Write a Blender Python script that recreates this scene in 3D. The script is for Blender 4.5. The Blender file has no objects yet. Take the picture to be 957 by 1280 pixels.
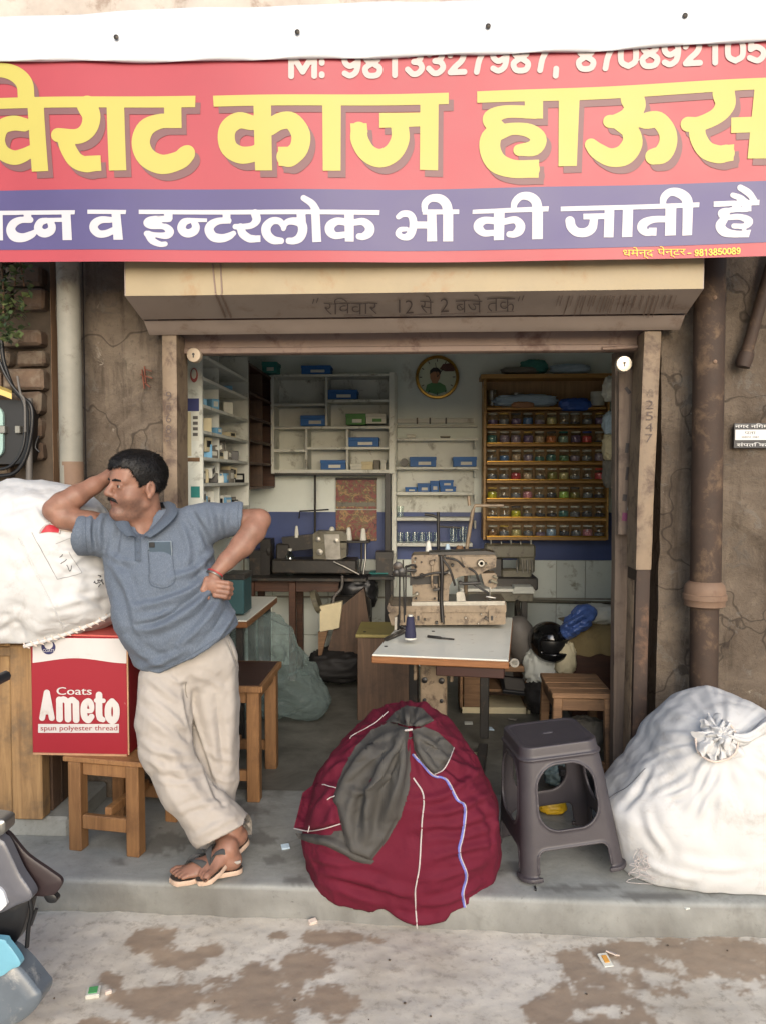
import bpy, bmesh, math, random
import numpy as np
from mathutils import Vector, Matrix

sc = bpy.context.scene
random.seed(7)
R = math.radians

# ------------------------------------------------------------------ camera
CAMZ, FPX = 1.5, 960.0                      # eye height above the step, focal length in photo pixels (957 x 1280)
YAW, PITCH = R(3.0), R(-2.39)
cam_d = bpy.data.cameras.new('camera'); cam = bpy.data.objects.new('camera', cam_d)
sc.collection.objects.link(cam); sc.camera = cam
cam_d.sensor_fit = 'VERTICAL'; cam_d.sensor_height = 24.0; cam_d.lens = 24.0 * FPX / 1280
cam_d.clip_start = 0.05; cam_d.clip_end = 2000
cam.location = (0, 0, CAMZ); cam.rotation_euler = (R(90) + PITCH, 0, YAW)

# ------------------------------------------------------------------ light: bright hazy daylight in a shaded lane
SUN_EL, SUN_AZ = R(22), R(12)               # the sun stands behind the viewer, to the right
w = bpy.data.worlds.new('World'); sc.world = w; w.use_nodes = True
nt = w.node_tree; bg = nt.nodes['Background']
sky = nt.nodes.new('ShaderNodeTexSky'); sky.sky_type = 'NISHITA'; sky.sun_disc = False
sky.sun_elevation = SUN_EL; sky.sun_rotation = R(180) - SUN_AZ
sky.air_density = 1.0; sky.dust_density = 2.0; sky.ozone_density = 1.0
nt.links.new(sky.outputs[0], bg.inputs[0]); bg.inputs[1].default_value = 0.15
sun_d = bpy.data.lights.new('sun', 'SUN'); sun = bpy.data.objects.new('sun', sun_d); sc.collection.objects.link(sun)
sun_d.energy = 1.5; sun_d.angle = R(50); sun_d.color = (1.0, 0.97, 0.93)
sdir = Vector((math.sin(SUN_AZ) * math.cos(SUN_EL), -math.cos(SUN_AZ) * math.cos(SUN_EL), math.sin(SUN_EL)))
sun.location = sdir * 50; sun.rotation_euler = sdir.to_track_quat('Z', 'Y').to_euler()
sc.view_settings.view_transform = 'Standard'; sc.view_settings.look = 'None'
sc.view_settings.exposure = 0.62; sc.view_settings.gamma = 1.0; sc.view_settings.use_curve_mapping = False
sc.cycles.max_bounces = 8; sc.cycles.diffuse_bounces = 5; sc.cycles.transparent_max_bounces = 24
sc.cycles.caustics_reflective = False; sc.cycles.caustics_refractive = False

# ------------------------------------------------------------------ pixel <-> world
_f = np.array([-math.sin(YAW) * math.cos(PITCH), math.cos(YAW) * math.cos(PITCH), math.sin(PITCH)])
_r = np.array([math.cos(YAW), math.sin(YAW), 0.0]); _u = np.cross(_r, _f)
CAM = np.array([0, 0, CAMZ])
def ray(px, py): return _f + _r * ((px - 478.5) / FPX) + _u * ((640 - py) / FPX)
def aty(px, py, Y): d = ray(px, py); return CAM + d * (Y / d[1])
def atz(px, py, Z): d = ray(px, py); return CAM + d * ((Z - CAMZ) / d[2])
def atx(px, py, X): d = ray(px, py); return CAM + d * (X / d[0])
def topx(P):
    q = np.asarray(P) - CAM; s = q @ _f
    return np.stack([478.5 + FPX * (q @ _r) / s, 640 - FPX * (q @ _u) / s], -1)
def ppm(Y): return FPX / Y                   # pixels per metre at depth Y

# ------------------------------------------------------------------ noise
def _hash(ix, iy, iz, s):
    h = (ix.astype(np.int64) * 374761393 + iy.astype(np.int64) * 668265263 + iz.astype(np.int64) * 2147483647 + s * 974634777) & 0xffffffff
    h = ((h ^ (h >> 13)) * 1274126177) & 0xffffffff
    return (h ^ (h >> 16))
def noise3(P, s=0):
    P = np.asarray(P, float); I = np.floor(P); Fr = P - I; I = I.astype(np.int64)
    U = Fr * Fr * Fr * (Fr * (Fr * 6 - 15) + 10); out = np.zeros(len(P))
    for dx in (0, 1):
        for dy in (0, 1):
            for dz in (0, 1):
                h = _hash(I[:, 0] + dx, I[:, 1] + dy, I[:, 2] + dz, s)
                a = (h & 1023) / 1023 * 6.28318; zz = ((h >> 10) & 1023) / 511.5 - 1; rr = np.sqrt(np.maximum(0, 1 - zz * zz))
                g = rr * np.cos(a) * (Fr[:, 0] - dx) + rr * np.sin(a) * (Fr[:, 1] - dy) + zz * (Fr[:, 2] - dz)
                wt = (U[:, 0] if dx else 1 - U[:, 0]) * (U[:, 1] if dy else 1 - U[:, 1]) * (U[:, 2] if dz else 1 - U[:, 2])
                out += g * wt
    return out * 1.6
def fbm(P, oct=4, s=0, gain=.5):
    P = np.asarray(P, float); v = 0; a = 1.0
    for o in range(oct): v = v + a * noise3(P * 2 ** o, s + o * 17); a *= gain
    return v
def ridged(P, oct=3, s=0, gain=.55):
    P = np.asarray(P, float); v = 0; a = 1.0
    for o in range(oct): v = v + a * (1 - 2 * np.abs(noise3(P * 2 ** o, s + o * 31))); a *= gain
    return v
def sstep(a, b, x): t = np.clip((x - a) / (b - a), 0, 1); return t * t * (3 - 2 * t)

# ------------------------------------------------------------------ objects
COL = sc.collection
MATS = {}
def wloc(o):
    v = Vector((0, 0, 0))
    while o is not None: v += o.location; o = o.parent
    return v
def thing(name, label, cat, loc, group=None):
    o = bpy.data.objects.new(name, None); COL.objects.link(o); o.location = loc
    o.empty_display_size = .05
    o['label'] = label; o['category'] = cat
    if group: o['group'] = group
    return o
def tag(o, label, cat, group=None):
    o['label'] = label; o['category'] = cat
    if group: o['group'] = group
    return o
def structure(o): o['kind'] = 'structure'; return o
def mesh(name, V, F, mat, parent=None, smooth=None, loc=None, label=None):
    """one mesh object; V are world coordinates"""
    V = np.asarray(V, float).reshape(-1, 3)
    me = bpy.data.meshes.new(name)
    base = wloc(parent) if parent is not None else Vector((0, 0, 0))
    org = np.array(base) + 0.0
    o_loc = np.zeros(3)
    if loc is not None: o_loc = np.asarray(loc, float) - org
    elif parent is None and len(V): o_loc = np.array([V[:, 0].mean(), V[:, 1].mean(), V[:, 2].min()])
    Vl = V - org - o_loc
    me.from_pydata(Vl.tolist(), [], [tuple(int(i) for i in f) for f in F] if not isinstance(F, np.ndarray) else F.tolist())
    if mat is not None: me.materials.append(MATS[mat] if isinstance(mat, str) else mat)
    if smooth is not None:
        me.polygons.foreach_set('use_smooth', np.ones(len(me.polygons), bool))
        if smooth < 180: me.set_sharp_from_angle(angle=R(smooth))
    me.update()
    o = bpy.data.objects.new(name, me); COL.objects.link(o); o.location = Vector(o_loc.tolist())
    if parent is not None: o.parent = parent
    if label: o['label'] = label
    return o
def copy_tree(o, parent=None, loc=None, rotz=None):
    c = o.copy(); COL.objects.link(c); c.parent = parent
    if loc is not None: c.location = loc
    if rotz is not None: c.rotation_euler = (0, 0, rotz)
    for ch in list(o.children): copy_tree(ch, c)
    return c

class MB:
    """collects shapes into one mesh"""
    def __init__(s): s.V = []; s.F = []; s.n = 0
    def add(s, V, F):
        V = np.asarray(V, float).reshape(-1, 3)
        s.V.append(V); s.F += [tuple(i + s.n for i in f) for f in F]; s.n += len(V); return s
    def box(s, c, size, rot=None, ch=0.0):
        hx, hy, hz = [v / 2 for v in size]; c = np.asarray(c, float)
        if ch <= 0:
            V = np.array([(x, y, z) for x in (-hx, hx) for y in (-hy, hy) for z in (-hz, hz)])
            F = [(0, 1, 3, 2), (4, 6, 7, 5), (0, 4, 5, 1), (2, 3, 7, 6), (0, 2, 6, 4), (1, 5, 7, 3)]
        else:
            ch = min(ch, hx * .9, hy * .9, hz * .9); V = []; idx = {}
            for sx in (-1, 1):
                for sy in (-1, 1):
                    for sz in (-1, 1):
                        for ax in range(3):
                            p = [sx * (hx - ch), sy * (hy - ch), sz * (hz - ch)]
                            p[ax] = (sx * hx, sy * hy, sz * hz)[ax]
                            idx[(sx, sy, sz, ax)] = len(V); V.append(p)
            V = np.array(V); F = []
            for ax in range(3):
                o = [a for a in range(3) if a != ax]
                for sg in (-1, 1):
                    q = []
                    for a, b in ((-1, -1), (1, -1), (1, 1), (-1, 1)):
                        k = [0, 0, 0]; k[ax] = sg; k[o[0]] = a; k[o[1]] = b; q.append(idx[(*k, ax)])
                    F.append(tuple(q))
            for ax in range(3):
                o = [a for a in range(3) if a != ax]
                for a in (-1, 1):
                    for b in (-1, 1):
                        k0 = [0, 0, 0]; k0[o[0]] = a; k0[o[1]] = b; k1 = k0[:]; k0[ax] = -1; k1[ax] = 1
                        F.append((idx[(*k0, o[0])], idx[(*k1, o[0])], idx[(*k1, o[1])], idx[(*k0, o[1])]))
            for sx in (-1, 1):
                for sy in (-1, 1):
                    for sz in (-1, 1): F.append(tuple(idx[(sx, sy, sz, a)] for a in range(3)))
        if rot is not None: V = V @ np.array(rot).T
        V = V + c
        ctr = c; F2 = []
        for f in F:                          # outward winding
            p = V[list(f)]; n = np.cross(p[1] - p[0], p[2] - p[0])
            F2.append(tuple(f) if n @ (p.mean(0) - ctr) > 0 else tuple(reversed(f)))
        return s.add(V, F2)
    def bar(s, a, b, wd, th, up=(0, 0, 1), ch=0.0):
        """box from a to b, wd across, th along up"""
        a = np.asarray(a, float); b = np.asarray(b, float); d = b - a; L = np.linalg.norm(d); d = d / L
        up = np.asarray(up, float); sd = np.cross(up, d)
        if np.linalg.norm(sd) < 1e-6: sd = np.cross((1, 0, 0), d)
        sd /= np.linalg.norm(sd); u2 = np.cross(d, sd)
        return s.box((a + b) / 2, (L, wd, th), np.stack([d, sd, u2], 1), ch)
    def tube(s, pts, r, n=10, cap=True):
        P = np.asarray(pts, float); m = len(P)
        rr = np.full(m, r) if np.isscalar(r) else np.asarray(r, float)
        T = np.gradient(P, axis=0); T /= np.maximum(np.linalg.norm(T, axis=1, keepdims=True), 1e-9)
        a = np.array([0, 0, 1.0]) if abs(T[0, 2]) < .9 else np.array([1.0, 0, 0])
        nrm = np.cross(T[0], a); nrm /= np.linalg.norm(nrm); V = []; F = []
        for i in range(m):
            nrm = nrm - T[i] * (nrm @ T[i]); nrm /= np.linalg.norm(nrm); bn = np.cross(T[i], nrm)
            for k in range(n):
                t = 2 * math.pi * k / n; V.append(P[i] + rr[i] * (math.cos(t) * nrm + math.sin(t) * bn))
        for i in range(m - 1):
            for k in range(n):
                k2 = (k + 1) % n; F.append((i * n + k, i * n + k2, (i + 1) * n + k2, (i + 1) * n + k))
        if cap: F.append(tuple(reversed(range(n)))); F.append(tuple((m - 1) * n + k for k in range(n)))
        return s.add(V, F)
    def cyl(s, a, b, r0, r1=None, n=16): return s.tube([a, b], [r0, r0 if r1 is None else r1], n)
    def lathe(s, prof, c=(0, 0, 0), n=20, rot=None):
        V = []; F = []; m = len(prof)
        for (r, z) in prof:
            for k in range(n):
                t = 2 * math.pi * k / n; V.append((r * math.cos(t), r * math.sin(t), z))
        for i in range(m - 1):
            for k in range(n):
                k2 = (k + 1) % n; F.append((i * n + k, i * n + k2, (i + 1) * n + k2, (i + 1) * n + k))
        if prof[0][0] > 1e-5: F.append(tuple(reversed(range(n))))
        if prof[-1][0] > 1e-5: F.append(tuple((m - 1) * n + k for k in range(n)))
        V = np.array(V)
        if rot is not None: V = V @ np.array(rot).T
        return s.add(V + np.asarray(c, float), F)
    def prism(s, poly, ext):
        """polygon of 3-D points pushed along ext"""
        P = np.asarray(poly, float); e = np.asarray(ext, float); n = len(P)
        nr = sum(np.cross(P[i] - P[0], P[(i + 1) % n] - P[0]) for i in range(1, n - 1)); fl = nr @ e > 0
        F = [tuple(range(n)), tuple(n + i for i in reversed(range(n)))] + [(i, n + i, n + (i + 1) % n, (i + 1) % n) for i in range(n)]
        if fl: F = [tuple(reversed(f)) for f in F]
        return s.add(np.concatenate([P, P + e]), F)
    def grid(s, G, closed_u=False, flip=False):
        """G: (rows, cols, 3)"""
        G = np.asarray(G, float); m, n = G.shape[:2]; F = []
        for i in range(m - 1):
            for k in range(n if closed_u else n - 1):
                k2 = (k + 1) % n; f = (i * n + k, i * n + k2, (i + 1) * n + k2, (i + 1) * n + k)
                F.append(f[::-1] if flip else f)
        return s.add(G.reshape(-1, 3), F)
    def build(s, name, mat, parent=None, smooth=None, loc=None, label=None):
        return mesh(name, np.concatenate(s.V), s.F, mat, parent, smooth, loc, label)

def rotz(a): c, s = math.cos(a), math.sin(a); return np.array([[c, -s, 0], [s, c, 0], [0, 0, 1]])
def rotx(a): c, s = math.cos(a), math.sin(a); return np.array([[1, 0, 0], [0, c, -s], [0, s, c]])
def roty(a): c, s = math.cos(a), math.sin(a); return np.array([[c, 0, s], [0, 1, 0], [-s, 0, c]])
def spline(pts, n=8):
    """Catmull-Rom through points (any dimension)"""
    P = np.asarray(pts, float); P = np.concatenate([[2 * P[0] - P[1]], P, [2 * P[-1] - P[-2]]]); out = []
    for i in range(1, len(P) - 2):
        for k in range(n):
            t = k / n
            out.append(.5 * (2 * P[i] + (P[i + 1] - P[i - 1]) * t + (2 * P[i - 1] - 5 * P[i] + 4 * P[i + 1] - P[i + 2]) * t * t + (3 * P[i] - P[i - 1] - 3 * P[i + 1] + P[i + 2]) * t ** 3))
    out.append(P[-2]); return np.array(out)

# ------------------------------------------------------------------ signed distance fields -> meshes
class Field:
    def __init__(s, lo, hi, h):
        s.lo = np.asarray(lo, float); s.h = h
        s.n = np.ceil((np.asarray(hi) - s.lo) / h).astype(int) + 1; s.D = np.full(s.n, .2, np.float32)
    def sub(s, lo, hi, m=.03):
        a = np.clip(np.floor((np.asarray(lo) - m - s.lo) / s.h).astype(int), 0, s.n); b = np.clip(np.ceil((np.asarray(hi) + m - s.lo) / s.h).astype(int) + 1, 0, s.n)
        sl = tuple(slice(i, j) for i, j in zip(a, b))
        ax = [s.lo[k] + s.h * np.arange(a[k], b[k]) for k in range(3)]
        return sl, np.stack(np.meshgrid(*ax, indexing='ij'), -1).astype(np.float32)
    def put(s, sl, d, k, op):
        A = s.D[sl]
        if A.size == 0: return
        if op == 'u':
            if k > 0:
                h = np.clip(.5 + .5 * (A - d) / k, 0, 1); s.D[sl] = A * (1 - h) + d * h - k * h * (1 - h)
            else: s.D[sl] = np.minimum(A, d)
        else:
            if k > 0:
                h = np.clip(.5 - .5 * (A + d) / k, 0, 1); s.D[sl] = A * (1 - h) - d * h + k * h * (1 - h)
            else: s.D[sl] = np.maximum(A, -d)
    def cone(s, a, b, ra, rb, k=.01, op='u', flat=None):
        """round cone a -> b; flat = (axis, factor) squashes it"""
        a = np.asarray(a, float); b = np.asarray(b, float); m = max(ra, rb)
        sl, P = s.sub(np.minimum(a, b) - m, np.maximum(a, b) + m, .02 + k)
        q = P - a
        ba = b - a; t = np.clip(q @ ba / max(ba @ ba, 1e-9), 0, 1)[..., None]; q = q - t * ba
        if flat is not None:
            n = np.asarray(flat[0], float); n = n / np.linalg.norm(n); q = q + (q @ n)[..., None] * n * (1 / flat[1] - 1)
        s.put(sl, np.linalg.norm(q, axis=-1) - (ra + (rb - ra) * t[..., 0]), k, op); return s
    def chain(s, pts, k=.01, op='u', flat=None):
        """pts: (x,y,z,r)"""
        for p, q in zip(pts[:-1], pts[1:]): s.cone(p[:3], q[:3], p[3], q[3], k, op, flat)
        return s
    def ell(s, c, r, rot=None, k=.01, op='u'):
        c = np.asarray(c, float); r = np.asarray(r, float); m = r.max()
        sl, P = s.sub(c - m, c + m, .02 + k); q = P - c
        if rot is not None: q = q @ np.asarray(rot)
        k0 = np.linalg.norm(q / r, axis=-1); k1 = np.maximum(np.linalg.norm(q / (r * r), axis=-1), 1e-6)
        s.put(sl, np.where(k0 < 1e-4, -r.min(), k0 * (k0 - 1) / k1), k, op); return s
    def custom(s, lo, hi, fn, k=.01, op='u', m=.03):
        sl, P = s.sub(lo, hi, m); s.put(sl, fn(P), k, op); return s
    def mesh(s):
        D = s.D; S = D < 0; n = np.array(D.shape)
        cnt = np.zeros(n - 1, np.uint8)
        for i in (0, 1):
            for j in (0, 1):
                for k in (0, 1): cnt += S[i:n[0] - 1 + i, j:n[1] - 1 + j, k:n[2] - 1 + k]
        act = (cnt > 0) & (cnt < 8); idx = np.argwhere(act); ids = np.full(n - 1, -1, np.int32); ids[act] = np.arange(len(idx))
        cs = np.array([(i, j, k) for i in (0, 1) for j in (0, 1) for k in (0, 1)])
        val = np.stack([D[tuple((idx + c).T)] for c in cs], 1)
        acc = np.zeros((len(idx), 3)); num = np.zeros(len(idx))
        for a in range(8):
            for b in range(a + 1, 8):
                if np.abs(cs[a] - cs[b]).sum() != 1: continue
                va, vb = val[:, a], val[:, b]; m = (va < 0) != (vb < 0)
                t = np.where(m, va / np.where(m, va - vb, 1), 0)
                acc += np.where(m[:, None], cs[a] + t[:, None] * (cs[b] - cs[a]), 0); num += m
        V = s.lo + s.h * (idx + acc / num[:, None]); F = []
        for ax in range(3):
            o = [(ax + 1) % 3, (ax + 2) % 3]
            sa = [slice(None)] * 3; sb = [slice(None)] * 3; sa[ax] = slice(0, -1); sb[ax] = slice(1, None)
            A = S[tuple(sa)]; B = S[tuple(sb)]; e = np.argwhere(A != B)
            ok = (e[:, o[0]] > 0) & (e[:, o[1]] > 0) & (e[:, o[0]] < n[o[0]] - 1) & (e[:, o[1]] < n[o[1]] - 1); e = e[ok]
            q = []
            for d0, d1 in ((-1, -1), (0, -1), (0, 0), (-1, 0)):
                c = e.copy(); c[:, o[0]] += d0; c[:, o[1]] += d1; q.append(ids[tuple(c.T)])
            q = np.stack(q, 1); fl = ~A[tuple(e.T)]
            q[fl] = q[fl][:, ::-1]; F.append(q)
        return V, np.concatenate(F)
def vnormals(V, F):
    F = np.asarray(F); n = np.cross(V[F[:, 2]] - V[F[:, 0]], V[F[:, 3]] - V[F[:, 1]]); N = np.zeros_like(V)
    for k in range(4): np.add.at(N, F[:, k], n)
    return N / np.maximum(np.linalg.norm(N, axis=1, keepdims=True), 1e-12)
def lap(V, F, it=3, lam=.5):
    F = np.asarray(F); E = np.concatenate([F[:, [0, 1]], F[:, [1, 2]], F[:, [2, 3]], F[:, [3, 0]]])
    cnt = np.zeros(len(V)); np.add.at(cnt, E[:, 0], 1); np.add.at(cnt, E[:, 1], 1); cnt = np.maximum(cnt, 1)
    for _ in range(it):
        A = np.zeros_like(V); np.add.at(A, E[:, 0], V[E[:, 1]]); np.add.at(A, E[:, 1], V[E[:, 0]])
        V = V + lam * (A / cnt[:, None] - V)
    return V
def seg_dist(Q, pl):
    """distance from 2-D points to a polyline and the parameter 0..1 along it"""
    pl = np.asarray(pl, float); best = np.full(len(Q), 1e9); par = np.zeros(len(Q)); L = np.r_[0, np.cumsum(np.linalg.norm(np.diff(pl, axis=0), axis=1))]
    for i in range(len(pl) - 1):
        a, b = pl[i], pl[i + 1]; ba = b - a; t = np.clip(((Q - a) @ ba) / max(ba @ ba, 1e-9), 0, 1); d = np.linalg.norm(Q - a - t[:, None] * ba, axis=1)
        m = d < best; best = np.where(m, d, best); par = np.where(m, (L[i] + t * (L[i + 1] - L[i])) / L[-1], par)
    return best, par
def folds(V, N, fl, facing=None):
    """cloth folds: each (points in photo pixels on the thing, width px, height mm); a ridge with a valley beside it"""
    q = topx(V); tocam = CAM - V; tocam /= np.linalg.norm(tocam, axis=1, keepdims=True); fr = sstep(-.05, .35, (N * tocam).sum(1)); D = np.zeros(len(V))
    for pts, wd, amp in fl:
        pl = spline(pts, 6) if len(pts) > 2 else np.asarray(pts, float)
        lo = pl.min(0) - 4 * wd; hi = pl.max(0) + 4 * wd; m = ((q > lo) & (q < hi)).all(1)
        if not m.any(): continue
        d, t = seg_dist(q[m], pl); env = np.sin(np.pi * np.clip(t * .9 + .05, 0, 1)) ** .6
        D[m] += amp * .001 * env * (np.exp(-(d / wd) ** 2) - .55 * np.exp(-((d - 2 * wd) / wd) ** 2))
    return V + N * (D * fr)[:, None]

# ------------------------------------------------------------------ materials
def lin(r, g=None, b=None):
    if g is None: r, g, b = r
    f = lambda c: (c / 255 / 12.92) if c / 255 <= .04045 else ((c / 255 + .055) / 1.055) ** 2.4
    return (f(r), f(g), f(b), 1.0)
class NT:
    def __init__(s, name):
        s.m = bpy.data.materials.new(name); s.m.use_nodes = True; s.t = s.m.node_tree; s.b = s.t.nodes['Principled BSDF']; MATS[name] = s.m
    def n(s, t, **kw):
        o = s.t.nodes.new(t)
        for k, v in kw.items(): setattr(o, k, v)
        return o
    def l(s, a, b): s.t.links.new(a, b)
    def coord(s, kind='Object', scale=(1, 1, 1), rnd=False):
        if kind == 'World': out = s.n('ShaderNodeNewGeometry').outputs['Position']
        else: out = s.n('ShaderNodeTexCoord').outputs[kind]
        mp = s.n('ShaderNodeMapping'); s.l(out, mp.inputs[0]); mp.inputs['Scale'].default_value = scale
        if rnd:
            oi = s.n('ShaderNodeObjectInfo'); vm = s.n('ShaderNodeVectorMath', operation='SCALE'); vm.inputs[0].default_value = (37, 17, 53); s.l(oi.outputs['Random'], vm.inputs['Scale']); s.l(vm.outputs[0], mp.inputs['Location'])
        return mp.outputs[0]
    def noise(s, vec, scale, detail=4, rough=.6, dist=0):
        o = s.n('ShaderNodeTexNoise'); s.l(vec, o.inputs['Vector']); o.inputs['Scale'].default_value = scale; o.inputs['Detail'].default_value = detail; o.inputs['Roughness'].default_value = rough; o.inputs['Distortion'].default_value = dist
        return o.outputs['Fac']
    def ramp(s, fac, stops):
        o = s.n('ShaderNodeValToRGB'); s.l(fac, o.inputs[0]); e = o.color_ramp.elements
        while len(e) < len(stops): e.new(.5)
        for k, (p, c) in enumerate(stops): e[k].position = p; e[k].color = c if len(c) == 4 else (*c, 1)
        return o.outputs[0]
    def mix(s, fac, a, b, mode='MIX'):
        o = s.n('ShaderNodeMix', data_type='RGBA', blend_type=mode)
        for v, i in ((fac, 0), (a, 6), (b, 7)):
            if isinstance(v, (int, float)): o.inputs[i].default_value = v
            elif isinstance(v, tuple): o.inputs[i].default_value = v
            else: s.l(v, o.inputs[i])
        return o.outputs[2]
    def math(s, op, a, b=None):
        o = s.n('ShaderNodeMath', operation=op)
        for v, i in ((a, 0), (b, 1)):
            if v is None: continue
            if isinstance(v, (int, float)): o.inputs[i].default_value = v
            else: s.l(v, o.inputs[i])
        return o.outputs[0]
    def band(s, fac, a, b):
        o = s.n('ShaderNodeMapRange', interpolation_type='SMOOTHSTEP'); s.l(fac, o.inputs[0]); o.inputs[1].default_value = a; o.inputs[2].default_value = b; return o.outputs[0]
    def bump(s, h, strength, dist=.002, prev=None):
        o = s.n('ShaderNodeBump'); s.l(h, o.inputs['Height']); o.inputs['Strength'].default_value = strength; o.inputs['Distance'].default_value = dist
        if prev is not None: s.l(prev, o.inputs['Normal'])
        s.l(o.outputs[0], s.b.inputs['Normal']); return o.outputs[0]
    def base(s, v): s.l(v, s.b.inputs['Base Color']) if not isinstance(v, tuple) else setattr(s.b.inputs['Base Color'], 'default_value', v)
    def set(s, **kw):
        for k, v in kw.items(): s.b.inputs[k.replace('_', ' ')].default_value = v
        return s
def simple(name, col, rough=.6, var=.25, scale=6, bump=.0, bscale=80, metal=0, spec=.5, dirt=None, stretch=(1, 1, 1), kind='Object', rnd=False, sheen=0, coat=0):
    """colour with mottling, optional dirt patches (colour, amount 0..1, scale) and fine relief"""
    s = NT(name); v = s.coord(kind, stretch, rnd); c = lin(col) if max(col) > 1 else (*col, 1)
    f = s.noise(v, scale, 5, .65)
    dk = tuple(x * (1 - var) for x in c[:3]) + (1,); lt = tuple(min(1, x * (1 + var * .6)) for x in c[:3]) + (1,)
    out = s.ramp(f, [(.3, dk), (.7, lt)])
    if dirt:
        d = s.noise(v, dirt[2], 6, .7, .3); out = s.mix(s.math('MULTIPLY', s.band(d, .62 - .3 * dirt[1], .78 - .25 * dirt[1]), .85), out, lin(dirt[0]))
    if rnd:
        oi = s.n('ShaderNodeObjectInfo'); hs = s.n('ShaderNodeHueSaturation'); s.l(out, hs.inputs['Color']); mr = s.n('ShaderNodeMapRange'); s.l(oi.outputs['Random'], mr.inputs[0]); mr.inputs[3].default_value = .8; mr.inputs[4].default_value = 1.15; s.l(mr.outputs[0], hs.inputs['Value']); out = hs.outputs[0]
    s.base(out)
    rr = s.n('ShaderNodeMapRange'); s.l(f, rr.inputs[0]); rr.inputs[3].default_value = max(0.02, rough - .1); rr.inputs[4].default_value = min(1, rough + .1); s.l(rr.outputs[0], s.b.inputs['Roughness'])
    s.set(Metallic=metal, Specular_IOR_Level=spec)
    if sheen: s.set(Sheen_Weight=sheen, Sheen_Roughness=.5)
    if coat: s.set(Coat_Weight=coat, Coat_Roughness=.15)
    if bump: s.bump(s.noise(v, bscale, 4, .7), bump, .003)
    return s
def wood(name, dark, light, scale=14, axis=2, rough=.55, rnd=True, dirt=None, bump=.25):
    s = NT(name); st = [1, 1, 1]; st = [scale, scale, scale]; st[axis] = scale * .07; v = s.coord('Object', tuple(st), rnd)
    f = s.noise(v, 3.2, 6, .65, 1.2); f2 = s.noise(s.coord('Object', (1, 1, 1), rnd), 5, 4)
    c = s.ramp(f, [(.28, lin(dark)), (.72, lin(light))]); c = s.mix(s.math('MULTIPLY', f2, .5), c, lin(tuple(x * .72 for x in dark)), 'MIX')
    if dirt: c = s.mix(s.math('MULTIPLY', s.band(s.noise(s.coord('Object', (1, 1, 1), rnd), dirt[2], 6, .7), .6 - .3 * dirt[1], .8 - .25 * dirt[1]), .8), c, lin(dirt[0]))
    if rnd:
        oi = s.n('ShaderNodeObjectInfo'); hs = s.n('ShaderNodeHueSaturation'); s.l(c, hs.inputs['Color']); mr = s.n('ShaderNodeMapRange'); s.l(oi.outputs['Random'], mr.inputs[0]); mr.inputs[3].default_value = .8; mr.inputs[4].default_value = 1.18; s.l(mr.outputs[0], hs.inputs['Value']); c = hs.outputs[0]
    s.base(c); s.set(Roughness=rough); s.bump(f, bump, .002); return s
def fabric(name, col, rough=.9, var=.12, weave=900, wb=.25, dirt=None, sheen=.2, melange=0, col2=None):
    s = NT(name); v = s.coord('Object'); c = lin(col); f = s.noise(v, 5, 5, .6)
    out = s.ramp(f, [(.3, tuple(x * (1 - var) for x in c[:3])), (.7, tuple(min(1, x * (1 + var)) for x in c[:3]))])
    if melange:
        g = s.noise(s.coord('Object', (1, 1, .25)), 420, 3, .8); out = s.mix(s.math('MULTIPLY', s.band(g, .45, .62), melange), out, lin(col2))
    if dirt: out = s.mix(s.math('MULTIPLY', s.band(s.noise(v, dirt[2], 6, .75, .4), .62 - .3 * dirt[1], .85 - .25 * dirt[1]), .7), out, lin(dirt[0]))
    s.base(out); s.set(Roughness=rough, Specular_IOR_Level=.25, Sheen_Weight=sheen * .3, Sheen_Roughness=.5)
    b1 = s.bump(s.noise(v, 55, 5, .6), .25, .004); wv = s.n('ShaderNodeTexWave', wave_type='BANDS'); s.l(v, wv.inputs[0]); wv.inputs['Scale'].default_value = weave / 6.28; s.bump(wv.outputs['Fac'], wb, .0006, b1); return s
def glassy(name, tint=(.9, .95, .93), opac=.12, rough=.05, mx_=.75):
    """thin clear glass or plastic: mostly see-through with a reflecting skin"""
    s = NT(name); t = s.n('ShaderNodeBsdfTransparent'); t.inputs[0].default_value = (*tint, 1); g = s.n('ShaderNodeBsdfGlossy'); g.inputs[0].default_value = (.9, .95, .95, 1); g.inputs['Roughness'].default_value = rough
    lw = s.n('ShaderNodeLayerWeight'); lw.inputs[0].default_value = .35; mr = s.n('ShaderNodeMapRange'); s.l(lw.outputs['Facing'], mr.inputs[0]); mr.inputs[3].default_value = opac; mr.inputs[4].default_value = mx_
    mx = s.n('ShaderNodeMixShader'); s.l(mr.outputs[0], mx.inputs[0]); s.l(t.outputs[0], mx.inputs[1]); s.l(g.outputs[0], mx.inputs[2]); s.l(mx.outputs[0], s.t.nodes['Material Output'].inputs[0]); return s

simple('white_paint', (215, 216, 208), .6, .1, 4, .1, 60, dirt=((150, 145, 130), .15, 6))
simple('shelf_paint', (212, 214, 206), .55, .12, 4, .08, 60, dirt=((120, 116, 104), .3, 7), rnd=True)
simple('interior_wall', (228, 235, 230), .8, .08, 2, .15, 30, dirt=((150, 150, 138), .2, 3), kind='World')
simple('dado_blue', (62, 78, 128), .5, .15, 3, .1, 40, kind='World')
simple('tile_white', (224, 230, 222), .22, .06, 3, 0, dirt=((150, 146, 128), .2, 9), rnd=True)
simple('grout', (150, 146, 134), .9, .2, 20, .2)
simple('ceiling_paint', (226, 226, 218), .9, .15, 3, .1)
wood('shelf_brown', (58, 36, 26), (92, 58, 40), 10, 0, .5)
wood('plywood_dark', (74, 56, 44), (112, 86, 66), 8, 2, .6, dirt=((60, 46, 38), .4, 4))
wood('cabinet_wood', (168, 124, 66), (214, 168, 98), 16, 0, .45)
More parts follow.
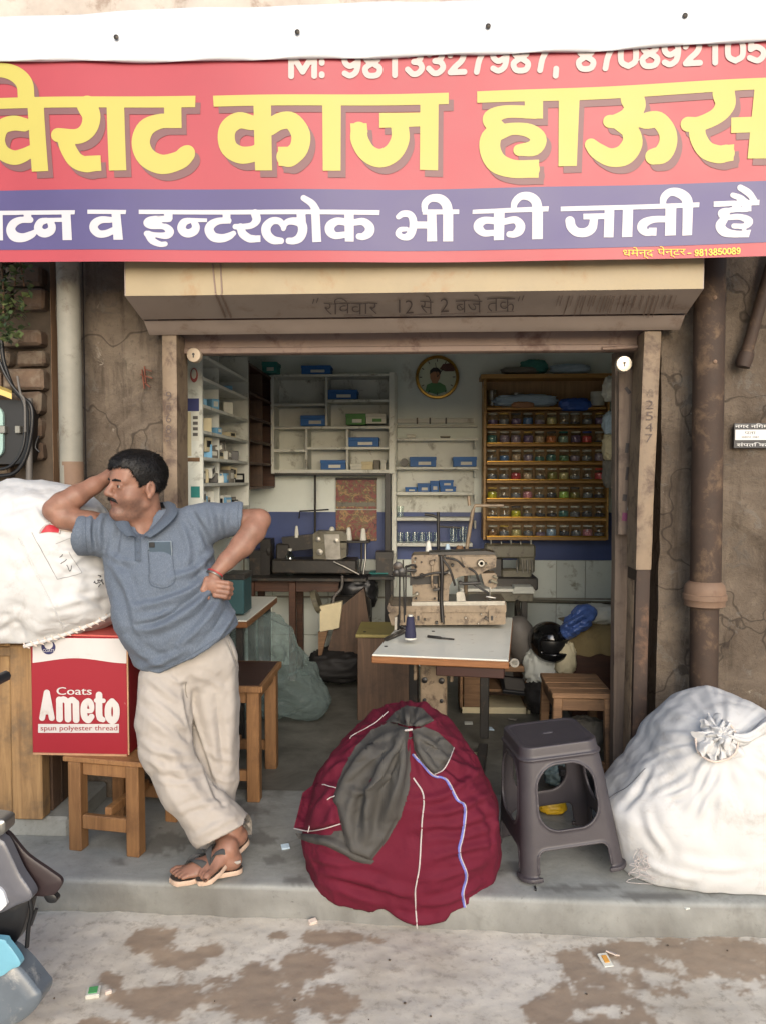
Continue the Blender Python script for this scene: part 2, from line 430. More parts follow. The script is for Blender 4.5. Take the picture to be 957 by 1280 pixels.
wood('cabinet_back', (158, 126, 88), (196, 160, 116), 10, 2, .6)
wood('stool_wood', (118, 82, 50), (162, 120, 78), 14, 2, .55, dirt=((92, 62, 38), .25, 6))
wood('old_wood', (104, 76, 52), (158, 122, 88), 12, 0, .7, dirt=((70, 54, 42), .3, 5))
wood('stool_dark', (48, 24, 18), (66, 34, 26), 6, 0, .4)
wood('counter_wood', (120, 90, 58), (176, 142, 98), 10, 2, .7, dirt=((92, 78, 62), .4, 5), bump=.5)
wood('door_wood', (104, 88, 76), (146, 128, 112), 9, 2, .8, dirt=((70, 58, 52), .35, 6), bump=.5)
simple('laminate_white', (214, 214, 204), .35, .05, 5, 0, dirt=((150, 140, 120), .12, 14))
wood('edge_wood', (112, 70, 38), (150, 100, 58), 14, 0, .5)
simple('jar_lid', (196, 194, 180), .45, .1, 20, rnd=True)
simple('machine_cream', (128, 112, 92), .42, .25, 16, .1, 90, dirt=((62, 48, 38), .45, 18))
simple('machine_olive', (104, 100, 84), .4, .2, 9, .1, 90, dirt=((50, 44, 38), .4, 14))
simple('machine_dark', (44, 42, 40), .4, .25, 12, .1, 70, dirt=((86, 72, 60), .3, 16))
simple('steel', (150, 148, 142), .35, .2, 20, .05, 200, metal=.9)
simple('oily_black', (30, 27, 26), .45, .3, 20, .15, 80)
simple('black_plastic', (28, 28, 30), .4, .2, 10)
simple('thread_white', (214, 214, 206), .8, .08, 40, .3, 300)
simple('thread_navy', (36, 36, 62), .8, .15, 40, .3, 300)
simple('card_blue', (36, 100, 170), .55, .12, 20, rnd=True)
simple('card_blue_light', (120, 176, 214), .55, .15, 20, rnd=True)
simple('card_green', (76, 130, 66), .55, .15, 20)
simple('card_white', (206, 206, 196), .6, .1, 20, rnd=True)
simple('card_teal', (40, 120, 116), .6, .15, 14)
simple('paper_cream', (206, 194, 160), .8, .1, 14)
simple('brass', (176, 136, 62), .3, .15, 20, metal=.9)
simple('helmet_black', (14, 14, 16), .12, .2, 10, coat=.6)
fabric('cloth_grey', (120, 116, 108), dirt=((80, 76, 70), .3, 8))
fabric('cloth_white', (196, 198, 190), dirt=((140, 136, 126), .25, 8))
fabric('cloth_teal', (70, 128, 120))
fabric('cloth_olive', (128, 112, 78), dirt=((92, 80, 58), .4, 6))
fabric('cloth_pale_blue', (170, 190, 206))
simple('poly_blue', (52, 92, 176), .35, .2, 14, .2, 60)
simple('poly_yellow', (206, 168, 40), .4, .15, 14, .2, 60)
simple('rubber_dark', (32, 30, 30), .7, .25, 14, .1, 90)
glassy('jar_glass', (.97, .99, .98), .05, .08, .45); glassy('bottle_plastic', (.86, .92, .92), .15)

s = NT('bag_plastic'); t_ = s.n('ShaderNodeBsdfTransparent'); t_.inputs[0].default_value = (.8, .86, .86, 1); d_ = s.b; d_.inputs['Base Color'].default_value = lin(150, 166, 164); d_.inputs['Roughness'].default_value = .12
lw = s.n('ShaderNodeLayerWeight'); lw.inputs[0].default_value = .4; mr = s.n('ShaderNodeMapRange'); s.l(lw.outputs['Facing'], mr.inputs[0]); mr.inputs[3].default_value = .16; mr.inputs[4].default_value = .6; mx = s.n('ShaderNodeMixShader'); s.l(mr.outputs[0], mx.inputs[0]); s.l(t_.outputs[0], mx.inputs[1]); s.l(d_.outputs[0], mx.inputs[2]); s.l(mx.outputs[0], s.t.nodes['Material Output'].inputs[0])
v = s.coord('Object'); s.bump(s.noise(v, 11, 2, .5, 1.6), .8, .03)

# ================================================================== the setting
FAC, SIGN, BACK = 3.5, 3.06, 6.1
ZST = -0.11
# ---- street
def stain_field(P):
    q = topx(P); n = fbm(np.c_[P[:, 0] * 6, P[:, 1] * 6, P[:, 2] * 0], 6, 3, .72)
    f = np.full(len(P), -1.0)
    for (x, y, rx, ry) in ((320, 1248, 75, 38), (385, 1205, 42, 22), (190, 1178, 26, 22), (225, 1198, 40, 14), (420, 1172, 50, 10), (345, 1170, 20, 8), (260, 1190, 22, 9), (140, 1225, 16, 12), (120, 1290, 55, 20), (200, 1250, 70, 26), (405, 1255, 40, 25),
                           (880, 1195, 120, 26), (760, 1240, 70, 30), (720, 1210, 32, 22), (740, 1285, 60, 24), (940, 1215, 40, 30), (690, 1262, 34, 30), (15, 1110, 20, 8), (805, 1186, 100, 12)):
        f = np.maximum(f, 1 - np.hypot((q[:, 0] - x) / rx, (q[:, 1] - y) / ry))
    return sstep(-.10, .22, f + n * .62 - .06)
def street():
    xs = np.linspace(-1.75, 1.75, 351); ys = np.linspace(1.45, 3.0, 156)
    X, Y = np.meshgrid(xs, ys); P = np.stack([X, Y, np.zeros_like(X)], -1).reshape(-1, 3)
    z = .006 * fbm(P * 1.7, 3, 5) + .0022 * fbm(P * 14, 3, 9)
    edge = np.minimum.reduce([X - xs[0], xs[-1] - X, Y - ys[0], ys[-1] - Y]).ravel(); P[:, 2] = ZST + z * sstep(0, .08, edge)
    stain_shade = stain_field(P)
    mb = MB(); m, n = X.shape; mb.grid(P.reshape(m, n, 3)); nv = len(P)
    big = 300; o = mb.n; x0, x1, y0, y1 = xs[0], xs[-1], ys[0], ys[-1]
    def q(a, b, c, d): mb.add([(a, c, ZST), (b, c, ZST), (b, d, ZST), (a, d, ZST)], [(0, 1, 2, 3)])
    q(-big, big, -big, y0); q(-big, x0, y0, y1); q(x1, big, y0, y1); q(-big, big, y1, big)
    ob = structure(mb.build('street', 'street_concrete', None, 180, loc=(0, 0, ZST)))
    at = ob.data.attributes.new('stain_shade', 'FLOAT', 'POINT'); at.data.foreach_set('value', np.r_[stain_shade, np.zeros(len(ob.data.vertices) - nv)].astype(np.float32))
s = NT('street_concrete'); v = s.coord('World'); f = s.noise(v, 2.2, 7, .68); g = s.noise(v, 26, 6, .7)
c = s.ramp(f, [(.3, lin(184, 174, 158)), (.55, lin(208, 200, 186)), (.75, lin(218, 211, 198))]); c = s.mix(s.math('MULTIPLY', s.band(g, .5, .7), .55), c, lin(138, 127, 112))
sp = s.noise(v, 8, 6, .75, .5); c = s.mix(s.math('MULTIPLY', s.band(sp, .6, .72), .45), c, lin(128, 112, 96))
at = s.n('ShaderNodeAttribute', attribute_name='stain_shade'); wc = s.mix(s.noise(v, 14, 5, .7), lin(134, 112, 92), lin(160, 140, 118)); c = s.mix(s.math('MULTIPLY', at.outputs['Fac'], .88), c, wc); s.base(c)
mr = s.n('ShaderNodeMapRange'); s.l(at.outputs['Fac'], mr.inputs[0]); mr.inputs[3].default_value = .88; mr.inputs[4].default_value = .62; s.l(mr.outputs[0], s.b.inputs['Roughness'])
s.bump(g, .35, .004)
street()
# ---- step: a concrete slab whose front edge follows the photo
s = NT('step_concrete'); v = s.coord('World'); f = s.noise(v, 3, 7, .7, .4); g = s.noise(v, 40, 6, .7); dk = s.noise(v, 1.7, 6, .75, .6)
c = s.ramp(f, [(.28, lin(124, 125, 120)), (.6, lin(156, 157, 152)), (.8, lin(172, 171, 164))]); c = s.mix(s.math('MULTIPLY', s.band(dk, .5, .68), .55), c, lin(96, 94, 88)); c = s.mix(s.math('MULTIPLY', s.band(g, .55, .75), .35), c, lin(92, 90, 84))
sp = s.noise(v, 9, 6, .8, .8); c = s.mix(s.math('MULTIPLY', s.band(sp, .63, .7), .6), c, lin(72, 68, 64)); at = s.n('ShaderNodeAttribute', attribute_name='stain_shade'); c = s.mix(s.math('MULTIPLY', at.outputs['Fac'], .7), c, lin(76, 72, 68)); s.base(c); s.set(Roughness=.75); s.bump(g, .4, .004)
E1 = [atz(-260, 1090, 0), atz(80, 1100, 0), atz(241, 1106, 0), atz(396, 1111, 0), atz(612, 1123, 0), atz(818, 1130, 0), atz(957, 1132, 0), atz(1250, 1144, 0)]
E1 = spline(E1, 40)
def step():
    rows = []
    jit = .004 * fbm(E1 * 7, 3, 2); jit2 = .010 * fbm(E1 * 5, 4, 8)
    def line(dy, z, j=0): P = E1.copy(); P[:, 1] += dy + jit + j * jit2; P[:, 2] = z; return P
    back = E1.copy(); back[:, 1] = 3.75; back[:, 2] = 0; fr = line(.02, 0); tops = []
    for k in range(46):
        P = back * (1 - k / 46) + fr * (k / 46); P[:, 2] = .0015 * fbm(P * 6, 3, 4); tops.append(P)
    G = tops + [fr, line(.006, -.004), line(0, -.014), line(-.004, -.05, .5), line(-.012, -.085, 1), line(-.02, ZST - .03, 1.6)]
    G = np.array(G); mb = MB().grid(G[:, ::1], flip=False); mb.build
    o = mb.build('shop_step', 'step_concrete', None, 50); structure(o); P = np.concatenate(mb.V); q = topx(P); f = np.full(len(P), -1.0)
    for (x, y, rx, ry) in ((212, 1052, 34, 12), (195, 1064, 18, 8), (330, 1048, 26, 10), (345, 1075, 16, 5), (150, 1078, 12, 5), (372, 1100, 22, 6), (640, 1085, 30, 8), (720, 1110, 60, 5), (300, 1012, 40, 9), (560, 1000, 80, 20), (820, 1120, 60, 5)): f = np.maximum(f, 1 - np.hypot((q[:, 0] - x) / rx, (q[:, 1] - y) / ry))
    low = sstep(-.06, -.105, P[:, 2] + .03 * fbm(P * 9, 4, 3)); ris_shade = (P[:, 2] < -.008) * (.62 + .35 * fbm(P * (5, 5, 9), 4, 12)); stain_shade = np.maximum(.75 * sstep(-.1, .3, f + .6 * fbm(P * (9, 9, 0), 5, 7, .7) - .05), np.maximum(.9 * low, np.clip(ris_shade, 0, 1)))  # riser darkened as painted shade against low frontal sun; spots and base are stains
    at = o.data.attributes.new('stain_shade', 'FLOAT', 'POINT'); at.data.foreach_set('value', stain_shade.astype(np.float32))
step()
# ---- shop floor (worn, darker)
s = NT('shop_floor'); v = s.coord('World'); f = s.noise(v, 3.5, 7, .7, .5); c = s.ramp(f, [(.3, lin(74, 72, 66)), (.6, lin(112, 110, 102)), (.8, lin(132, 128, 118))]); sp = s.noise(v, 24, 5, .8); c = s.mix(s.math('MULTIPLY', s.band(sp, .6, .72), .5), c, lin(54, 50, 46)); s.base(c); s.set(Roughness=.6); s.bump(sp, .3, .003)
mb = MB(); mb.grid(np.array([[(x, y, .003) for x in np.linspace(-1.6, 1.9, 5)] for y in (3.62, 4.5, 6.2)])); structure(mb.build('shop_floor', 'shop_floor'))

# ================================================================== the building
bld = thing('shop_building', 'weathered plaster shop front with a wide open doorway and cluttered room inside', 'building', (0, FAC, 0))
# opening limits
XL = aty(208, 640, FAC)[0]; XR = aty(824, 640, FAC)[0]; ZT = aty(478, 418, FAC)[2] + .25
s = NT('old_plaster'); v = s.coord('World'); f = s.noise(v, 2.4, 8, .7, .5); g = s.noise(v, 9, 7, .72, .8); st = s.noise(s.coord('World', (6, 6, .8)), 1.6, 6, .7, .3); fine = s.noise(v, 70, 5, .7)
c = s.ramp(f, [(.25, lin(76, 66, 57)), (.46, lin(102, 91, 80)), (.62, lin(120, 108, 95)), (.82, lin(150, 140, 126))])
c = s.mix(s.math('MULTIPLY', s.band(g, .55, .7), .6), c, lin(88, 84, 79)); c = s.mix(s.math('MULTIPLY', s.band(st, .5, .68), .65), c, lin(58, 50, 44))
wh = s.noise(v, 4.3, 8, .75, 1.2); c = s.mix(s.math('MULTIPLY', s.band(wh, .63, .70), .7), c, lin(168, 160, 148)); s.base(c); s.set(Roughness=.95, Specular_IOR_Level=.2)
vo = s.n('ShaderNodeTexVoronoi', feature='DISTANCE_TO_EDGE'); vd = s.n('ShaderNodeVectorMath', operation='ADD'); nz = s.n('ShaderNodeTexNoise'); s.l(v, nz.inputs['Vector']); nz.inputs['Scale'].default_value = 5; sc2 = s.n('ShaderNodeVectorMath', operation='SCALE'); s.l(nz.outputs['Color'], sc2.inputs[0]); sc2.inputs['Scale'].default_value = .5; s.l(v, vd.inputs[0]); s.l(sc2.outputs[0], vd.inputs[1]); s.l(vd.outputs[0], vo.inputs['Vector']); vo.inputs['Scale'].default_value = 1.6
crack = s.math('SUBTRACT', 1.0, s.band(vo.outputs['Distance'], .004, .016)); pit = s.noise(v, 34, 6, .8, .3); c2 = s.mix(s.math('MULTIPLY', crack, .6), c, lin(48, 42, 38)); c2 = s.mix(s.math('MULTIPLY', s.band(pit, .54, .66), .45), c2, lin(70, 62, 54)); pk = s.noise(v, 13, 8, .8, .9); c2 = s.mix(s.math('MULTIPLY', s.band(pk, .64, .68), .55), c2, lin(172, 164, 150)); c2 = s.mix(s.math('MULTIPLY', s.band(s.noise(v, 6.5, 7, .75, .6), .58, .62), .4), c2, lin(116, 112, 106)); s.base(c2)
b = s.bump(g, .7, .03); b = s.bump(pit, .7, .012, b); b = s.bump(crack, -.5, .01, b); s.bump(fine, .5, .005, b)
def rough_wall(name, x0, x1, z0, z1, Y, mat, parent, amp=.012, step_=.03, seed=1, thick=.2):
    nx = max(2, int((x1 - x0) / step_)); nz = max(2, int((z1 - z0) / step_)); X, Z = np.meshgrid(np.linspace(x0, x1, nx + 1), np.linspace(z0, z1, nz + 1))
    P = np.stack([X, np.full_like(X, Y), Z], -1).reshape(-1, 3); d = fbm(P * 2.3, 4, seed, .55); pl = sstep(-.05, .05, noise3(P * 1.9, seed + 40) + .4 * noise3(P * 6, seed + 41))
    P[:, 1] -= amp * (.6 * d + .5 * pl) - amp * .3
    m, n = X.shape; mb = MB().grid(P.reshape(m, n, 3)); G = P.reshape(m, n, 3); B = [(x0, Y + thick, z0), (x1, Y + thick, z0), (x1, Y + thick, z1), (x0, Y + thick, z1)]
    for line in (G[0], G[-1], G[:, 0], G[:, -1]):
        L = np.array(line); L2 = L.copy(); L2[:, 1] = Y + thick; mb.grid(np.array([L, L2]))
    mb.add(B, [(3, 2, 1, 0)]); return mb.build(name, mat, parent, 40)
ZW = 4.6
XP = aty(66, 500, FAC)[0]
wall_r = rough_wall('facade_wall', XR, 3.2, -.12, ZW, FAC, 'old_plaster', bld, .034, .025, 5)
wall_l = rough_wall('facade_wall', XP, XL, -.12, ZW, FAC, 'old_plaster', bld, .034, .025, 9)
wall_t = rough_wall('facade_wall', XL + .001, XR - .001, ZT, ZW, FAC, 'old_plaster', bld, .015, .05, 3)
simple('glare_plaster', (196, 186, 176), .95, .2, 5, .6, 30, dirt=((150, 132, 118), .4, 6), kind='World')  # paler than the wall below: overexposed glare put into the colour
slabz = aty(478, 150, FAC)[2]
rough_wall('upper_wall', -3.4, 3.2, slabz, ZW, FAC - .03, 'glare_plaster', bld, .03, .04, 31, .05)
# the brick part of the front beyond the grey pipe
s = simple('brick', (98, 80, 66), .95, .4, 12, .9, 40, dirt=((120, 108, 94), .6, 8), rnd=True)
simple('mortar', (84, 73, 62), .98, .3, 9, .8, 50, kind='World')
wall_b = rough_wall('facade_wall', -3.4, XP - .001, -.12, ZW, FAC + .035, 'mortar', bld, .02, .03, 21)
rnd = random.Random(3); zc = .9
while zc < 2.75:
    hgt = rnd.uniform(.075, .115); xr = XP - .012 - rnd.uniform(0, .03)
    while xr > -2.25:
        wd = rnd.uniform(.13, .24); pr = rnd.uniform(.025, .06)
        if rnd.random() > .12:
            mb = MB(); mb.box((xr - wd / 2, FAC + .03 - pr / 2 + .02, zc + hgt / 2), (wd - rnd.uniform(.012, .03), pr + .05, hgt - rnd.uniform(.012, .028)), rotz(rnd.uniform(-.03, .03)) @ roty(rnd.uniform(-.03, .03)), .012)
            V = np.concatenate(mb.V); V += .006 * np.stack([noise3(V * 30, k) for k in (1, 2, 3)], 1); mesh('brick', V, mb.F, 'brick', wall_b)
        xr -= wd
    zc += hgt
# brown timber strip and thin dark strip on both sides of the grey pipe
def strip(px0, px1, py0, py1, Y, d, mat, name, parent):
    a = aty(px0, py0, Y); b = aty(px1, py1, Y); mb = MB(); mb.box(((a[0] + b[0]) / 2, Y + d / 2, (a[2] + b[2]) / 2), (abs(b[0] - a[0]), d, abs(a[2] - b[2])), None, .004); return mb.build(name, mat, parent)
wood('strip_wood', (108, 82, 60), (146, 116, 88), 8, 2, .8)
strip(61, 73, 250, 900, FAC - .05, .06, 'strip_wood', 'corner_batten', bld)
simple('strip_dark', (48, 42, 40), .95, .3, 8, .3)
strip(102, 112, 250, 900, FAC - .018, .01, 'strip_dark', 'dark_strip', bld)
# room: back wall with dado and tiles, side walls, ceiling
XWL, XWR, ZC = -1.45, 1.75, 2.75
def slab(name, c, sz, mat, parent=bld): mb = MB(); mb.box(c, sz); return mb.build(name, mat, parent)
bw = slab('back_wall', ((XWL + XWR) / 2, BACK + .1, ZC / 2), (XWR - XWL, .2, ZC), 'interior_wall')
slab('side_wall', (XWL - .1, (FAC + .22 + BACK) / 2 + .1, ZC / 2), (.2, BACK - FAC, ZC + .4), 'interior_wall')
slab('side_wall', (XWR + .1, (FAC + .22 + BACK) / 2 + .1, ZC / 2), (.2, BACK - FAC, ZC + .4), 'interior_wall')
slab('ceiling', ((XWL + XWR) / 2, (FAC + .2 + BACK) / 2 + .1, ZC + .1), (XWR - XWL + .4, BACK - FAC + .1, .2), 'ceiling_paint')
slab('wall_return', ((XWL + XL) / 2 - .1, FAC + .26, 1.4), (XL - XWL + .16, .1, 2.9), 'interior_wall')
slab('wall_return', ((XWR + XR) / 2 + .1, FAC + .26, 1.4), (XWR - XR + .16, .1, 2.9), 'interior_wall')
zd1 = aty(700, 675, BACK)[2] + .3; zd0 = aty(700, 700, BACK)[2]
slab('dado_band', ((XWL + XWR) / 2, BACK - .004, (aty(440, 640, BACK)[2] + zd0) / 2), (XWR - XWL - .01, .012, aty(440, 640, BACK)[2] - zd0), 'dado_blue', bw)
tw, th = .225, .30
mb = MB(); mb.box((0, 0, 0), (tw - .004, .012, th - .004), None, .002)
tV, tF = np.concatenate(mb.V), mb.F; first = None
slab('grout_bed', ((XWL + XWR) / 2, BACK - .002, zd0 / 2), (XWR - XWL - .012, .008, zd0 - .004), 'grout', bw)
for r_ in range(4):
    zt = zd0 - r_ * th - (.012 if r_ else 0)
    hh = min(th, zt - .01)
    if hh < .05: continue
    for k in range(14):
        xc = XWL + tw * (k + .5) + .02
        if xc + tw / 2 > XWR: break
        if first is None or hh < th:
            mb = MB(); mb.box((xc, BACK - .011, zt - hh / 2), (tw - .004, .012, hh - .004), None, .002); o = mb.build('tile', 'tile_white', bw, loc=(xc, BACK - .011, zt - hh / 2))
            if first is None: first = o
        else:
            o = first.copy(); COL.objects.link(o); o.location = Vector((xc, BACK - .011, zt - hh / 2)) - wloc(bw)
mb = MB(); mb.cyl((.55, BACK - .035, aty(720, 750, BACK)[2]), (XWR - .02, BACK - .035, aty(720, 750, BACK)[2] - .02), .014); mb.build('conduit', 'machine_olive', bld, 60)

# ---- jambs: shutter guide channels on both sides of the doorway
simple('guide_paint', (128, 110, 90), .6, .25, 7, .35, 50, dirt=((74, 56, 46), .5, 9), kind='World')
simple('rust_brown', (58, 44, 36), .7, .25, 8, .3, 50, dirt=((104, 78, 60), .3, 8), kind='World')
simple('lintel_paint', (128, 108, 96), .6, .15, 5, .2, 40, dirt=((78, 50, 40), .32, 5), kind='World')

# ================================================================== flat lettering
def letter_mesh(polys, strokes, step=.8):
    """union of polygons (photo px) and round-brush strokes (x, y, r) -> 2-D vertices and faces"""
    allp = [p for q in polys for p in q] + [(x + sx * r, y + sx * r) for st in strokes for (x, y, r) in st for sx in (-1, 1)]
    A = np.array(allp); lo = A.min(0) - 2; hi = A.max(0) + 2
    xs = np.arange(lo[0], hi[0], step); ys = np.arange(lo[1], hi[1], step); X, Y = np.meshgrid(xs, ys); Q = np.stack([X.ravel(), Y.ravel()], 1); D = np.full(len(Q), 9.0)
    for poly in polys:
        P = np.array(poly, float); m = ((Q > P.min(0) - 3) & (Q < P.max(0) + 3)).all(1); q = Q[m]; d = np.full(len(q), 1e9); ins = np.zeros(len(q), bool)
        for i in range(len(P)):
            a, b = P[i], P[(i + 1) % len(P)]; e = b - a; w_ = q - a; t = np.clip(w_ @ e / max(e @ e, 1e-9), 0, 1); d = np.minimum(d, np.linalg.norm(w_ - t[:, None] * e, axis=1))
            c = ((a[1] <= q[:, 1]) & (b[1] > q[:, 1])) | ((b[1] <= q[:, 1]) & (a[1] > q[:, 1])); dy = b[1] - a[1] if abs(b[1] - a[1]) > 1e-9 else 1e-9
            ins ^= c & (q[:, 0] < a[0] + (q[:, 1] - a[1]) / dy * (b[0] - a[0]))
        D[m] = np.minimum(D[m], np.where(ins, -d, d))
    for st in strokes:
        S = spline(st, 5) if len(st) > 2 else np.array(st, float)
        for p, q_ in zip(S[:-1], S[1:]):
            mr_ = max(p[2], q_[2]) + 3; a, b = p[:2], q_[:2]; m = ((Q > np.minimum(a, b) - mr_) & (Q < np.maximum(a, b) + mr_)).all(1); w_ = Q[m] - a; e = b - a
            t = np.clip(w_ @ e / max(e @ e, 1e-9), 0, 1); D[m] = np.minimum(D[m], np.linalg.norm(w_ - t[:, None] * e, axis=1) - (p[2] + (q_[2] - p[2]) * t))
    D = D.reshape(X.shape); gy, gx = np.gradient(D, step); gn = np.maximum(np.hypot(gx, gy), .3)
    ins = D < 0; cell = ins[:-1, :-1] | ins[1:, :-1] | ins[:-1, 1:] | ins[1:, 1:]
    n = X.shape[1]; I = np.argwhere(cell); F = np.stack([I[:, 0] * n + I[:, 1], I[:, 0] * n + I[:, 1] + 1, (I[:, 0] + 1) * n + I[:, 1] + 1, (I[:, 0] + 1) * n + I[:, 1]], 1)
    out = D > 0; PX = np.where(out, X - D * gx / gn ** 2, X).ravel(); PY = np.where(out, Y - D * gy / gn ** 2, Y).ravel()
    u, inv = np.unique(F, return_inverse=True)
    return np.stack([PX[u], PY[u]], 1), inv.reshape(F.shape)
def text2d(body, off=0):
    """outline text with the built-in font -> 2-D vertices (y up) and faces"""
    c = bpy.data.curves.new('lettering', 'FONT'); c.body = body; c.resolution_u = 3; c.offset = off; o = bpy.data.objects.new('lettering', c); COL.objects.link(o)
    dg = bpy.context.evaluated_depsgraph_get(); me = bpy.data.meshes.new_from_object(o.evaluated_get(dg)); V = np.array([v.co[:2] for v in me.vertices]); F = [tuple(p.vertices) for p in me.polygons]
    bpy.data.objects.remove(o); bpy.data.meshes.remove(me); bpy.data.curves.remove(c); return V, F
def fit(V, px0, py0, px1, py1, y1=None):
    """stretch 2-D text to a photo rectangle (py0 baseline, py1 top)"""
    lo, hi = V.min(0), V.max(0); u = (V - lo) / np.maximum(hi - lo, 1e-9); return np.stack([px0 + u[:, 0] * (px1 - px0), py0 + u[:, 1] * (py1 - py0)], 1)

# ================================================================== sign banner
simple('flex_red', (164, 60, 70), .42, .06, 3, .06, 12); simple('flex_blue', (74, 67, 114), .42, .08, 3, .06, 12); simple('flex_white', (206, 209, 214), .45, .04, 3, .06, 14)
simple('print_yellow', (180, 169, 82), .42, .04, 4); simple('print_shadow', (114, 76, 78), .45, .05, 4); simple('print_white', (188, 186, 192), .42, .03, 4); simple('nail', (70, 66, 62), .5, .1, 9, metal=.8); simple('print_gold', (240, 190, 60), .45, .05, 4); simple('print_pale', (184, 172, 168), .45, .05, 4)
def wave(x, z): return .008 * np.sin(x * 2.3 + .8) + .004 * np.sin(x * 7.1 + z * 3) + .003 * np.sin(z * 9 + x * 1.7)
def on_sign(Q, off):
    P = np.array([aty(x, y, SIGN) for x, y in Q]); P[:, 1] += wave(P[:, 0], P[:, 2]) - off; return P
sign = thing('shop_sign', 'long red and blue printed banner sign with yellow lettering above the shutter hood', 'sign', (0, SIGN, aty(478, 326, SIGN)[2]))
def sheet(name, top, bot, mat, off, nx=70, nz=14, parent=sign, th=0):
    tx = np.array(top, float); bx = np.array(bot, float); xs = np.linspace(tx[0, 0], tx[-1, 0], nx); G = []
    for k in range(nz):
        t = k / (nz - 1); yy = np.interp(xs, tx[:, 0], tx[:, 1]) * (1 - t) + np.interp(xs, bx[:, 0], bx[:, 1]) * t; G.append(on_sign(np.stack([xs, yy], 1), off))
    mb = MB().grid(np.array(G)[::-1]); 
    return mb.build(name, mat, parent, 180)
sheet('panel', [(-70, 30), (480, 20), (1040, 0)], [(-70, 327), (240, 328), (490, 327.5), (720, 325), (957, 321), (1040, 320)], 'flex_red', 0)
sheet('blue_band', [(-70, 238), (490, 237.3), (720, 232.5), (957, 227), (1040, 225)], [(-70, 312), (240, 313), (490, 313.5), (720, 310.5), (957, 304), (1040, 301)], 'flex_blue', .0015, 70, 6)
# folded white top flap, nailed down
def flap():
    xs = np.linspace(-70, 1040, 90); top = np.interp(xs, [-70, 0, 200, 430, 600, 957, 1040], [24, 22, 15, 6, 0, -13, -16]) + 1.6 * np.sin(xs / 41); bot = np.interp(xs, [-70, 0, 250, 480, 720, 957, 1040], [79, 79, 80, 73, 66, 55, 51]) + .8 * np.sin(xs / 23)
    G = []
    for k, (t, off) in enumerate(((-.12, -.05), (-.04, -.012), (0, .006), (.1, .016), (.3, .015), (.5, .012), (.72, .014), (.9, .019), (.98, .019), (1.0, .014), (.985, .004))):
        yy = top * (1 - t) + bot * t; P = on_sign(np.stack([xs, yy], 1), off + .0); P[:, 1] += .0025 * np.sin(xs / 17 + k) ; G.append(P)
    MB().grid(np.array(G)[::-1]).build('folded_flap', 'flex_white', sign, 60)
flap()
for (x, y) in ((148, 50), (373, 44), (609, 36), (853, 24)):
    p = on_sign([(x, y)], .018)[0]; MB().lathe([(.010, 0), (.010, .003), (.004, .006), (0.0, .0065)], p, 10, rotx(R(90))).build('nail', 'nail', sign, 60)
mb = MB()
for y in (35, 318): a = aty(-60, y, SIGN + .03); b = aty(1030, y - 6, SIGN + .03); mb.bar(a, b, .025, .025)
mb.build('frame', 'rust_brown', sign)
def Z(sc_, ox, oy): return (lambda pl: [(x / sc_ + ox, y / sc_ + oy) for x, y in pl]), (lambda st: [(x / sc_ + ox, y / sc_ + oy, r / sc_) for x, y, r in st])
YP, YS = [], []
def glyphs(zz, polys, strokes, PL, SL):
    p, s_ = Z(*zz); PL += [p(q) for q in polys]; SL += [s_(q) for q in strokes]
Z1, Z2, Z3 = (3.828, 0, 70), (2.991, 250, 90), (2.608, 590, 90)
glyphs(Z1, [[(-160, 207), (940, 195), (938, 250), (-160, 258)], [(140, 240), (218, 240), (238, 555), (158, 557)], [(517, 240), (600, 240), (612, 553), (530, 555)], [(790, 240), (872, 240), (874, 350), (790, 350)], [(420, 486), (490, 483), (494, 556), (420, 562)]],
       [[(-150, 200, 38), (-120, 120, 36), (-60, 78, 34), (20, 72, 35), (85, 95, 38), (125, 140, 40), (133, 205, 40)], [(125, 335, 32), (70, 326, 36), (15, 345, 36), (-5, 405, 34), (15, 462, 35), (70, 489, 34), (120, 478, 32), (160, 455, 25)],
        [(425, 245, 48), (446, 300, 43), (430, 360, 40), (380, 393, 36), (287, 386, 33)], [(318, 400, 36), (335, 450, 38), (370, 505, 38), (420, 526, 37), (455, 522, 36)], [(840, 317, 33), (770, 318, 36), (705, 350, 42), (680, 420, 43), (708, 490, 46), (780, 524, 46), (860, 505, 44), (893, 478, 42), (902, 468, 36)]], YP, YS)
glyphs(Z2, [[(52, 93), (928, 75), (928, 117), (55, 134)], [(203, 120), (268, 120), (273, 373), (210, 373)], [(295, 285), (330, 285), (330, 358), (297, 356)], [(458, 110), (527, 110), (527, 372), (461, 373)], [(822, 110), (890, 110), (888, 366), (820, 364)], [(670, 150), (825, 148), (825, 200), (670, 207)], [(562, 192), (623, 190), (627, 225), (564, 225)]],
       [[(195, 195, 28), (150, 186, 31), (112, 210, 32), (102, 250, 32), (115, 292, 32), (155, 315, 32), (200, 312, 30), (225, 300, 28)], [(265, 215, 28), (300, 190, 32), (345, 188, 33), (378, 235, 35), (372, 290, 35), (340, 322, 36), (325, 322, 36)], [(594, 215, 30), (597, 255, 33), (625, 302, 34), (672, 322, 35), (720, 300, 35), (747, 250, 34), (745, 195, 32)]], YP, YS)
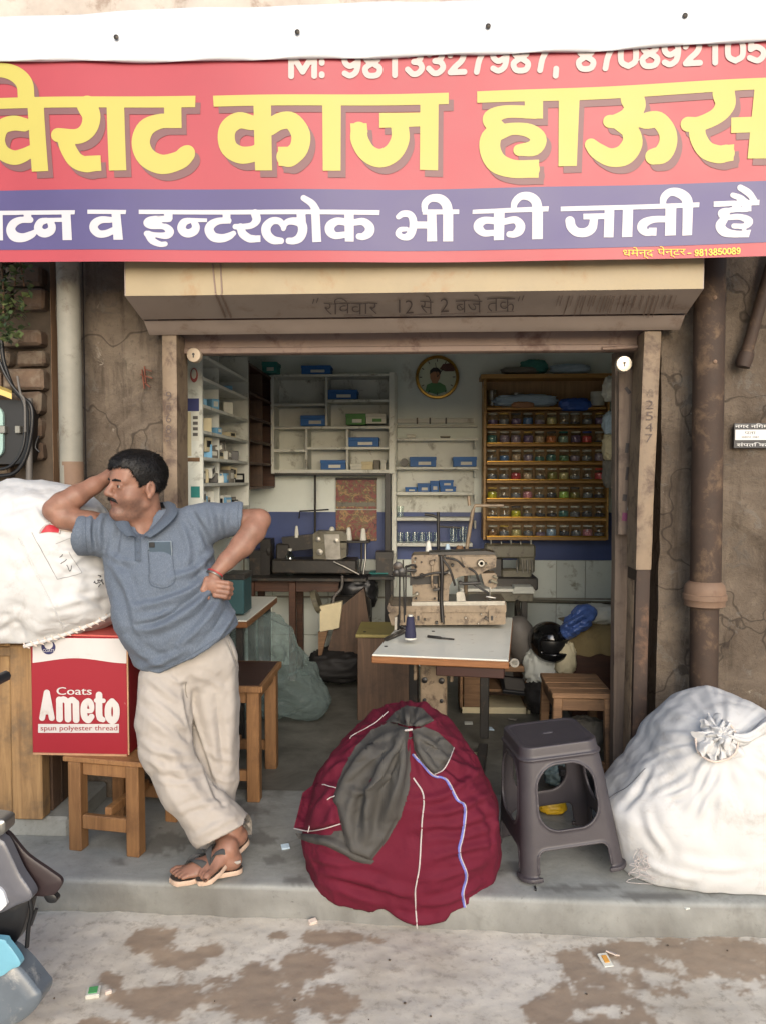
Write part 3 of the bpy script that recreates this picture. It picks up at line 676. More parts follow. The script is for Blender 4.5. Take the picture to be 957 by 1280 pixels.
glyphs(Z3, [[(15, 62), (1060, 20), (1060, 56), (350, 89), (15, 99)], [(170, 85), (230, 85), (230, 150), (172, 150)], [(170, 287), (217, 285), (215, 345), (170, 345)], [(282, 80), (350, 80), (340, 305), (280, 307)], [(840, 152), (920, 150), (920, 200), (840, 202)], [(915, 50), (985, 50), (985, 285), (893, 285)], [(800, 243), (850, 238), (848, 291), (800, 299)]],
       [[(205, 130, 21), (110, 128, 21), (66, 145, 27), (64, 162, 27), (88, 182, 22)], [(80, 198, 26), (130, 184, 20), (185, 190, 23), (215, 215, 26), (200, 246, 26), (152, 254, 19)], [(85, 190, 25), (60, 215, 33), (58, 255, 34), (80, 295, 34), (130, 315, 30), (190, 316, 29)],
        [(522, 85, 38), (530, 110, 34), (510, 140, 28), (470, 157, 23), (448, 158, 21)], [(480, 165, 23), (515, 190, 28), (522, 230, 33), (495, 268, 34), (450, 276, 30), (408, 255, 27), (388, 235, 21)], [(535, 158, 12), (565, 157, 26), (605, 155, 27), (634, 190, 28), (638, 230, 29), (620, 265, 30), (590, 274, 26)],
        [(815, 75, 36), (820, 110, 32), (795, 145, 26), (740, 170, 24), (702, 171, 24)], [(730, 175, 26), (735, 215, 27), (760, 255, 29), (800, 270, 29), (825, 266, 27)]], YP, YS)
def islands(V, F):
    F = np.asarray(F); lab = np.arange(len(V))
    while True:
        m = lab[F].min(1); new = lab.copy()
        for k in range(F.shape[1]): np.minimum.at(new, F[:, k], m)
        new = new[new]
        if (new == lab).all(): break
        lab = new
    for l_ in np.unique(lab[F[:, 0]]):
        f = F[lab[F[:, 0]] == l_]; u_, inv = np.unique(f, return_inverse=True); yield V[u_], inv.reshape(f.shape)
def lettering(name, V, F, mat, off, parent, dx=0, dy=0):
    if isinstance(F, np.ndarray):
        for v_, f_ in islands(V, F): mesh(name, on_sign(v_ + np.array([dx, dy]), off), f_, mat, parent)
    else: mesh(name, on_sign(V + np.array([dx, dy]), off), F, mat, parent)
def split_words(PL, SL, bounds):
    out = []
    for a, b in bounds:
        pl = [p for p in PL if a <= np.mean([q[0] for q in p]) < b]; sl = [s_ for s_ in SL if a <= np.mean([q[0] for q in s_]) < b]; out.append((pl, sl))
    return out
for pl, sl in split_words(YP, YS, ((-200, 250), (250, 570), (570, 1200))):
    V, F = letter_mesh(pl, sl); F = F[:, ::-1]
    lettering('lettering_shadow', V, F, 'print_shadow', .002, sign, 6.3, 8.3); 
    lettering('lettering', V, F, 'print_yellow', .0035, sign)
WP, WS = [], []
Z4, Z5, Z6, Z7 = (3.828, 0, 235), (3.828, 240, 235), (3.9875, 480, 225), (3.724, 700, 225)
glyphs(Z4, [[(-90, 107), (365, 110), (363, 130), (-90, 128)], [(-30, 120), (12, 120), (15, 250), (-28, 250)], [(115, 120), (152, 120), (152, 164), (115, 164)], [(300, 120), (343, 120), (350, 252), (305, 252)], [(215, 145), (305, 145), (305, 165), (215, 165)],
            [(425, 108), (610, 110), (608, 130), (425, 128)], [(540, 120), (582, 120), (595, 252), (550, 252)], [(670, 108), (1817, 107), (1815, 130), (670, 129)], [(790, 120), (830, 120), (830, 152), (790, 152)]],
       [[(148, 153, 14), (100, 153, 16), (65, 170, 20), (52, 200, 22), (70, 230, 24), (110, 238, 21), (150, 225, 18), (168, 213, 13)], [(225, 157, 13), (198, 165, 18), (185, 190, 20), (198, 212, 20), (222, 218, 20), (248, 205, 20), (252, 182, 18), (240, 162, 13)],
        [(535, 157, 14), (490, 157, 17), (460, 175, 20), (456, 200, 20), (480, 223, 18), (515, 222, 17), (550, 207, 16)],
        [(812, 150, 16), (735, 155, 17), (710, 170, 18), (730, 185, 15), (790, 187, 15), (816, 210, 20), (800, 230, 17), (750, 228, 12), (708, 222, 14)], [(716, 226, 18), (735, 255, 17), (770, 272, 13), (795, 271, 12)],
        [(910, 158, 13), (884, 167, 18), (872, 192, 20), (884, 213, 20), (908, 219, 20), (934, 206, 20), (940, 184, 18), (928, 163, 13)]], WP, WS)
glyphs(Z5, [[(-20, 145), (75, 148), (75, 165), (-20, 165)], [(150, 120), (187, 120), (187, 172), (150, 172)], [(503, 120), (545, 120), (548, 175), (505, 165)], [(572, 100), (612, 104), (620, 260), (578, 262)], [(730, 120), (775, 120), (775, 258), (733, 258)], [(285, 230), (330, 228), (330, 260), (285, 262)]],
       [[(178, 158, 14), (130, 160, 16), (95, 178, 20), (85, 205, 22), (105, 235, 22), (145, 242, 20), (180, 232, 17), (202, 218, 12)], [(305, 125, 20), (312, 155, 20), (290, 180, 15), (250, 187, 14), (210, 187, 13)], [(235, 190, 19), (245, 220, 20), (275, 242, 19), (300, 245, 17)],
        [(428, 255, 15), (390, 250, 20), (362, 225, 22), (358, 190, 22), (385, 162, 18), (420, 162, 16), (440, 185, 14), (440, 198, 11)], [(440, 185, 12), (460, 166, 15), (490, 162, 18), (524, 172, 22), (532, 205, 22), (518, 240, 21), (490, 255, 17), (465, 255, 15)], [(537, 53, 14), (575, 78, 17), (594, 108, 19)],
        [(735, 165, 17), (695, 162, 18), (664, 182, 22), (662, 210, 22), (687, 230, 17), (735, 225, 15)], [(775, 167, 15), (820, 163, 18), (849, 187, 22), (846, 215, 22), (820, 233, 17), (800, 233, 15)]], WP, WS)
glyphs(Z6, [[(190, 145), (372, 145), (372, 168), (190, 171)], [(150, 205), (225, 205), (225, 240), (150, 240)], [(213, 150), (258, 150), (262, 303), (212, 304)], [(292, 150), (342, 150), (342, 303), (292, 304)], [(440, 147), (818, 132), (815, 158), (438, 168)], [(545, 155), (598, 153), (595, 298), (545, 299)], [(735, 150), (788, 148), (788, 295), (735, 296)]],
       [[(70, 183, 13), (92, 168, 16), (125, 170, 17), (142, 195, 19), (142, 240, 19), (125, 275, 20), (95, 284, 15), (70, 268, 15), (80, 247, 13), (110, 243, 11)], [(200, 150, 14), (203, 115, 17), (232, 90, 18), (278, 92, 22), (308, 120, 24), (318, 165, 24)],
        [(545, 202, 17), (500, 200, 18), (472, 216, 23), (470, 240, 23), (497, 263, 17), (545, 262, 15)], [(598, 207, 16), (650, 199, 18), (676, 225, 23), (670, 253, 23), (645, 270, 17), (622, 270, 15)], [(642, 145, 13), (650, 110, 17), (680, 82, 18), (724, 84, 22), (754, 110, 24), (762, 155, 25)]], WP, WS)
glyphs(Z7, [[(0, 125), (645, 105), (643, 128), (0, 147)], [(205, 130), (250, 130), (245, 268), (200, 268)], [(105, 158), (215, 155), (215, 182), (105, 185)], [(290, 125), (338, 125), (333, 265), (285, 267)], [(488, 120), (538, 120), (535, 258), (485, 260)], [(568, 120), (615, 120), (610, 258), (565, 260)], [(410, 222), (447, 222), (445, 260), (410, 258)], [(710, 102), (920, 97), (918, 122), (710, 128)], [(840, 112), (882, 112), (882, 150), (840, 152)], [(840, 236), (880, 236), (870, 271), (830, 271)]],
       [[(43, 192, 22), (50, 220, 22), (75, 243, 21), (115, 245, 21), (145, 225, 21), (155, 185, 18)], [(488, 182, 15), (430, 184, 16), (390, 200, 21), (379, 222, 23), (395, 243, 17), (425, 243, 16)], [(475, 115, 13), (482, 80, 17), (510, 56, 18), (550, 60, 22), (584, 86, 24), (592, 125, 24)],
        [(862, 140, 13), (790, 143, 13), (748, 156, 18), (762, 176, 14), (830, 176, 14), (870, 196, 19), (850, 219, 14), (802, 218, 12)], [(757, 186, 18), (740, 215, 22), (757, 243, 22), (800, 254, 17), (850, 254, 16)], [(798, 74, 12), (832, 88, 15), (858, 108, 15)], [(833, 40, 15), (870, 65, 17), (898, 103, 14)]], WP, WS)
for pl, sl in split_words(WP, WS, ((-200, 97), (97, 165), (165, 478), (478, 580), (580, 690), (690, 880), (880, 1200))):
    V, F = letter_mesh(pl, sl, .7); lettering('lettering', V, F[:, ::-1], 'print_white', .0035, sign)
# phone numbers, partly under the flap
DG = {'0': [[(.5, .12), (.2, .25), (.14, .5), (.2, .75), (.5, .88), (.8, .75), (.86, .5), (.8, .25), (.5, .12)]], '1': [[(.3, .75), (.55, .9)], [(.55, .9), (.55, .08)]], '2': [[(.17, .68), (.3, .85), (.55, .89), (.8, .72), (.7, .48), (.4, .28), (.18, .1)], [(.18, .1), (.84, .1)]],
      '3': [[(.18, .74), (.35, .88), (.6, .87), (.78, .7), (.65, .54), (.45, .51)], [(.45, .51), (.72, .46), (.83, .28), (.65, .12), (.4, .1), (.16, .26)]], '5': [[(.78, .88), (.28, .88)], [(.28, .88), (.22, .5)], [(.22, .5), (.5, .58), (.8, .45), (.8, .25), (.55, .1), (.18, .2)]],
      '7': [[(.15, .88), (.85, .88)], [(.85, .88), (.55, .5), (.42, .08)]], '8': [[(.5, .52), (.22, .66), (.3, .86), (.5, .9), (.72, .86), (.78, .66), (.5, .52), (.17, .34), (.25, .13), (.5, .08), (.77, .13), (.84, .34), (.5, .52)]], '9': [[(.2, .18), (.45, .1), (.72, .22), (.82, .5), (.78, .75), (.5, .89), (.22, .75), (.22, .55), (.45, .43), (.78, .55)]],
      'M': [[(.1, .1), (.1, .9)], [(.1, .9), (.5, .25)], [(.5, .25), (.9, .9)], [(.9, .9), (.9, .1)]], ':': [[(.4, .12), (.4, .16)], [(.4, .55), (.4, .6)]], ',': [[(.35, .12), (.3, -.12)]], '-': [[(.15, .45), (.8, .45)]]}
def digits(txt, x0, cw, base, h, rad, slope=0, gaps=None):
    SL = []; x = x0
    for ch in txt:
        wd = cw * (.55 if ch in ':, ' else 1.35 if ch == 'M' else 1)
        for st in DG.get(ch, []): SL.append([(x + u * wd, base - v * h + (x + u * wd - x0) * slope, rad) for u, v in st])
        x += wd
    return SL
sl = digits('M: 9813327987, 8708921052', 361, 26.4, 100, 36, 3.6, -.0315); V, F = letter_mesh([], sl, .7); lettering('lettering', V, F[:, ::-1], 'print_pale', .0035, sign)
V, F = text2d('धमेनद्र'); 
def gold(body, x0, x1, b, t):
    V, F = text2d(body); lettering('lettering', fit(V, x0, b, x1, t), F, 'print_gold', .0035, sign)
gold('धमेन्द', 778, 816, 323.5, 309); gold('पेन्टर', 821, 856, 322, 308)
sl = digits('- 9813850089', 858, 5.7, 321, 9, .75, -.035); V, F = letter_mesh([], sl, .4); lettering('lettering', V, F[:, ::-1], 'print_gold', .0035, sign)

# ================================================================== shutter hood
simple('hood_yellow', (156, 140, 110), .5, .12, 4, .15, 30, dirt=((150, 120, 84), .35, 5), kind='World'); 
s = simple('hood_mauve', (152, 137, 126), .5, .1, 4, .12, 30, dirt=((120, 98, 84), .3, 5), kind='World')
simple('pencil', (92, 80, 76), .8, .2, 30)
hood = thing('shutter_hood', 'cream metal shutter box hood with handwritten opening hours above the doorway', 'shutter hood', (0, 3.13, aty(478, 415, 3.4)[2]))
XH0, XH1 = aty(157, 340, 3.13)[0], aty(878, 340, 3.13)[0]
prof = [(3.13, aty(478, 290, 3.13)[2]), (3.13, aty(478, 366, 3.13)[2]), (3.325, aty(478, 396, 3.325)[2]), (3.345, aty(478, 398, 3.345)[2]), (3.40, aty(478, 413, 3.40)[2]), (3.415, aty(478, 416, 3.415)[2]), (3.47, aty(478, 415, 3.47)[2] + .004)]
def hood_panel(name, seq, mat, amp, seed, sub=6):
    L = []; 
    for (a, b) in zip(seq[:-1], seq[1:]):
        for k in range(sub): t = k / sub; L.append((a[0] + (b[0] - a[0]) * t, a[1] + (b[1] - a[1]) * t))
    L.append(seq[-1]); xs = np.linspace(XH0, XH1, 90); G = np.array([[(x, y, z) for x in xs] for (y, z) in L]); P = G.reshape(-1, 3); d = amp * fbm(P * np.array([3, 6, 6]), 3, seed); P[:, 1] += d; P[:, 2] += d * .4
    return MB().grid(P.reshape(G.shape), flip=True).build(name, mat, hood, 60)
hood_panel('upper_panel', prof[0:2], 'hood_yellow', .005, 3); lowp = hood_panel('lower_panel', prof[1:3], 'hood_mauve', .003, 5)
hood_panel('lip', prof[3:6], 'hood_mauve', .004, 8, 3); hood_panel('soffit', prof[5:7], 'lintel_paint', .001, 8, 2)
for x in (XH0, XH1):
    sg = -1 if x < 0 else 1; pl = [(x, y, z) for (y, z) in prof] + [(x, FAC + .01, prof[-1][1]), (x, FAC + .01, prof[0][1])]
    mb = MB(); mb.prism(pl if sg < 0 else pl, (sg * .004, 0, 0)); mb.build('end_plate', 'hood_mauve', hood)
nl = np.cross([1, 0, 0], np.array([0, prof[2][0] - prof[1][0], prof[2][1] - prof[1][1]])); nl = nl / np.linalg.norm(nl); nl = nl if nl[1] < 0 else -nl
def on_plane(px, py, p0, n, off=0): d = ray(px, py); t = ((p0 - CAM) @ n) / (d @ n); return CAM + d * t + n * off
p0 = np.array([0, prof[1][0], prof[1][1]])
# seam straps (real raised strips) and joints
for (xa, ya, xb, yb) in ((266, 330, 270, 366), (276, 330, 278, 366)):
    a = aty(xa, ya, 3.127); b = aty(xb, yb, 3.127); mb = MB(); mb.bar(a, b, .006, .006); mb.build('seam', 'lintel_paint', hood)
for (xa, ya, xb, yb) in ((270, 367, 282, 396), (277, 367, 289, 396)):
    a = on_plane(xa, ya, p0, nl, .003); b = on_plane(xb, yb, p0, nl, .003); mb = MB(); mb.bar(a, b, .006, .006, nl); mb.build('seam', 'lintel_paint', hood)
def scribble(body, x0, x1, b, t, parent=lowp):
    V, F = text2d(body, -.012); Q = fit(V, x0, b, x1, t); P = np.array([on_plane(x, y + .7 * math.sin(x / 5), p0, nl, .006) for x, y in Q]); mesh('handwriting', P, F, 'pencil', parent)
scribble('रिववार', 405, 472, 391, 371); scribble('12 से', 498, 541, 390, 368); scribble('2 बजे', 550, 602, 389, 367); scribble('तक', 608, 643, 388, 371)
mb = MB()
for (xa, ya, xb, yb) in ((430, 393, 466, 393), (499, 393, 540, 391), (550, 391.5, 600, 390), (608, 389, 642, 388), (393, 372, 391, 378), (398, 371, 396, 377), (649, 369, 647, 375), (654, 368, 652, 374)):
    mb.bar(on_plane(xa, ya, p0, nl, .005), on_plane(xb, yb, p0, nl, .005), .0025, .002, nl)
mb.build('handwriting', 'pencil', lowp)
# dark runs of old paint at the right end of the hood
rr_ = random.Random(4); mb = MB()
for k in range(34):
    x = 700 + 150 * (k / 34) + rr_.uniform(-3, 3); y1 = rr_.uniform(380, 396); dx = -(y1 - 368) * .32; mb.bar(on_plane(x, 368, p0, nl, .0052), on_plane(x + dx, y1, p0, nl, .0052), rr_.uniform(.0015, .004), .001, nl)
mb.build('paint_runs', 'lintel_paint', lowp)

# ================================================================== rolling shutter, guides
sh = thing('rolling_shutter', 'rolled up brown shutter with rusty bottom rail and two round locks under the hood', 'shutter', (0, 3.55, aty(478, 441, 3.55)[2]))
a = aty(212, 428, 3.55); b = aty(812, 426, 3.55); z0, z1 = aty(478, 441, 3.55)[2], aty(478, 408, 3.55)[2]
xs = np.linspace(a[0], b[0], 60)
def rail(name, prof_, mat):
    G = np.array([[(x, y, z) for x in xs] for (y, z) in prof_]); P = G.reshape(-1, 3); P[:, 1] += .002 * fbm(P * 5, 3, 2); MB().grid(G, flip=True).build(name, mat, sh, 50)
rail('bottom_rail', [(3.55, z1 + .05), (3.55, z0 + .03), (3.543, z0 + .026), (3.543, z0 + .004), (3.548, z0), (3.60, z0), (3.60, z1 + .05)], 'lintel_paint')
for k in range(3):
    zz = z1 + .05 + k * .03; rail('slat', [(3.552, zz), (3.545, zz + .006), (3.545, zz + .024), (3.552, zz + .03)], 'lintel_paint')
simple('lock_metal', (190, 182, 168), .35, .1, 20, metal=.6); simple('lock_metal_old', (176, 160, 140), .5, .15, 20, metal=.2)
for (px, py, r_, m_) in ((243, 444, .034, 'lock_metal_old'), (779, 455, .036, 'lock_metal')):
    p = aty(px, py, 3.53); o = MB().lathe([(r_, -.022), (r_, .004), (r_ * .92, .009), (r_ * .5, .011), (0, .011)], p, 24, rotx(R(90))).build('lock_disc', m_, sh, 40)
    MB().box(p + np.array([0, -.0125, -.006]), (.005, .004, .014)).lathe([(.006, 0), (.006, .003), (0, .003)], p + np.array([0, -.0105, .003]), 10, rotx(R(90))).build('keyhole', 'oily_black', o)
mb = MB(); mb.cyl(aty(752, 436, 3.535), aty(806, 433, 3.535), .008); mb.build('latch_rod', 'lintel_paint', sh, 60)
def slanted_post(name, pts, Y, d, mat, parent, amp=.004):
    """pts: (py, x_left, x_right)"""
    L = []
    for (py, xl, xr) in pts: L.append((aty(xl, py, Y), aty(xr, py, Y)))
    G = []
    for (a, b) in L: G.append([a + (0, d, 0), a, a * .8 + b * .2 - (0, .004, 0), a * .2 + b * .8 - (0, .004, 0), b, b + (0, d, 0)])
    G = np.array(G); n = 12; H = []
    for i in range(len(G) - 1):
        for k in range(n): H.append(G[i] * (1 - k / n) + G[i + 1] * k / n)
    H.append(G[-1]); H = np.array(H); P = H.reshape(-1, 3); P[:, 1] += amp * fbm(P * 6, 3, 3); return MB().grid(H[::-1]).build(name, mat, parent, 40)
gl = thing('shutter_guide', 'peeling cream shutter guide channel behind the man', 'shutter guide', aty(213, 1000, 3.42) * (1, 1, 0))
slanted_post('channel', ((417, 203, 221), (620, 205, 222), (1010, 209, 226)), 3.43, .16, 'guide_paint', gl)
gr = thing('shutter_guide', 'peeling cream shutter guide turning brown lower down beside the brown downpipe', 'shutter guide', aty(800, 1000, 3.42) * (1, 1, 0))
slanted_post('channel', ((414, 805, 826), (630, 796, 816), (712, 794, 813)), 3.43, .16, 'guide_paint', gr); slanted_post('lower_channel', ((712, 795, 812), (1010, 787, 804)), 3.435, .15, 'rust_brown', gr)
slanted_post('edge_strip', ((725, 791, 794.5), (1010, 783, 786.5)), 3.47, .1, 'guide_paint', gr)
# small handwriting column on both guides
def column_text(body_list, x, y0, dy, wd, Y, parent):
    for k, b_ in enumerate(body_list):
        V, F = text2d(b_, -.015); Q = fit(V, x - wd / 2, y0 + k * dy, x + wd / 2, y0 + k * dy - dy * .75); P = np.array([aty(px - k * .4 * (1 if x > 500 else 0), py, Y) for px, py in Q]); mesh('handwriting', P, F, 'pencil', parent)
column_text(['9', 'व', '6', '8', 'न'], 211, 500, 14, 7, 3.421, gl.children[0])
column_text(['रिव', '2', '5', '4', '7'], 812, 497, 14, 9, 3.421, gr.children[0])

# ================================================================== old door leaf inside on the right
dl = thing('door_leaf', 'weathered grey timber door leaf with stickers folded back in the doorway', 'door', aty(782, 960, 3.75) * (1, 1, 0))
slanted_post('post', ((440, 768, 792), (700, 768, 793), (985, 765, 790)), 3.72, .07, 'door_wood', dl, .006)
slanted_post('board', ((462, 773, 798), (668, 772, 789)), 3.66, .03, 'door_wood', dl, .003)
simple('sticker_purple', (126, 62, 96), .5, .1, 12); simple('sticker_dark', (70, 64, 62), .6, .1, 12)
for (px, py, w_, h_, m_) in ((780, 646, 6, 10, 'sticker_purple'), (783, 560, 4, 12, 'sticker_dark'), (783, 592, 3, 16, 'sticker_dark'), (784, 488, 9, 4, 'sticker_dark'), (780, 622, 5, 8, 'sticker_dark'), (786, 632, 4, 12, 'cloth_pale_blue')):
    p = aty(px, py, 3.652); mb = MB(); mb.box(p, (w_ * 3.65 / 960, .002, h_ * 3.65 / 960), roty(.1 if h_ > w_ else .9)); mb.build('sticker', m_, dl)

# ================================================================== pipes on the front
simple('pipe_grey', (134, 131, 120), .6, .15, 7, .2, 40, dirt=((96, 86, 74), .35, 9), kind='World'); simple('pipe_brown', (62, 47, 37), .75, .3, 9, .5, 40, dirt=((104, 84, 64), .4, 9), kind='World')
simple('pipe_brown_band', (122, 98, 80), .7, .15, 8, .3, 40, dirt=((96, 70, 54), .3, 6), kind='World')
t = thing('drain_pipe', 'grey plastic drain pipe with flaking patches running down beside bare bricks', 'pipe', aty(90, 900, 3.36) * (1, 1, 0))
a = aty(84, 250, 3.36); b = aty(91, 640, 3.36); d = (b - a) / (b[2] - a[2]); bot = a + d * (0.4 - a[2]); rad = 14.2 * 3.36 / 960
mb = MB(); pp = [a + (bot - a) * k / 30 for k in range(31)]; mb.tube(pp, [rad * (1 + .01 * math.sin(k * 2.1)) for k in range(31)], 24); mb.build('pipe', 'pipe_grey', t, 60)
q = aty(90.4, 585, 3.36); mb = MB(); mb.tube([q + (bot - a) * s_ for s_ in np.linspace(-.012, .05, 5)], rad * 1.012, 24); mb.build('flaked_patch', 'pipe_brown_band', t, 60)
mb = MB(); q = aty(85.5, 355, 3.36); mb.lathe([(rad + .003, -.01), (rad + .012, -.008), (rad + .012, .008), (rad + .003, .01)], aty(84.5, 262, 3.36), 24); mb.build('clamp', 'pipe_grey', t, 40)
t = thing('downpipe', 'thick brown cast iron downpipe with a collar on the plaster wall', 'pipe', aty(880, 900, 3.38) * (1, 1, 0))
a = aty(888, 250, 3.38); c_ = aty(881, 735, 3.38); d = (c_ - a) / (c_[2] - a[2]); rad = 18.2 * 3.38 / 960; bot = a + d * (-.02 - a[2])
mb = MB(); mb.tube([a + (c_ - a) * k / 24 for k in range(25)], rad, 24); mb.build('upper_pipe', 'pipe_brown', t, 60)
q = aty(880, 745, 3.38); mb = MB(); mb.lathe([(rad * 1.02, .065), (rad * 1.25, .05), (rad * 1.34, .03), (rad * 1.34, .012), (rad * 1.42, .008), (rad * 1.42, -.012), (rad * 1.34, -.018), (rad * 1.3, -.04), (rad * .95, -.05)], q, 28); mb.build('collar', 'pipe_brown_band', t, 40)
mb = MB(); mb.tube([q + (bot - q) * k / 10 for k in range(11)], rad * .92, 24); mb.build('lower_pipe', 'pipe_brown', t, 60)
for py in (372, 452):
    q = aty(893, py, 3.38 - rad); mb = MB(); mb.lathe([(.008, -.002), (.008, .004), (0, .007)], q, 10, rotx(R(90))); mb.build('paint_fleck', 'pipe_brown_band', t, 60)
t = thing('slanting_pipe', 'thin rusty pipe slanting down the wall above the address plate', 'pipe', aty(929, 458, 3.44))
a = aty(972, 300, 3.44); b = aty(930, 450, 3.44); mb = MB(); mb.tube([a, b], 7 * 3.44 / 960, 16); mb.build('pipe', 'pipe_brown', t, 60)
mb = MB(); mb.tube([b + (a - b) * .06, b, b + (a - b) * -.06], [.032, .034, .03], 12); mb.bar(b, b + np.array([0, .06, -.01]), .03, .02); mb.build('wall_bracket', 'rust_brown', t, 50)
# address plate
t = thing('address_plate', 'small black and white printed address plate on the plaster wall', 'plaque', aty(938, 560, 3.475))
simple('plate_dark', (42, 42, 46), .5, .1, 10); simple('plate_white', (208, 208, 206), .5, .06, 10)
def plate(x0, y0, x1, y1, Y, d, mat, nm): a = aty(x0, y1, Y); b = aty(x1, y0, Y); mb = MB(); mb.box(((a[0] + b[0]) / 2, Y, (a[2] + b[2]) / 2), (b[0] - a[0], d, b[2] - a[2])); return mb.build(nm, mat, t)
plate(916, 529, 968, 560, 3.47, .01, 'plate_dark', 'plate'); fld = plate(918, 537, 967, 550, 3.4645, .003, 'plate_white', 'field')
for (b_, x0, x1, y0, y1, m_, par) in (('नगर निगम', 918, 960, 535, 529.5, 'plate_white', t), ('पता', 930, 944, 543, 539.5, 'plate_dark', fld), ('मकान नंबर', 926, 948, 548, 544.5, 'plate_dark', fld), ('संपति कर', 920, 962, 558, 553, 'plate_white', t)):
    V, F = text2d(b_); Q = fit(V, x0, y0, x1, y1); mesh('lettering', np.array([aty(x, y, 3.4625) for x, y in Q]), F, m_, par)
# red mark on the plaster, torn notice traces
simple('red_ochre', (116, 68, 52), .9, .3, 20); mb = MB()
for (xa, ya, xb, yb) in ((178, 462, 181, 486), (181, 458, 183, 480), (183, 462, 190, 464), (182, 470, 191, 473), (181, 478, 188, 484), (176, 468, 180, 470)):
    mb.bar(aty(xa, ya, FAC - .022), aty(xb, yb, FAC - .022), .004, .012, (0, 1, 0))
tag(mb.build('painted_mark', 'red_ochre', None), 'small faded red painted hand mark on the plaster above the man', 'painted mark')

# ================================================================== electric box, cables and creeper at the brick wall
t = thing('electric_box', 'dark electric meter box with pale window and yellow lid on the bricks', 'meter box', aty(10, 585, 3.42))
def rrect(x0, y0, x1, y1, r_, Y, n=5):
    P = []
    for (cx, cy, a0) in ((x1 - r_, y0 + r_, 270), (x1 - r_, y1 - r_, 0), (x0 + r_, y1 - r_, 90), (x0 + r_, y0 + r_, 180)):
        for k in range(n + 1): an = R(a0 + 90 * k / n); P.append(aty(cx + r_ * math.cos(an), cy + r_ * math.sin(an), Y))
    return P
MB().prism(rrect(-60, 500, 36, 580, 16, 3.40), (0, .1, 0)).build('case', 'black_plastic', t, 40)
simple('meter_teal', (150, 178, 170), .3, .1, 10); MB().prism(rrect(-50, 506, 4, 574, 14, 3.385), (0, .03, 0)).build('window', 'meter_teal', t, 40)
simple('lid_yellow', (196, 170, 96), .5, .15, 10, dirt=((120, 96, 60), .3, 9)); G = []
for k in range(8): y = 478 + 14 * (k / 7) ** 2; x = -50 + 65 * k / 7; G.append([aty(x, y - 4, 3.40), aty(x, y, 3.33), aty(x, y + 7, 3.325)])
MB().grid(np.array(G)).build('lid', 'lid_yellow', t, 60)
for (px, py) in ((5, 537), (24, 537)): 
    p = aty(px, py, 3.392); MB().box(p, (.026, .03, .036), None, .003).build('clip', 'steel', t)
def cable(name, pts, Y, r_px, label, mat='black_plastic', cat='cable', group=None):
    P = spline([aty(x, y, Y + (d[0] if (d := q[2:]) else 0)) for q in pts for x, y in [q[:2]]], 8); o = MB().tube(P, r_px * Y / 960, 8).build(name, mat, None, 60); return tag(o, label, cat, group)
simple('cable_grey', (96, 92, 88), .6, .2, 10)
cable('power_cable', [(2, 425), (6, 455), (20, 490), (40, 510), (36, 560), (20, 590), (-10, 596)], 3.40, 2.6, 'thick black power cable looping round the electric meter box')
cable('power_cable', [(-4, 440), (4, 462), (14, 480), (30, 505), (30, 555), (14, 582), (-12, 588)], 3.37, 2.0, 'thinner black cable tucked inside the loop at the meter box')
cable('power_cable', [(22, 470), (26, 492), (31, 502), (32, 540)], 3.36, 1.6, 'short grey cable dropping to the meter box clip', 'cable_grey')
cable('power_cable', [(37, 498), (37, 560), (37, 625)], 3.42, 4.2, 'grey conduit standing upright beside the meter box', 'cable_grey', 'conduit')
cable('power_cable', [(49, 545), (46, 552), (45, 560), (50, 565)], 3.42, 1.2, 'tiny black hook of wire on the bricks')
# creeper
s = NT('leaf_green'); oi = s.n('ShaderNodeNewGeometry'); c = s.ramp(oi.outputs['Random Per Island'], [(0, lin(38, 52, 34)), (.6, lin(70, 88, 52)), (1, lin(112, 124, 76))]); s.base(c); s.set(Roughness=.6)
cr = thing('creeper', 'dark leafy creeper hanging over the bricks above the meter box', 'plant', aty(15, 430, 3.35)); rr_ = random.Random(11); mb = MB()
for k in range(420):
    px = rr_.gauss(2, 22); py = 300 + rr_.random() ** .8 * 130; 
    if px > 52 - (py - 330) * .28 + rr_.uniform(-8, 8): continue
    c_ = aty(px, py, 3.36 + rr_.uniform(-.1, .07)); L_ = rr_.uniform(.02, .042); M_ = rotz(rr_.uniform(0, 6.28)) @ rotx(rr_.uniform(-1.2, .6)) @ roty(rr_.uniform(-.6, .6))
    V = np.array([(0, 0, 0), (.45, .5, .06), (0, 1, -.05), (-.45, .5, .06), (0, .5, 0)]) * L_ @ M_.T + c_; mb.add(V, [(0, 1, 4), (1, 2, 4), (2, 3, 4), (3, 0, 4)])
mb.build('foliage', 'leaf_green', cr); mb = MB()
for k in range(5):
    P = spline([aty(-20 + k * 12 + rr_.uniform(-4, 4), 290 + j * 34, 3.40 - .02 * j) for j in range(4 - k // 3)], 5); mb.tube(P, .004, 6)
mb.build('stem', 'strip_wood', cr)

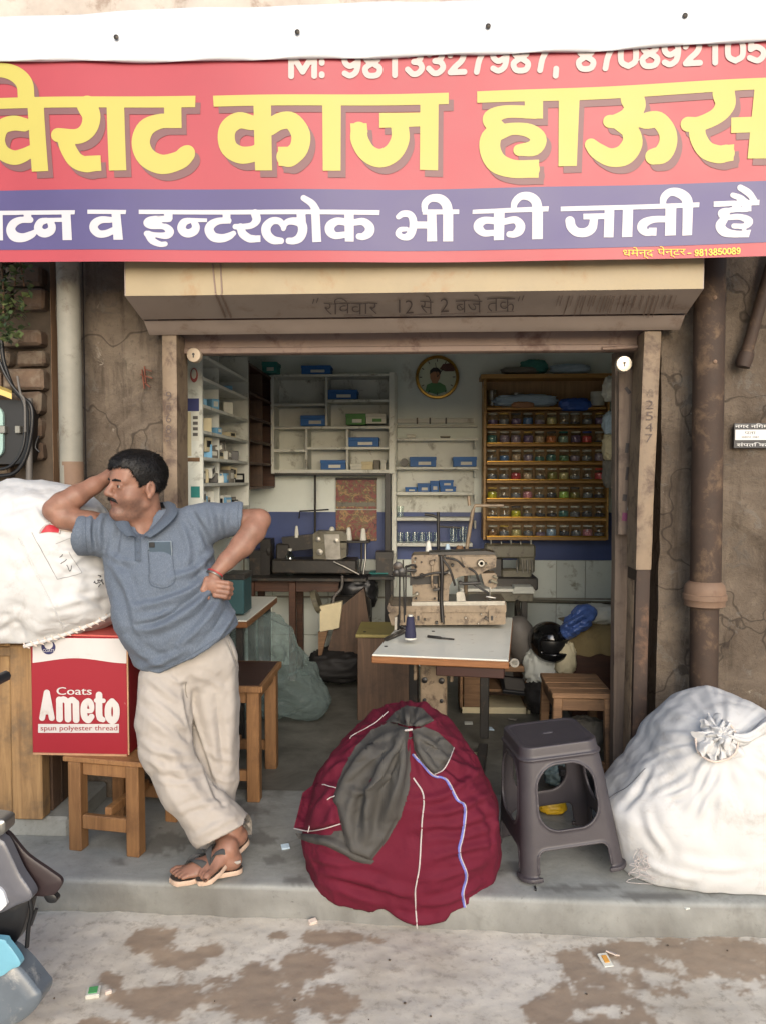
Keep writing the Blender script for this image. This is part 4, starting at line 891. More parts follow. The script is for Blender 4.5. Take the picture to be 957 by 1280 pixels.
# ================================================================== furniture and goods inside the shop
def pbox(mb, x0, y0, x1, y1, Y, d, ch=.003):
    """box whose front face covers a photo rectangle at depth Y"""
    a = aty(x0, y1, Y); b = aty(x1, y0, Y); return mb.box(((a[0] + b[0]) / 2, Y + d / 2, (a[2] + b[2]) / 2), (b[0] - a[0], d, b[2] - a[2]), None, ch)
def pb(name, x0, y0, x1, y1, Y, d, mat, parent=None, ch=.003): return pbox(MB(), x0, y0, x1, y1, Y, d, ch).build(name, mat, parent)
def carton(x0, y0, x1, y1, Y, d, mat, label, group=None, name='thread_box', cat='box', stripe='card_white'):
    b_ = aty((x0 + x1) / 2, y1, Y); t = thing(name, label, cat, (b_[0], Y + d / 2, b_[2]), group); h = y1 - y0
    pb('body', x0, y0 + h * .32, x1, y1, Y, d, mat, t, .002); pb('lid', x0 - .5, y0, x1 + .5, y0 + h * .34, Y - .004, d + .008, mat, t, .002)
    if stripe: pb('printed_label', x0 + (x1 - x0) * .32, y0 + h * .5, x0 + (x1 - x0) * .8, y1 - h * .18, Y - .002, .004, stripe, t, 0)
    return t
NTH = 'first second third fourth fifth sixth seventh eighth ninth tenth eleventh twelfth thirteenth fourteenth fifteenth sixteenth'.split()
# ---- side shelves on the left (seen edge on)
XS = -1.16
Ya = atx(254, 520, XS)[1]; Yb = atx(311, 520, XS)[1]
u = thing('side_shelf', 'white side wall shelf unit stuffed with small packets behind the man', 'shelf unit', (XS - .12, (Ya + Yb) / 2, 0))
zz = [atx(254, y, XS)[2] for y in (442, 470.5, 505, 537.7, 571, 604, 640, 676)]
pts_z0 = zz[-1] - .02
MB().box((XS - .26, (Ya + Yb) / 2, (zz[0] + pts_z0) / 2 + .05), (.02, Yb - Ya, zz[0] - pts_z0 + .2)).build('back_panel', 'shelf_paint', u)
for yy, nm in ((Ya, 'end_panel'), (Yb, 'end_panel')): MB().box((XS - .125, yy, (zz[0] + pts_z0) / 2 + .05), (.25, .022, zz[0] - pts_z0 + .2), None, .002).build(nm, 'shelf_paint', u)
for z in zz: MB().box((XS - .123, (Ya + Yb) / 2, z - .009), (.245, Yb - Ya - .024, .018), None, .002).build('shelf_board', 'shelf_paint', u)
MB().box((XS - .13, (Ya + Yb) / 2 - .1, (zz[0] + pts_z0) / 2 + .05), (.2, .014, zz[0] - pts_z0)).build('divider', 'shelf_paint', u)
# end panel facing the street carries stickers
simple('sticker_red', (176, 92, 92), .5, .1, 9); simple('sticker_blue', (58, 62, 110), .5, .1, 9)
ep = [c for c in u.children if c.name.startswith('end_panel')][0]
def stick(x0, y0, x1, y1, mat, Y=Ya - .0125): return pb('sticker', x0, y0, x1, y1, Y, .002, mat, ep, 0)
stick(229, 498, 249, 514, 'sticker_blue'); stick(240, 514, 249, 551, 'card_white', Ya - .014); stick(229, 515, 239, 570, 'paper_cream'); stick(239, 608, 250, 622, 'card_teal'); stick(231, 572, 250, 577, 'old_wood')
for y in (520, 527, 534, 541): stick(241.5, y, 247.5, y + 4, 'cable_grey', Ya - .016)
p = aty(243, 469, Ya - .013); MB().lathe([(.042, 0), (.042, .003), (0, .0035)], (0, 0, 0), 20, rotx(R(90))).build
o = MB(); V = []; 
o.lathe([(.02, 0), (.02, .003), (0, .0035)], (0, 0, 0), 20, rotx(R(90))); VV = np.concatenate(o.V) * (1, 1, 1.9) + p; mesh('sticker', VV, o.F, 'sticker_red', ep)
o = MB(); o.lathe([(.013, 0), (.013, .003), (0, .0035)], (0, 0, 0), 20, rotx(R(90))); VV = np.concatenate(o.V) * (1, 1, 2.0) + p + (0, -.003, .006); mesh('sticker', VV, o.F, 'card_white', ep)
rr = random.Random(5)
pk_cols = (('card_white', 'white'), ('cloth_grey', 'grey'), ('black_plastic', 'black'), ('card_blue_light', 'pale blue'), ('paper_cream', 'cream'), ('card_white', 'white'))
ords = ['top', 'second', 'third', 'fourth', 'fifth', 'sixth', 'seventh', 'lowest']
for si, n_ in ((1, 2), (2, 3), (3, 3), (4, 13), (5, 15), (6, 14)):
    for k in range(n_):
        m_, cn = pk_cols[rr.randrange(6)]; y = Ya + .06 + (Yb - Ya - .14) * (k + rr.random() * .7) / n_; sx, sy, sz = rr.uniform(.05, .09), rr.uniform(.045, .10), rr.uniform(.035, .085)
        lift = 0 if n_ < 5 else rr.choice((0, 0, 0, 1)) * .035
        t = thing('packet', f'small {cn} packet, {NTH[k]} from the doorway on the {ords[si]} side shelf board', 'packet', (XS - .02 - sx / 2 - rr.uniform(0, .05), y, zz[si] + lift), 'packets on the white side shelf'); rm = rotz(rr.uniform(-.6, .6)) @ rotx(rr.uniform(-.3, .3) if lift else 0); c_ = np.array(t.location) + (0, 0, sz / 2)
        MB().box(c_, (sx, sy, sz), rm, .003).build('wrapper', m_, t); MB().box(c_ + rm @ np.array([sx / 2 + .0005, 0, .004]), (.002, sy * .6, sz * .45), rm).build('printed_label', 'black_plastic' if cn in ('white', 'cream') else 'card_white', t)
# ---- brown cabinet behind it
Yc = 5.98; u = thing('brown_cabinet', 'dark brown open wooden cabinet between the white shelf units', 'cabinet', (XS - .12, (Yb + Yc) / 2, 0)); zb = [aty(312, y, Yb)[2] for y in (452, 488, 518, 548, 577, 609)]
MB().box((XS - .25, (Yb + Yc) / 2, (zb[0] + zb[-1]) / 2), (.02, Yc - Yb - .03, zb[0] - zb[-1])).build('back_panel', 'shelf_brown', u)
for yy in (Yb + .025, Yc): MB().box((XS - .12, yy, (zb[0] + zb[-1]) / 2), (.24, .02, zb[0] - zb[-1] + .02)).build('side_panel', 'shelf_brown', u)
for z in zb: MB().box((XS - .118, (Yb + Yc) / 2 + .012, z - .008), (.235, Yc - Yb - .05, .018), None, .002).build('shelf_board', 'shelf_brown', u)
MB().box((XS - .11, (Yb + Yc) / 2 + .04, (zb[0] + zb[-1]) / 2), (.2, .014, zb[0] - zb[-1])).build('divider', 'plywood_dark', u)
carton(328, 452, 346, 466, 5.75, .15, 'card_teal', 'teal box on top of the dark brown cabinet', None, 'storage_box')
# ---- pigeonhole shelves on the back wall
YF = 5.86; DP = BACK - YF - .002
u = thing('pigeonhole_shelf', 'grey white pigeonhole shelves holding blue boxes on the back wall', 'shelf unit', (aty(414, 600, YF)[0], BACK - .12, aty(414, 590, YF)[2]))
pb('back_panel', 342, 470, 486, 590, BACK - .022, .018, 'shelf_paint', u)
for (x0, x1, y0, y1) in ((342, 487, 467, 471), (342, 407, 504, 507.5), (409, 487, 499, 503), (342, 487, 532.5, 536.5), (342, 382, 561.5, 565), (384, 487, 558.5, 562), (342, 487, 587, 591.5)): pb('shelf_board', x0, y0, x1, y1, YF, DP - .024, 'shelf_paint', u)
for (x0, x1, y0, y1) in ((406.5, 409.5, 471, 532.5), (381.5, 384.5, 536.5, 587), (432.5, 435.5, 536.5, 558.5), (432.5, 435.5, 562, 587), (485.5, 493, 465, 592), (339, 342.5, 467, 592)): pb('upright', x0, y0, x1, y1, YF - .002, DP - .02, 'shelf_paint', u)
G = 'blue thread boxes'
carton(377, 456.5, 413, 467.5, YF + .02, .15, 'card_blue', 'blue thread box lying on top of the pigeonhole shelves', G)
carton(409, 487, 446, 499, YF + .02, .15, 'card_blue', 'blue thread box in the upper right pigeonhole under the top board', G)
carton(376, 519, 408, 532.3, YF + .03, .15, 'card_blue', 'blue thread box in the pigeonhole left of the green box', G)
carton(432.5, 517, 457, 530.8, YF + .02, .12, 'card_green', 'green thread box on the pigeonhole shelves', None)
carton(457.5, 517, 482, 529.5, YF + .02, .12, 'card_white', 'white thread box beside the green one', None, stripe='card_green')
carton(435.5, 546.5, 473, 558.3, YF + .02, .15, 'card_blue', 'blue thread box below the green box', G)
carton(401, 575, 432, 587, YF + .02, .15, 'card_blue', 'blue thread box on the lowest pigeonhole board', G)
for k, (x0, x1, y0) in enumerate(((438, 452, 580), (452, 466, 577), (467, 474, 575), (476, 482, 574))): carton(x0, y0, x1, 587, YF + .03, .1, ('card_white', 'paper_cream', 'cloth_grey', 'card_white')[k], f"{('flat white', 'cream', 'grey', 'narrow white')[k]} packet on the lowest pigeonhole board", None, 'packet', 'packet', None)
# dark post under the shelves
t = thing('shelf_post', 'black steel post carrying the shelves on the back wall', 'post', (aty(484, 700, YF)[0], YF + .1, 0)); pb('post', 480.5, 591, 488, 860, YF + .02, .05, 'oily_black', t); pb('bracket', 342, 591, 480.5, 594.5, YF + .02, .03, 'oily_black', t)
# ---- open shelves right of it
YM = 5.93; u = thing('open_shelf', 'white open wall shelf with blue boxes and glass tumblers under the clock', 'shelf unit', (aty(545, 690, YM)[0], BACK - .08, aty(545, 720, YM)[2]))
pb('side_panel', 489, 466, 495, 735, YM - .02, BACK - YM + .018, 'shelf_paint', u)
for y0, y1, x1 in ((547.5, 551, 597), (583.5, 587, 598), (615, 619, 590), (647, 651, 590), (679, 683, 590), (712, 716, 590)): pb('shelf_board', 495, y0, x1, y1, YM, BACK - YM - .003, 'shelf_paint', u)
for y in (551, 587, 619, 651): pb('bracket', 592, y, 594.5, y + 10, YM + .01, .1, 'shelf_paint', u)
pb('back_panel', 495, 551, 592, 716, BACK - .006, .004, 'shelf_paint', u)
t = thing('wall_trunking', 'white plastic cable trunking along the wall over the open shelf', 'trunking', aty(545, 533, BACK)); pb('channel', 495, 523, 592, 529, BACK - .03, .029, 'white_paint', t); pb('ledge', 495, 531, 596, 534.5, BACK - .06, .059, 'shelf_paint', t)
for x in (520, 536, 556): pb('clip', x, 522, x + 2, 530, BACK - .033, .01, 'cable_grey', t)
carton(512, 571, 544.5, 583.3, YM + .02, .12, 'card_blue', 'blue thread box standing alone on the open shelf beside a dark reel', G); carton(566, 571, 595, 583.3, YM + .02, .12, 'card_blue', 'blue thread box at the bracket end of the open shelf', G)
for k, (x0, y0, x1, y1) in enumerate(((506, 609, 520.5, 614.8), (521.5, 604, 537, 614.8), (537.5, 601, 548, 614.8), (549, 600, 566, 608), (550, 608, 569, 614.8))): carton(x0, y0, x1, y1, YM + .02 + .01 * k, .1, 'card_blue', ('small flat blue packet at the end of the jumbled row', 'upright blue packet in the jumbled row', 'narrow blue packet leaning in the jumbled row', 'blue packet lying on another blue packet', 'blue packet with another on top of it')[k], None, 'packet', 'packet')
carton(508, 543, 519, 547.3, YM + .03, .06, 'card_white', 'small white packet on the narrow ledge under the trunking', None, 'packet', 'packet', None); carton(550, 545, 562, 547.3, YM + .03, .05, 'cloth_grey', 'tiny grey packet on the narrow ledge under the trunking', None, 'packet', 'packet', None)
t = thing('tape_reel', 'dark round tape reel on the open shelf', 'reel', aty(505, 583.4, YM + .05)); MB().lathe([(.008, -.015), (.032, -.015), (.032, .015), (.008, .015)], aty(505, 578, YM + .05), 16, rotx(R(90))).build('reel', 'machine_dark', t, 40)
def tumbler(px, py, Y, r, h, label, group, mat='jar_glass', name='glass_tumbler', cat='glass'):
    t = thing(name, label, cat, aty(px, py, Y), group); MB().lathe([(r * .8, 0), (r * .82, .002), (r, h), (r * .93, h), (r * .76, .006), (0, .006)], np.array(t.location), 14).build('cup', mat, t, 50); return t
for k in range(6): tumbler(500 + 9 * k, 679, YM + .05 + .02 * (k % 2), .024, .085, f'clear glass tumbler, {NTH[k]} from the black post on the lower open shelf', 'tumblers on the lower open shelf')
for k in range(2): tumbler(566 + 12 * k, 679, YM + .06, .034, .13, ('tall clear jar next to the tumblers on the lower open shelf', 'tall clear jar beside the bracket of the lower open shelf')[k], 'tall jars on the lower open shelf', name='glass_jar', cat='jar')
tumbler(500, 647, YM + .05, .028, .09, 'single clear glass tumbler on the bare open shelf board', None)
def cone_spool(px, py, Y, h, label, group=None, mat='thread_white', r=.024, parent=None):
    t = thing('thread_cone', label, 'thread cone', aty(px, py, Y), group); c_ = np.array(t.location)
    MB().lathe([(r, .006), (r * 1.02, .02), (r * .62, h * .92), (r * .5, h * .94)], c_, 16).build('thread', mat, t, 50); MB().lathe([(r * 1.08, 0), (r * 1.08, .007), (r * .9, .008)], c_, 16).lathe([(r * .42, h * .9), (r * .42, h), (r * .2, h)], c_, 12).build('core', 'card_white', t, 50); return t
# ---- clock
simple('clock_face', (206, 214, 190), .5, .05, 5); simple('clock_green', (92, 142, 92), .6, .15, 12); simple('clock_skin', (170, 124, 92), .6, .1, 12); simple('clock_dark', (46, 40, 38), .6, .1, 12); simple('clock_maroon', (92, 56, 48), .6, .2, 9)
c_ = aty(546, 471.5, BACK - .03); rC = 26.5 * BACK / 960; t = thing('wall_clock', 'round gold rimmed wall clock with a printed portrait on the back wall', 'clock', c_ + (0, .02, -rC))
MB().lathe([(rC * .9, -.028), (rC, -.02), (rC * 1.02, .0), (rC * .98, .014), (rC * .9, .016), (rC * .87, .004), (rC * .86, -.004)], c_, 40, rotx(R(90))).build('rim', 'brass', t, 50); MB().lathe([(rC * .88, -.012), (rC * .88, -.002), (0, -.002)], c_, 40, rotx(R(90))).build('face', 'clock_face', t, 40)
def blob2(pts, Y, d, mat, nm, par): return MB().prism([aty(x, y, Y) for x, y in pts], (0, d, 0)).build(nm, mat, par)
Yk = BACK - .036; blob2([(531, 489), (533, 481), (540, 478), (549, 478), (556, 482), (558, 489), (545, 493)], Yk, .006, 'clock_green', 'printed_clothes', t); blob2([(540, 479), (537, 472), (537, 466), (541, 462), (546, 462), (550, 466), (549, 473), (546, 479)], Yk - .003, .006, 'clock_skin', 'printed_face', t); blob2([(536.5, 468), (537, 463), (541, 459.5), (546, 459.5), (550, 463), (550.5, 468), (547, 464.5), (541, 464.5)], Yk - .006, .006, 'clock_dark', 'printed_hair', t); blob2([(549, 461), (553, 455), (562, 454), (569, 459), (567, 464), (556, 464)], Yk - .001, .005, 'clock_maroon', 'printed_motif', t)
for a_, L_, w_ in ((35, .075, .006), (-8, .11, .004)): e = c_ + np.array([math.sin(R(a_)) * L_, -.016, math.cos(R(a_)) * L_]); MB().bar(c_ + (0, -.016, 0), e, w_, .002, (0, 1, 0)).build('hand', 'clock_dark', t)
for k in range(12): an = R(30 * k); MB().box(c_ + np.array([math.sin(an) * rC * .77, -.005, math.cos(an) * rC * .77]), (.006, .004, .02), roty(an)).build('hour_mark', 'clock_dark', t)
# ---- poster calendar
s = NT('poster_print'); v = s.coord('Object', (1, 1, 1)); n1 = s.noise(v, 16, 5, .7, 1.4); n2 = s.noise(v, 30, 4, .6, .5); c = s.ramp(n1, [(.34, lin(46, 40, 38)), (.44, lin(150, 62, 62)), (.52, lin(84, 96, 60)), (.6, lin(196, 150, 96)), (.68, lin(120, 60, 80))]); s.base(s.mix(s.math('MULTIPLY', n2, .35), c, lin(90, 48, 52))); s.set(Roughness=.5)
t = thing('wall_calendar', 'dark colourful picture calendar hanging above the blue dado', 'calendar', aty(445, 676, BACK - .03)); pb('picture', 420, 600, 471, 636, BACK - .03, .005, 'poster_print', t, 0); pb('lower_picture', 420, 637.5, 471, 676, BACK - .03, .005, 'poster_print', t, 0); pb('binding', 419.5, 597, 471.5, 600, BACK - .034, .012, 'oily_black', t); pb('green_strip', 421, 628, 470, 633, BACK - .032, .004, 'machine_olive', t, 0)
# ---- jar cabinet
YJ = 5.90; JD = BACK - YJ
u = thing('jar_cabinet', 'wooden wall cabinet filled with rows of small button jars', 'cabinet', (aty(683, 676, YJ)[0], BACK - .1, aty(683, 676, YJ)[2]))
pb('back_panel', 604, 474, 762, 672, BACK - .014, .012, 'cabinet_back', u); pb('cornice', 600.5, 466.5, 764.5, 473, YJ - .02, JD + .015, 'cabinet_wood', u)
for x0, x1 in ((603, 607.5), (757, 762)): pb('side_panel', x0, 473, x1, 675, YJ, JD - .002, 'cabinet_wood', u)
sh_y = [508.5, 531.5, 554.5, 577.5, 600.5, 624, 647.5, 671.5]
for y in sh_y: pb('shelf_board', 607.5, y, 757, y + 3.6, YJ + .004, JD - .02, 'cabinet_wood', u)
for y in sh_y: pb('front_rail', 607.5, y - 1.6, 757, y - .2, YJ + .001, .004, 'brass', u)
bcol = {'purple': (110, 84, 124), 'grey': (120, 120, 124), 'dark': (64, 62, 68), 'blue': (78, 118, 168), 'cream': (206, 180, 120), 'orange': (206, 110, 50), 'pale green': (150, 176, 158), 'red': (206, 60, 62), 'teal': (70, 118, 110), 'green': (96, 136, 96), 'yellow': (220, 186, 40), 'pink': (206, 124, 132), 'lime': (160, 190, 80), 'olive': (136, 128, 60), 'brown': (132, 96, 62), 'peach': (214, 168, 136), 'pale blue': (150, 170, 190), 'mauve': (140, 120, 138)}
for n_, c_ in bcol.items():
    s = NT('buttons_' + n_.replace(' ', '_')); v = s.coord('Object', (1, 1, 1), True); vo = s.n('ShaderNodeTexVoronoi'); s.l(v, vo.inputs['Vector']); vo.inputs['Scale'].default_value = 95
    c2_ = tuple(min(.85, x * 1.5 + .03) for x in lin(c_)[:3]) + (1,); cc = s.mix(s.math('MULTIPLY', s.band(vo.outputs['Distance'], .2, .8), .5), c2_, tuple(x * .4 for x in c2_[:3]) + (1,)); s.base(cc); s.set(Roughness=.5); s.bump(vo.outputs['Distance'], .8, .006)
rows = ['purple grey purple blue mauve cream grey dark grey purple', 'teal mauve mauve purple peach orange pale_green purple red dark', 'grey blue peach mauve teal teal green mauve grey mauve', 'grey grey red peach grey olive cream grey grey red', 'yellow grey grey pink grey dark lime olive grey dark', 'grey grey yellow grey dark dark teal grey dark dark', 'brown grey cream grey mauve pale_blue dark grey pink grey']
ordw = ['first', 'second', 'third', 'fourth', 'fifth', 'sixth', 'lowest']; ms = {}
lidm = {'cream': 'paper_cream', 'orange': 'card_white', 'pale green': 'card_teal', 'red': 'lid_red', 'yellow': 'lid_gold', 'pink': 'card_white'}
simple('lid_red', (196, 74, 54), .5, .1, 20); simple('lid_gold', (196, 164, 84), .5, .1, 20); simple('lid_bluec', (60, 80, 150), .5, .1, 20)
rr = random.Random(2)
rJ, hJ = 6.35 * YJ / 960, 15.2 * YJ / 960
for ri, row in enumerate(rows):
    for ci, cn in enumerate(row.split()):
        cn = cn.replace('_', ' '); px = 614.5 + 14.85 * ci + rr.uniform(-.8, .8); p = aty(px, sh_y[ri + 1] + .05, YJ + .052 + rr.uniform(-.012, .012)); fill = rr.choice((.6, .75, .85, .95)) if cn not in ('grey', 'dark') else rr.choice((.35, .55, .7))
        if cn in ('cream', 'red', 'yellow', 'pink', 'peach', 'orange', 'lime'): fill = .88
        t = thing('button_jar', f'glass jar of {cn} buttons, {NTH[ci]} from the clock side on the {ordw[ri]} jar shelf', 'jar', p, 'button jars in the wooden cabinet')
        key = 'g'
        if key not in ms:
            ms[key] = MB().lathe([(rJ * .9, 0), (rJ, .004), (rJ, hJ * .7), (rJ * .8, hJ * .84), (rJ * .8, hJ * .88)], p, 16).build('glass', 'jar_glass', t, 50).data
        else: o = bpy.data.objects.new('glass', ms[key]); COL.objects.link(o); o.parent = t
        lm = lidm.get(cn, 'jar_lid') if rr.random() < .75 else rr.choice(('jar_lid', 'lid_gold', 'cable_grey'))
        if cn == 'red' and ri == 1: lm = 'lid_bluec'
        if ('l', lm) not in ms: ms[('l', lm)] = MB().lathe([(rJ * .86, hJ * .86), (rJ * .88, hJ * .87), (rJ * .88, hJ * .98), (rJ * .8, hJ), (0, hJ)], p, 16).build('lid', lm, t, 40).data
        else: o = bpy.data.objects.new('lid', ms[('l', lm)]); COL.objects.link(o); o.parent = t
        if ('c', cn, fill) not in ms: ms[('c', cn, fill)] = MB().lathe([(rJ * .84, .004), (rJ * .94, .008), (rJ * .94, hJ * .72 * fill - .006), (rJ * .7, hJ * .72 * fill), (0, hJ * .72 * fill + .003)], p, 14).build('buttons', 'buttons_' + cn.replace(' ', '_'), t, 50).data
        else: o = bpy.data.objects.new('buttons', ms[('c', cn, fill)]); COL.objects.link(o); o.parent = t
def heap(name, label, cat, x0, y0, x1, y1, Y, d, mat, seed=1, amp=.35, n=(28, 18), group=None, crease=1.0):
    n = (max(n[0], 52), max(n[1], 32))
    """crumpled cloth or plastic bundle: outline size from the photo, depth d"""
    a = aty(x0, y1, Y); b = aty(x1, y0, Y); c = np.array([(a[0] + b[0]) / 2, Y + d / 2, (a[2] + b[2]) / 2]); rx, ry, rz = (b[0] - a[0]) / 2, d / 2, (b[2] - a[2]) / 2; G = []
    for i in range(n[1] + 1):
        th = math.pi * i / n[1]
        for k in range(n[0]):
            ph = 2 * math.pi * k / n[0]; G.append((math.sin(th) * math.cos(ph), math.sin(th) * math.sin(ph), math.cos(th)))
    U = np.array(G); U = np.sign(U) * np.abs(U) ** .75; S = U * (rx, ry, rz); q = U * 2.2 + seed * 7.3
    dsp = amp * (.5 * fbm(q, 3, seed) + .42 * crease * ridged(q * 1.5, 4, seed + 5)); S = S * (1 + .55 * dsp)[:, None]; P = S + c
    lo = P[:, 2].min(); P[:, 2] = np.where(P[:, 2] < a[2], a[2] + (P[:, 2] - a[2]) * .08, P[:, 2])
    mb = MB().grid(P.reshape(n[1] + 1, n[0], 3), True, True); o = mb.build(name, mat, None, 180, loc=(c[0], c[1], a[2])); return tag(o, label, cat, group)
heap('plastic_bundle', 'green plastic bundle on top of the jar cabinet', 'bundle', 652, 449, 684, 466.5, YJ + .03, .12, 'cloth_teal', 3); heap('cloth_bundle', 'flat grey cloth scraps on top of the jar cabinet', 'cloth', 628, 458, 672, 466.5, YJ + .01, .1, 'cloth_grey', 5); heap('cloth_bundle', 'pale blue folded cloth on top of the jar cabinet', 'cloth', 690, 454, 738, 466.5, YJ + .03, .12, 'cloth_pale_blue', 8)
heap('plastic_bundle', 'pale blue crumpled plastic lying in the top cabinet compartment', 'bundle', 622, 493, 692, 508.4, YJ + .02, .1, 'cloth_pale_blue', 4, .5, (40, 16)); heap('plastic_bundle', 'bright blue plastic bag hanging over the top cabinet board', 'bag', 701, 498, 737, 513, YJ - .02, .08, 'poly_blue', 6, .5); heap('cloth_bundle', 'pink cloth scrap under the pale blue plastic', 'cloth', 640, 502, 666, 510, YJ - .01, .05, 'clock_skin', 9)
for px, h_, lb in ((614.5, 21, 'tall clear jar standing in the top cabinet compartment corner'), (645, 17, 'clear jar behind the crumpled plastic in the top compartment')):
    t = tumbler(px, 508.4, YJ + .13, 7 * YJ / 960, h_ * YJ / 960, lb, None, name='glass_jar', cat='jar')
for k in range(3):
    t = thing('tape_roll', ('lowest of three stacked white tape rolls in the cabinet', 'middle one of three stacked white tape rolls in the cabinet', 'topmost of three stacked white tape rolls in the cabinet')[k], 'tape roll', aty(746, 508.4 - 6.2 * k, YJ + .06)); h_ = 6 * YJ / 960; MB().lathe([(.02, 0), (.052, 0), (.054, h_ * .5), (.052, h_), (.02, h_), (.02, 0)], np.array(t.location), 18).build('roll', 'card_white', t, 40)
# cloth hanging beside the cabinet
for k, (y0, y1, m_, lb) in enumerate(((470, 500, 'cloth_white', 'white cloth bundle hung at the right end of the jar cabinet, topmost of four'), (515, 542, 'cloth_pale_blue', 'pale blue cloth bundle hung beside the jar cabinet'), (540, 575, 'paper_cream', 'yellowish cloth bundle hung beside the jar cabinet'), (568, 610, 'cloth_grey', 'grey cloth bundle hung beside the jar cabinet, lowest of four'))): heap('cloth_bundle', lb, 'cloth', 757, y0, 778, y1, 4.5 + .05 * k, .12, m_, 20 + k, .5)
t = thing('hanging_rack', 'thin steel rod holding the cloth bundles beside the jar cabinet', 'rack', aty(769, 990, 4.6)); MB().cyl(aty(769, 440, 4.62), aty(768, 915, 4.62), .008).build('rod', 'steel', t, 60)
for k, y in enumerate((478, 522, 548, 580)): MB().cyl(aty(769, y, 4.62), aty(767, y + 3, 4.5), .005).build('peg', 'steel', t, 60)

# ================================================================== sewing tables, machines and floor clutter
def q2(x, y): return (460 + x / 4.35, 640 + y / 4.35)          # coordinates read off an enlarged view
def traced(name, pts, Y, d, mat, parent, ch=0): return MB().prism([aty(x, y, Y) for x, y in pts], (0, d, 0)).build(name, mat, parent)
# ---- front table
RT = R(-7.5); T0 = atz(465, 818, .72); Rm = rotz(RT); Wt, Dt, Ht = .60, 1.05, .72
def tl(x, y, z): return T0 + Rm @ np.array([x, y, 0]) + np.array([0, 0, z - .72])       # table coordinates: x right, y into the shop
tb = thing('machine_table', 'white topped sewing table with wooden edge carrying the cream buttonhole machine', 'table', tl(Wt / 2, .4, 0))
MB().box(tl(Wt / 2, Dt / 2, .716), (Wt, Dt, .008), Rm, .003).build('table_top', 'laminate_white', tb)
MB().box(tl(Wt / 2, Dt / 2, .696), (Wt + .004, Dt + .004, .031), Rm, .004).build('wooden_edge', 'edge_wood', tb)
MB().box(tl(Wt * .72, .16, .655), (Wt * .5, .28, .046), Rm, .003).build('drawer', 'stool_dark', tb)
MB().box(tl(.25, .22, .36), (.125, .05, .65), Rm, .006).build('column', 'machine_cream', tb); col = tb.children[-1]
for sx in (-1, 1): 
    MB().box(tl(.25 + sx * .085, .22, .62), (.016, .05, .12), Rm, .003).build('bracket', 'machine_cream', tb)
    MB().lathe([(.014, 0), (.014, .008), (.006, .012), (0, .012)], tl(.25 + sx * .04, .194, .565), 12, Rm @ rotx(R(90))).build('bolt', 'oily_black', tb, 40); MB().lathe([(.009, 0), (.009, .006), (0, .008)], tl(.25 + sx * .04, .194, .47), 10, Rm @ rotx(R(90))).build('bolt', 'oily_black', tb, 40)
    MB().box(tl(.25 + sx * .2, .45, .03), (.05, .8, .05), Rm, .004).build('foot_rail', 'machine_dark', tb)
    MB().box(tl(.25 + sx * .2, .95, .37), (.05, .05, .63), Rm, .004).build('rear_leg', 'machine_dark', tb)
MB().box(tl(.25, .12, .045), (.44, .05, .045), Rm, .004).build('cross_bar', 'machine_cream', tb); MB().box(tl(.25, .27, .075), (.30, .2, .02), rotz(RT) @ rotx(.15), .004).build('treadle', 'machine_dark', tb)
MB().lathe([(.012, -.004), (.02, -.004), (.02, .004), (.012, .004), (.012, -.004)], tl(Wt + .026, .04, .70), 14, Rm @ rotx(R(90))).bar(tl(Wt - .01, .04, .70), tl(Wt + .012, .04, .70), .006, .006).build('ring_hook', 'steel', tb, 40)
# ---- buttonhole machine
YM_ = 4.0; mc = thing('buttonhole_machine', 'oily cream industrial buttonhole sewing machine on the white topped table', 'sewing machine', aty(560, 781, YM_))
def mp(name, pts, y, d, mat='machine_cream', par=mc): return traced(name, [q2(*p) for p in pts], YM_ + y, d, mat, par)
mp('base', [(120, 540), (745, 535), (745, 606), (735, 612), (125, 616), (108, 560)], 0, .3); mp('base_flange', [(100, 520), (112, 494), (122, 512), (742, 508), (748, 490), (750, 545), (108, 545)], -.012, .32); mp('bed_plate', [(235, 490), (742, 484), (742, 510), (235, 514)], .0, .26, 'steel')
for x in (255, 655): mp('latch', [(x, 530), (x + 34, 528), (x + 34, 600), (x, 602)], -.02, .012); mp('latch_slot', [(x + 10, 565), (x + 22, 565), (x + 22, 590), (x + 10, 590)], -.023, .005, 'oily_black')
mp('upper_housing', [(232, 250), (245, 236), (378, 232), (384, 345), (300, 352), (232, 350)], .0, .2); mp('lower_housing', [(238, 395), (376, 392), (376, 488), (238, 490)], .02, .18); mp('neck', [(225, 340), (375, 340), (375, 400), (225, 400)], .03, .14, 'oily_black')
mp('arm', [(375, 245), (420, 228), (560, 224), (680, 226), (695, 245), (692, 300), (640, 318), (600, 342), (505, 348), (460, 368), (440, 405), (434, 492), (384, 492), (380, 300)], .03, .14); mp('arm_cap', [(505, 245), (685, 240), (688, 296), (560, 302), (520, 296)], .012, .03); mp('top_cover', [(330, 222), (560, 214), (640, 212), (690, 222), (690, 232), (330, 236)], .02, .15, 'machine_dark')
mp('head', [(612, 335), (688, 332), (698, 345), (696, 408), (668, 418), (630, 398)], .01, .1)
for (x0, y0, x1, y1, r_, m_) in ((660, 410, 660, 478, 4, 'steel'), (345, 288, 345, 410, 6, 'machine_cream'), (400, 300, 402, 600, 5, 'oily_black'), (388, 330, 410, 610, 4, 'oily_black'), (405, 340, 440, 320, 8, 'oily_black'), (560, 385, 650, 440, 6, 'oily_black'), (510, 390, 610, 385, 9, 'machine_dark'), (640, 460, 690, 468, 7, 'steel')):
    MB().tube([aty(*q2(x0, y0), YM_ - .005), aty(*q2((x0 + x1) / 2, (y0 + y1) / 2), YM_ - .012), aty(*q2(x1, y1), YM_ - .005)], r_ * YM_ / 960 / 4.35, 8).build('rod', m_, mc, 60)
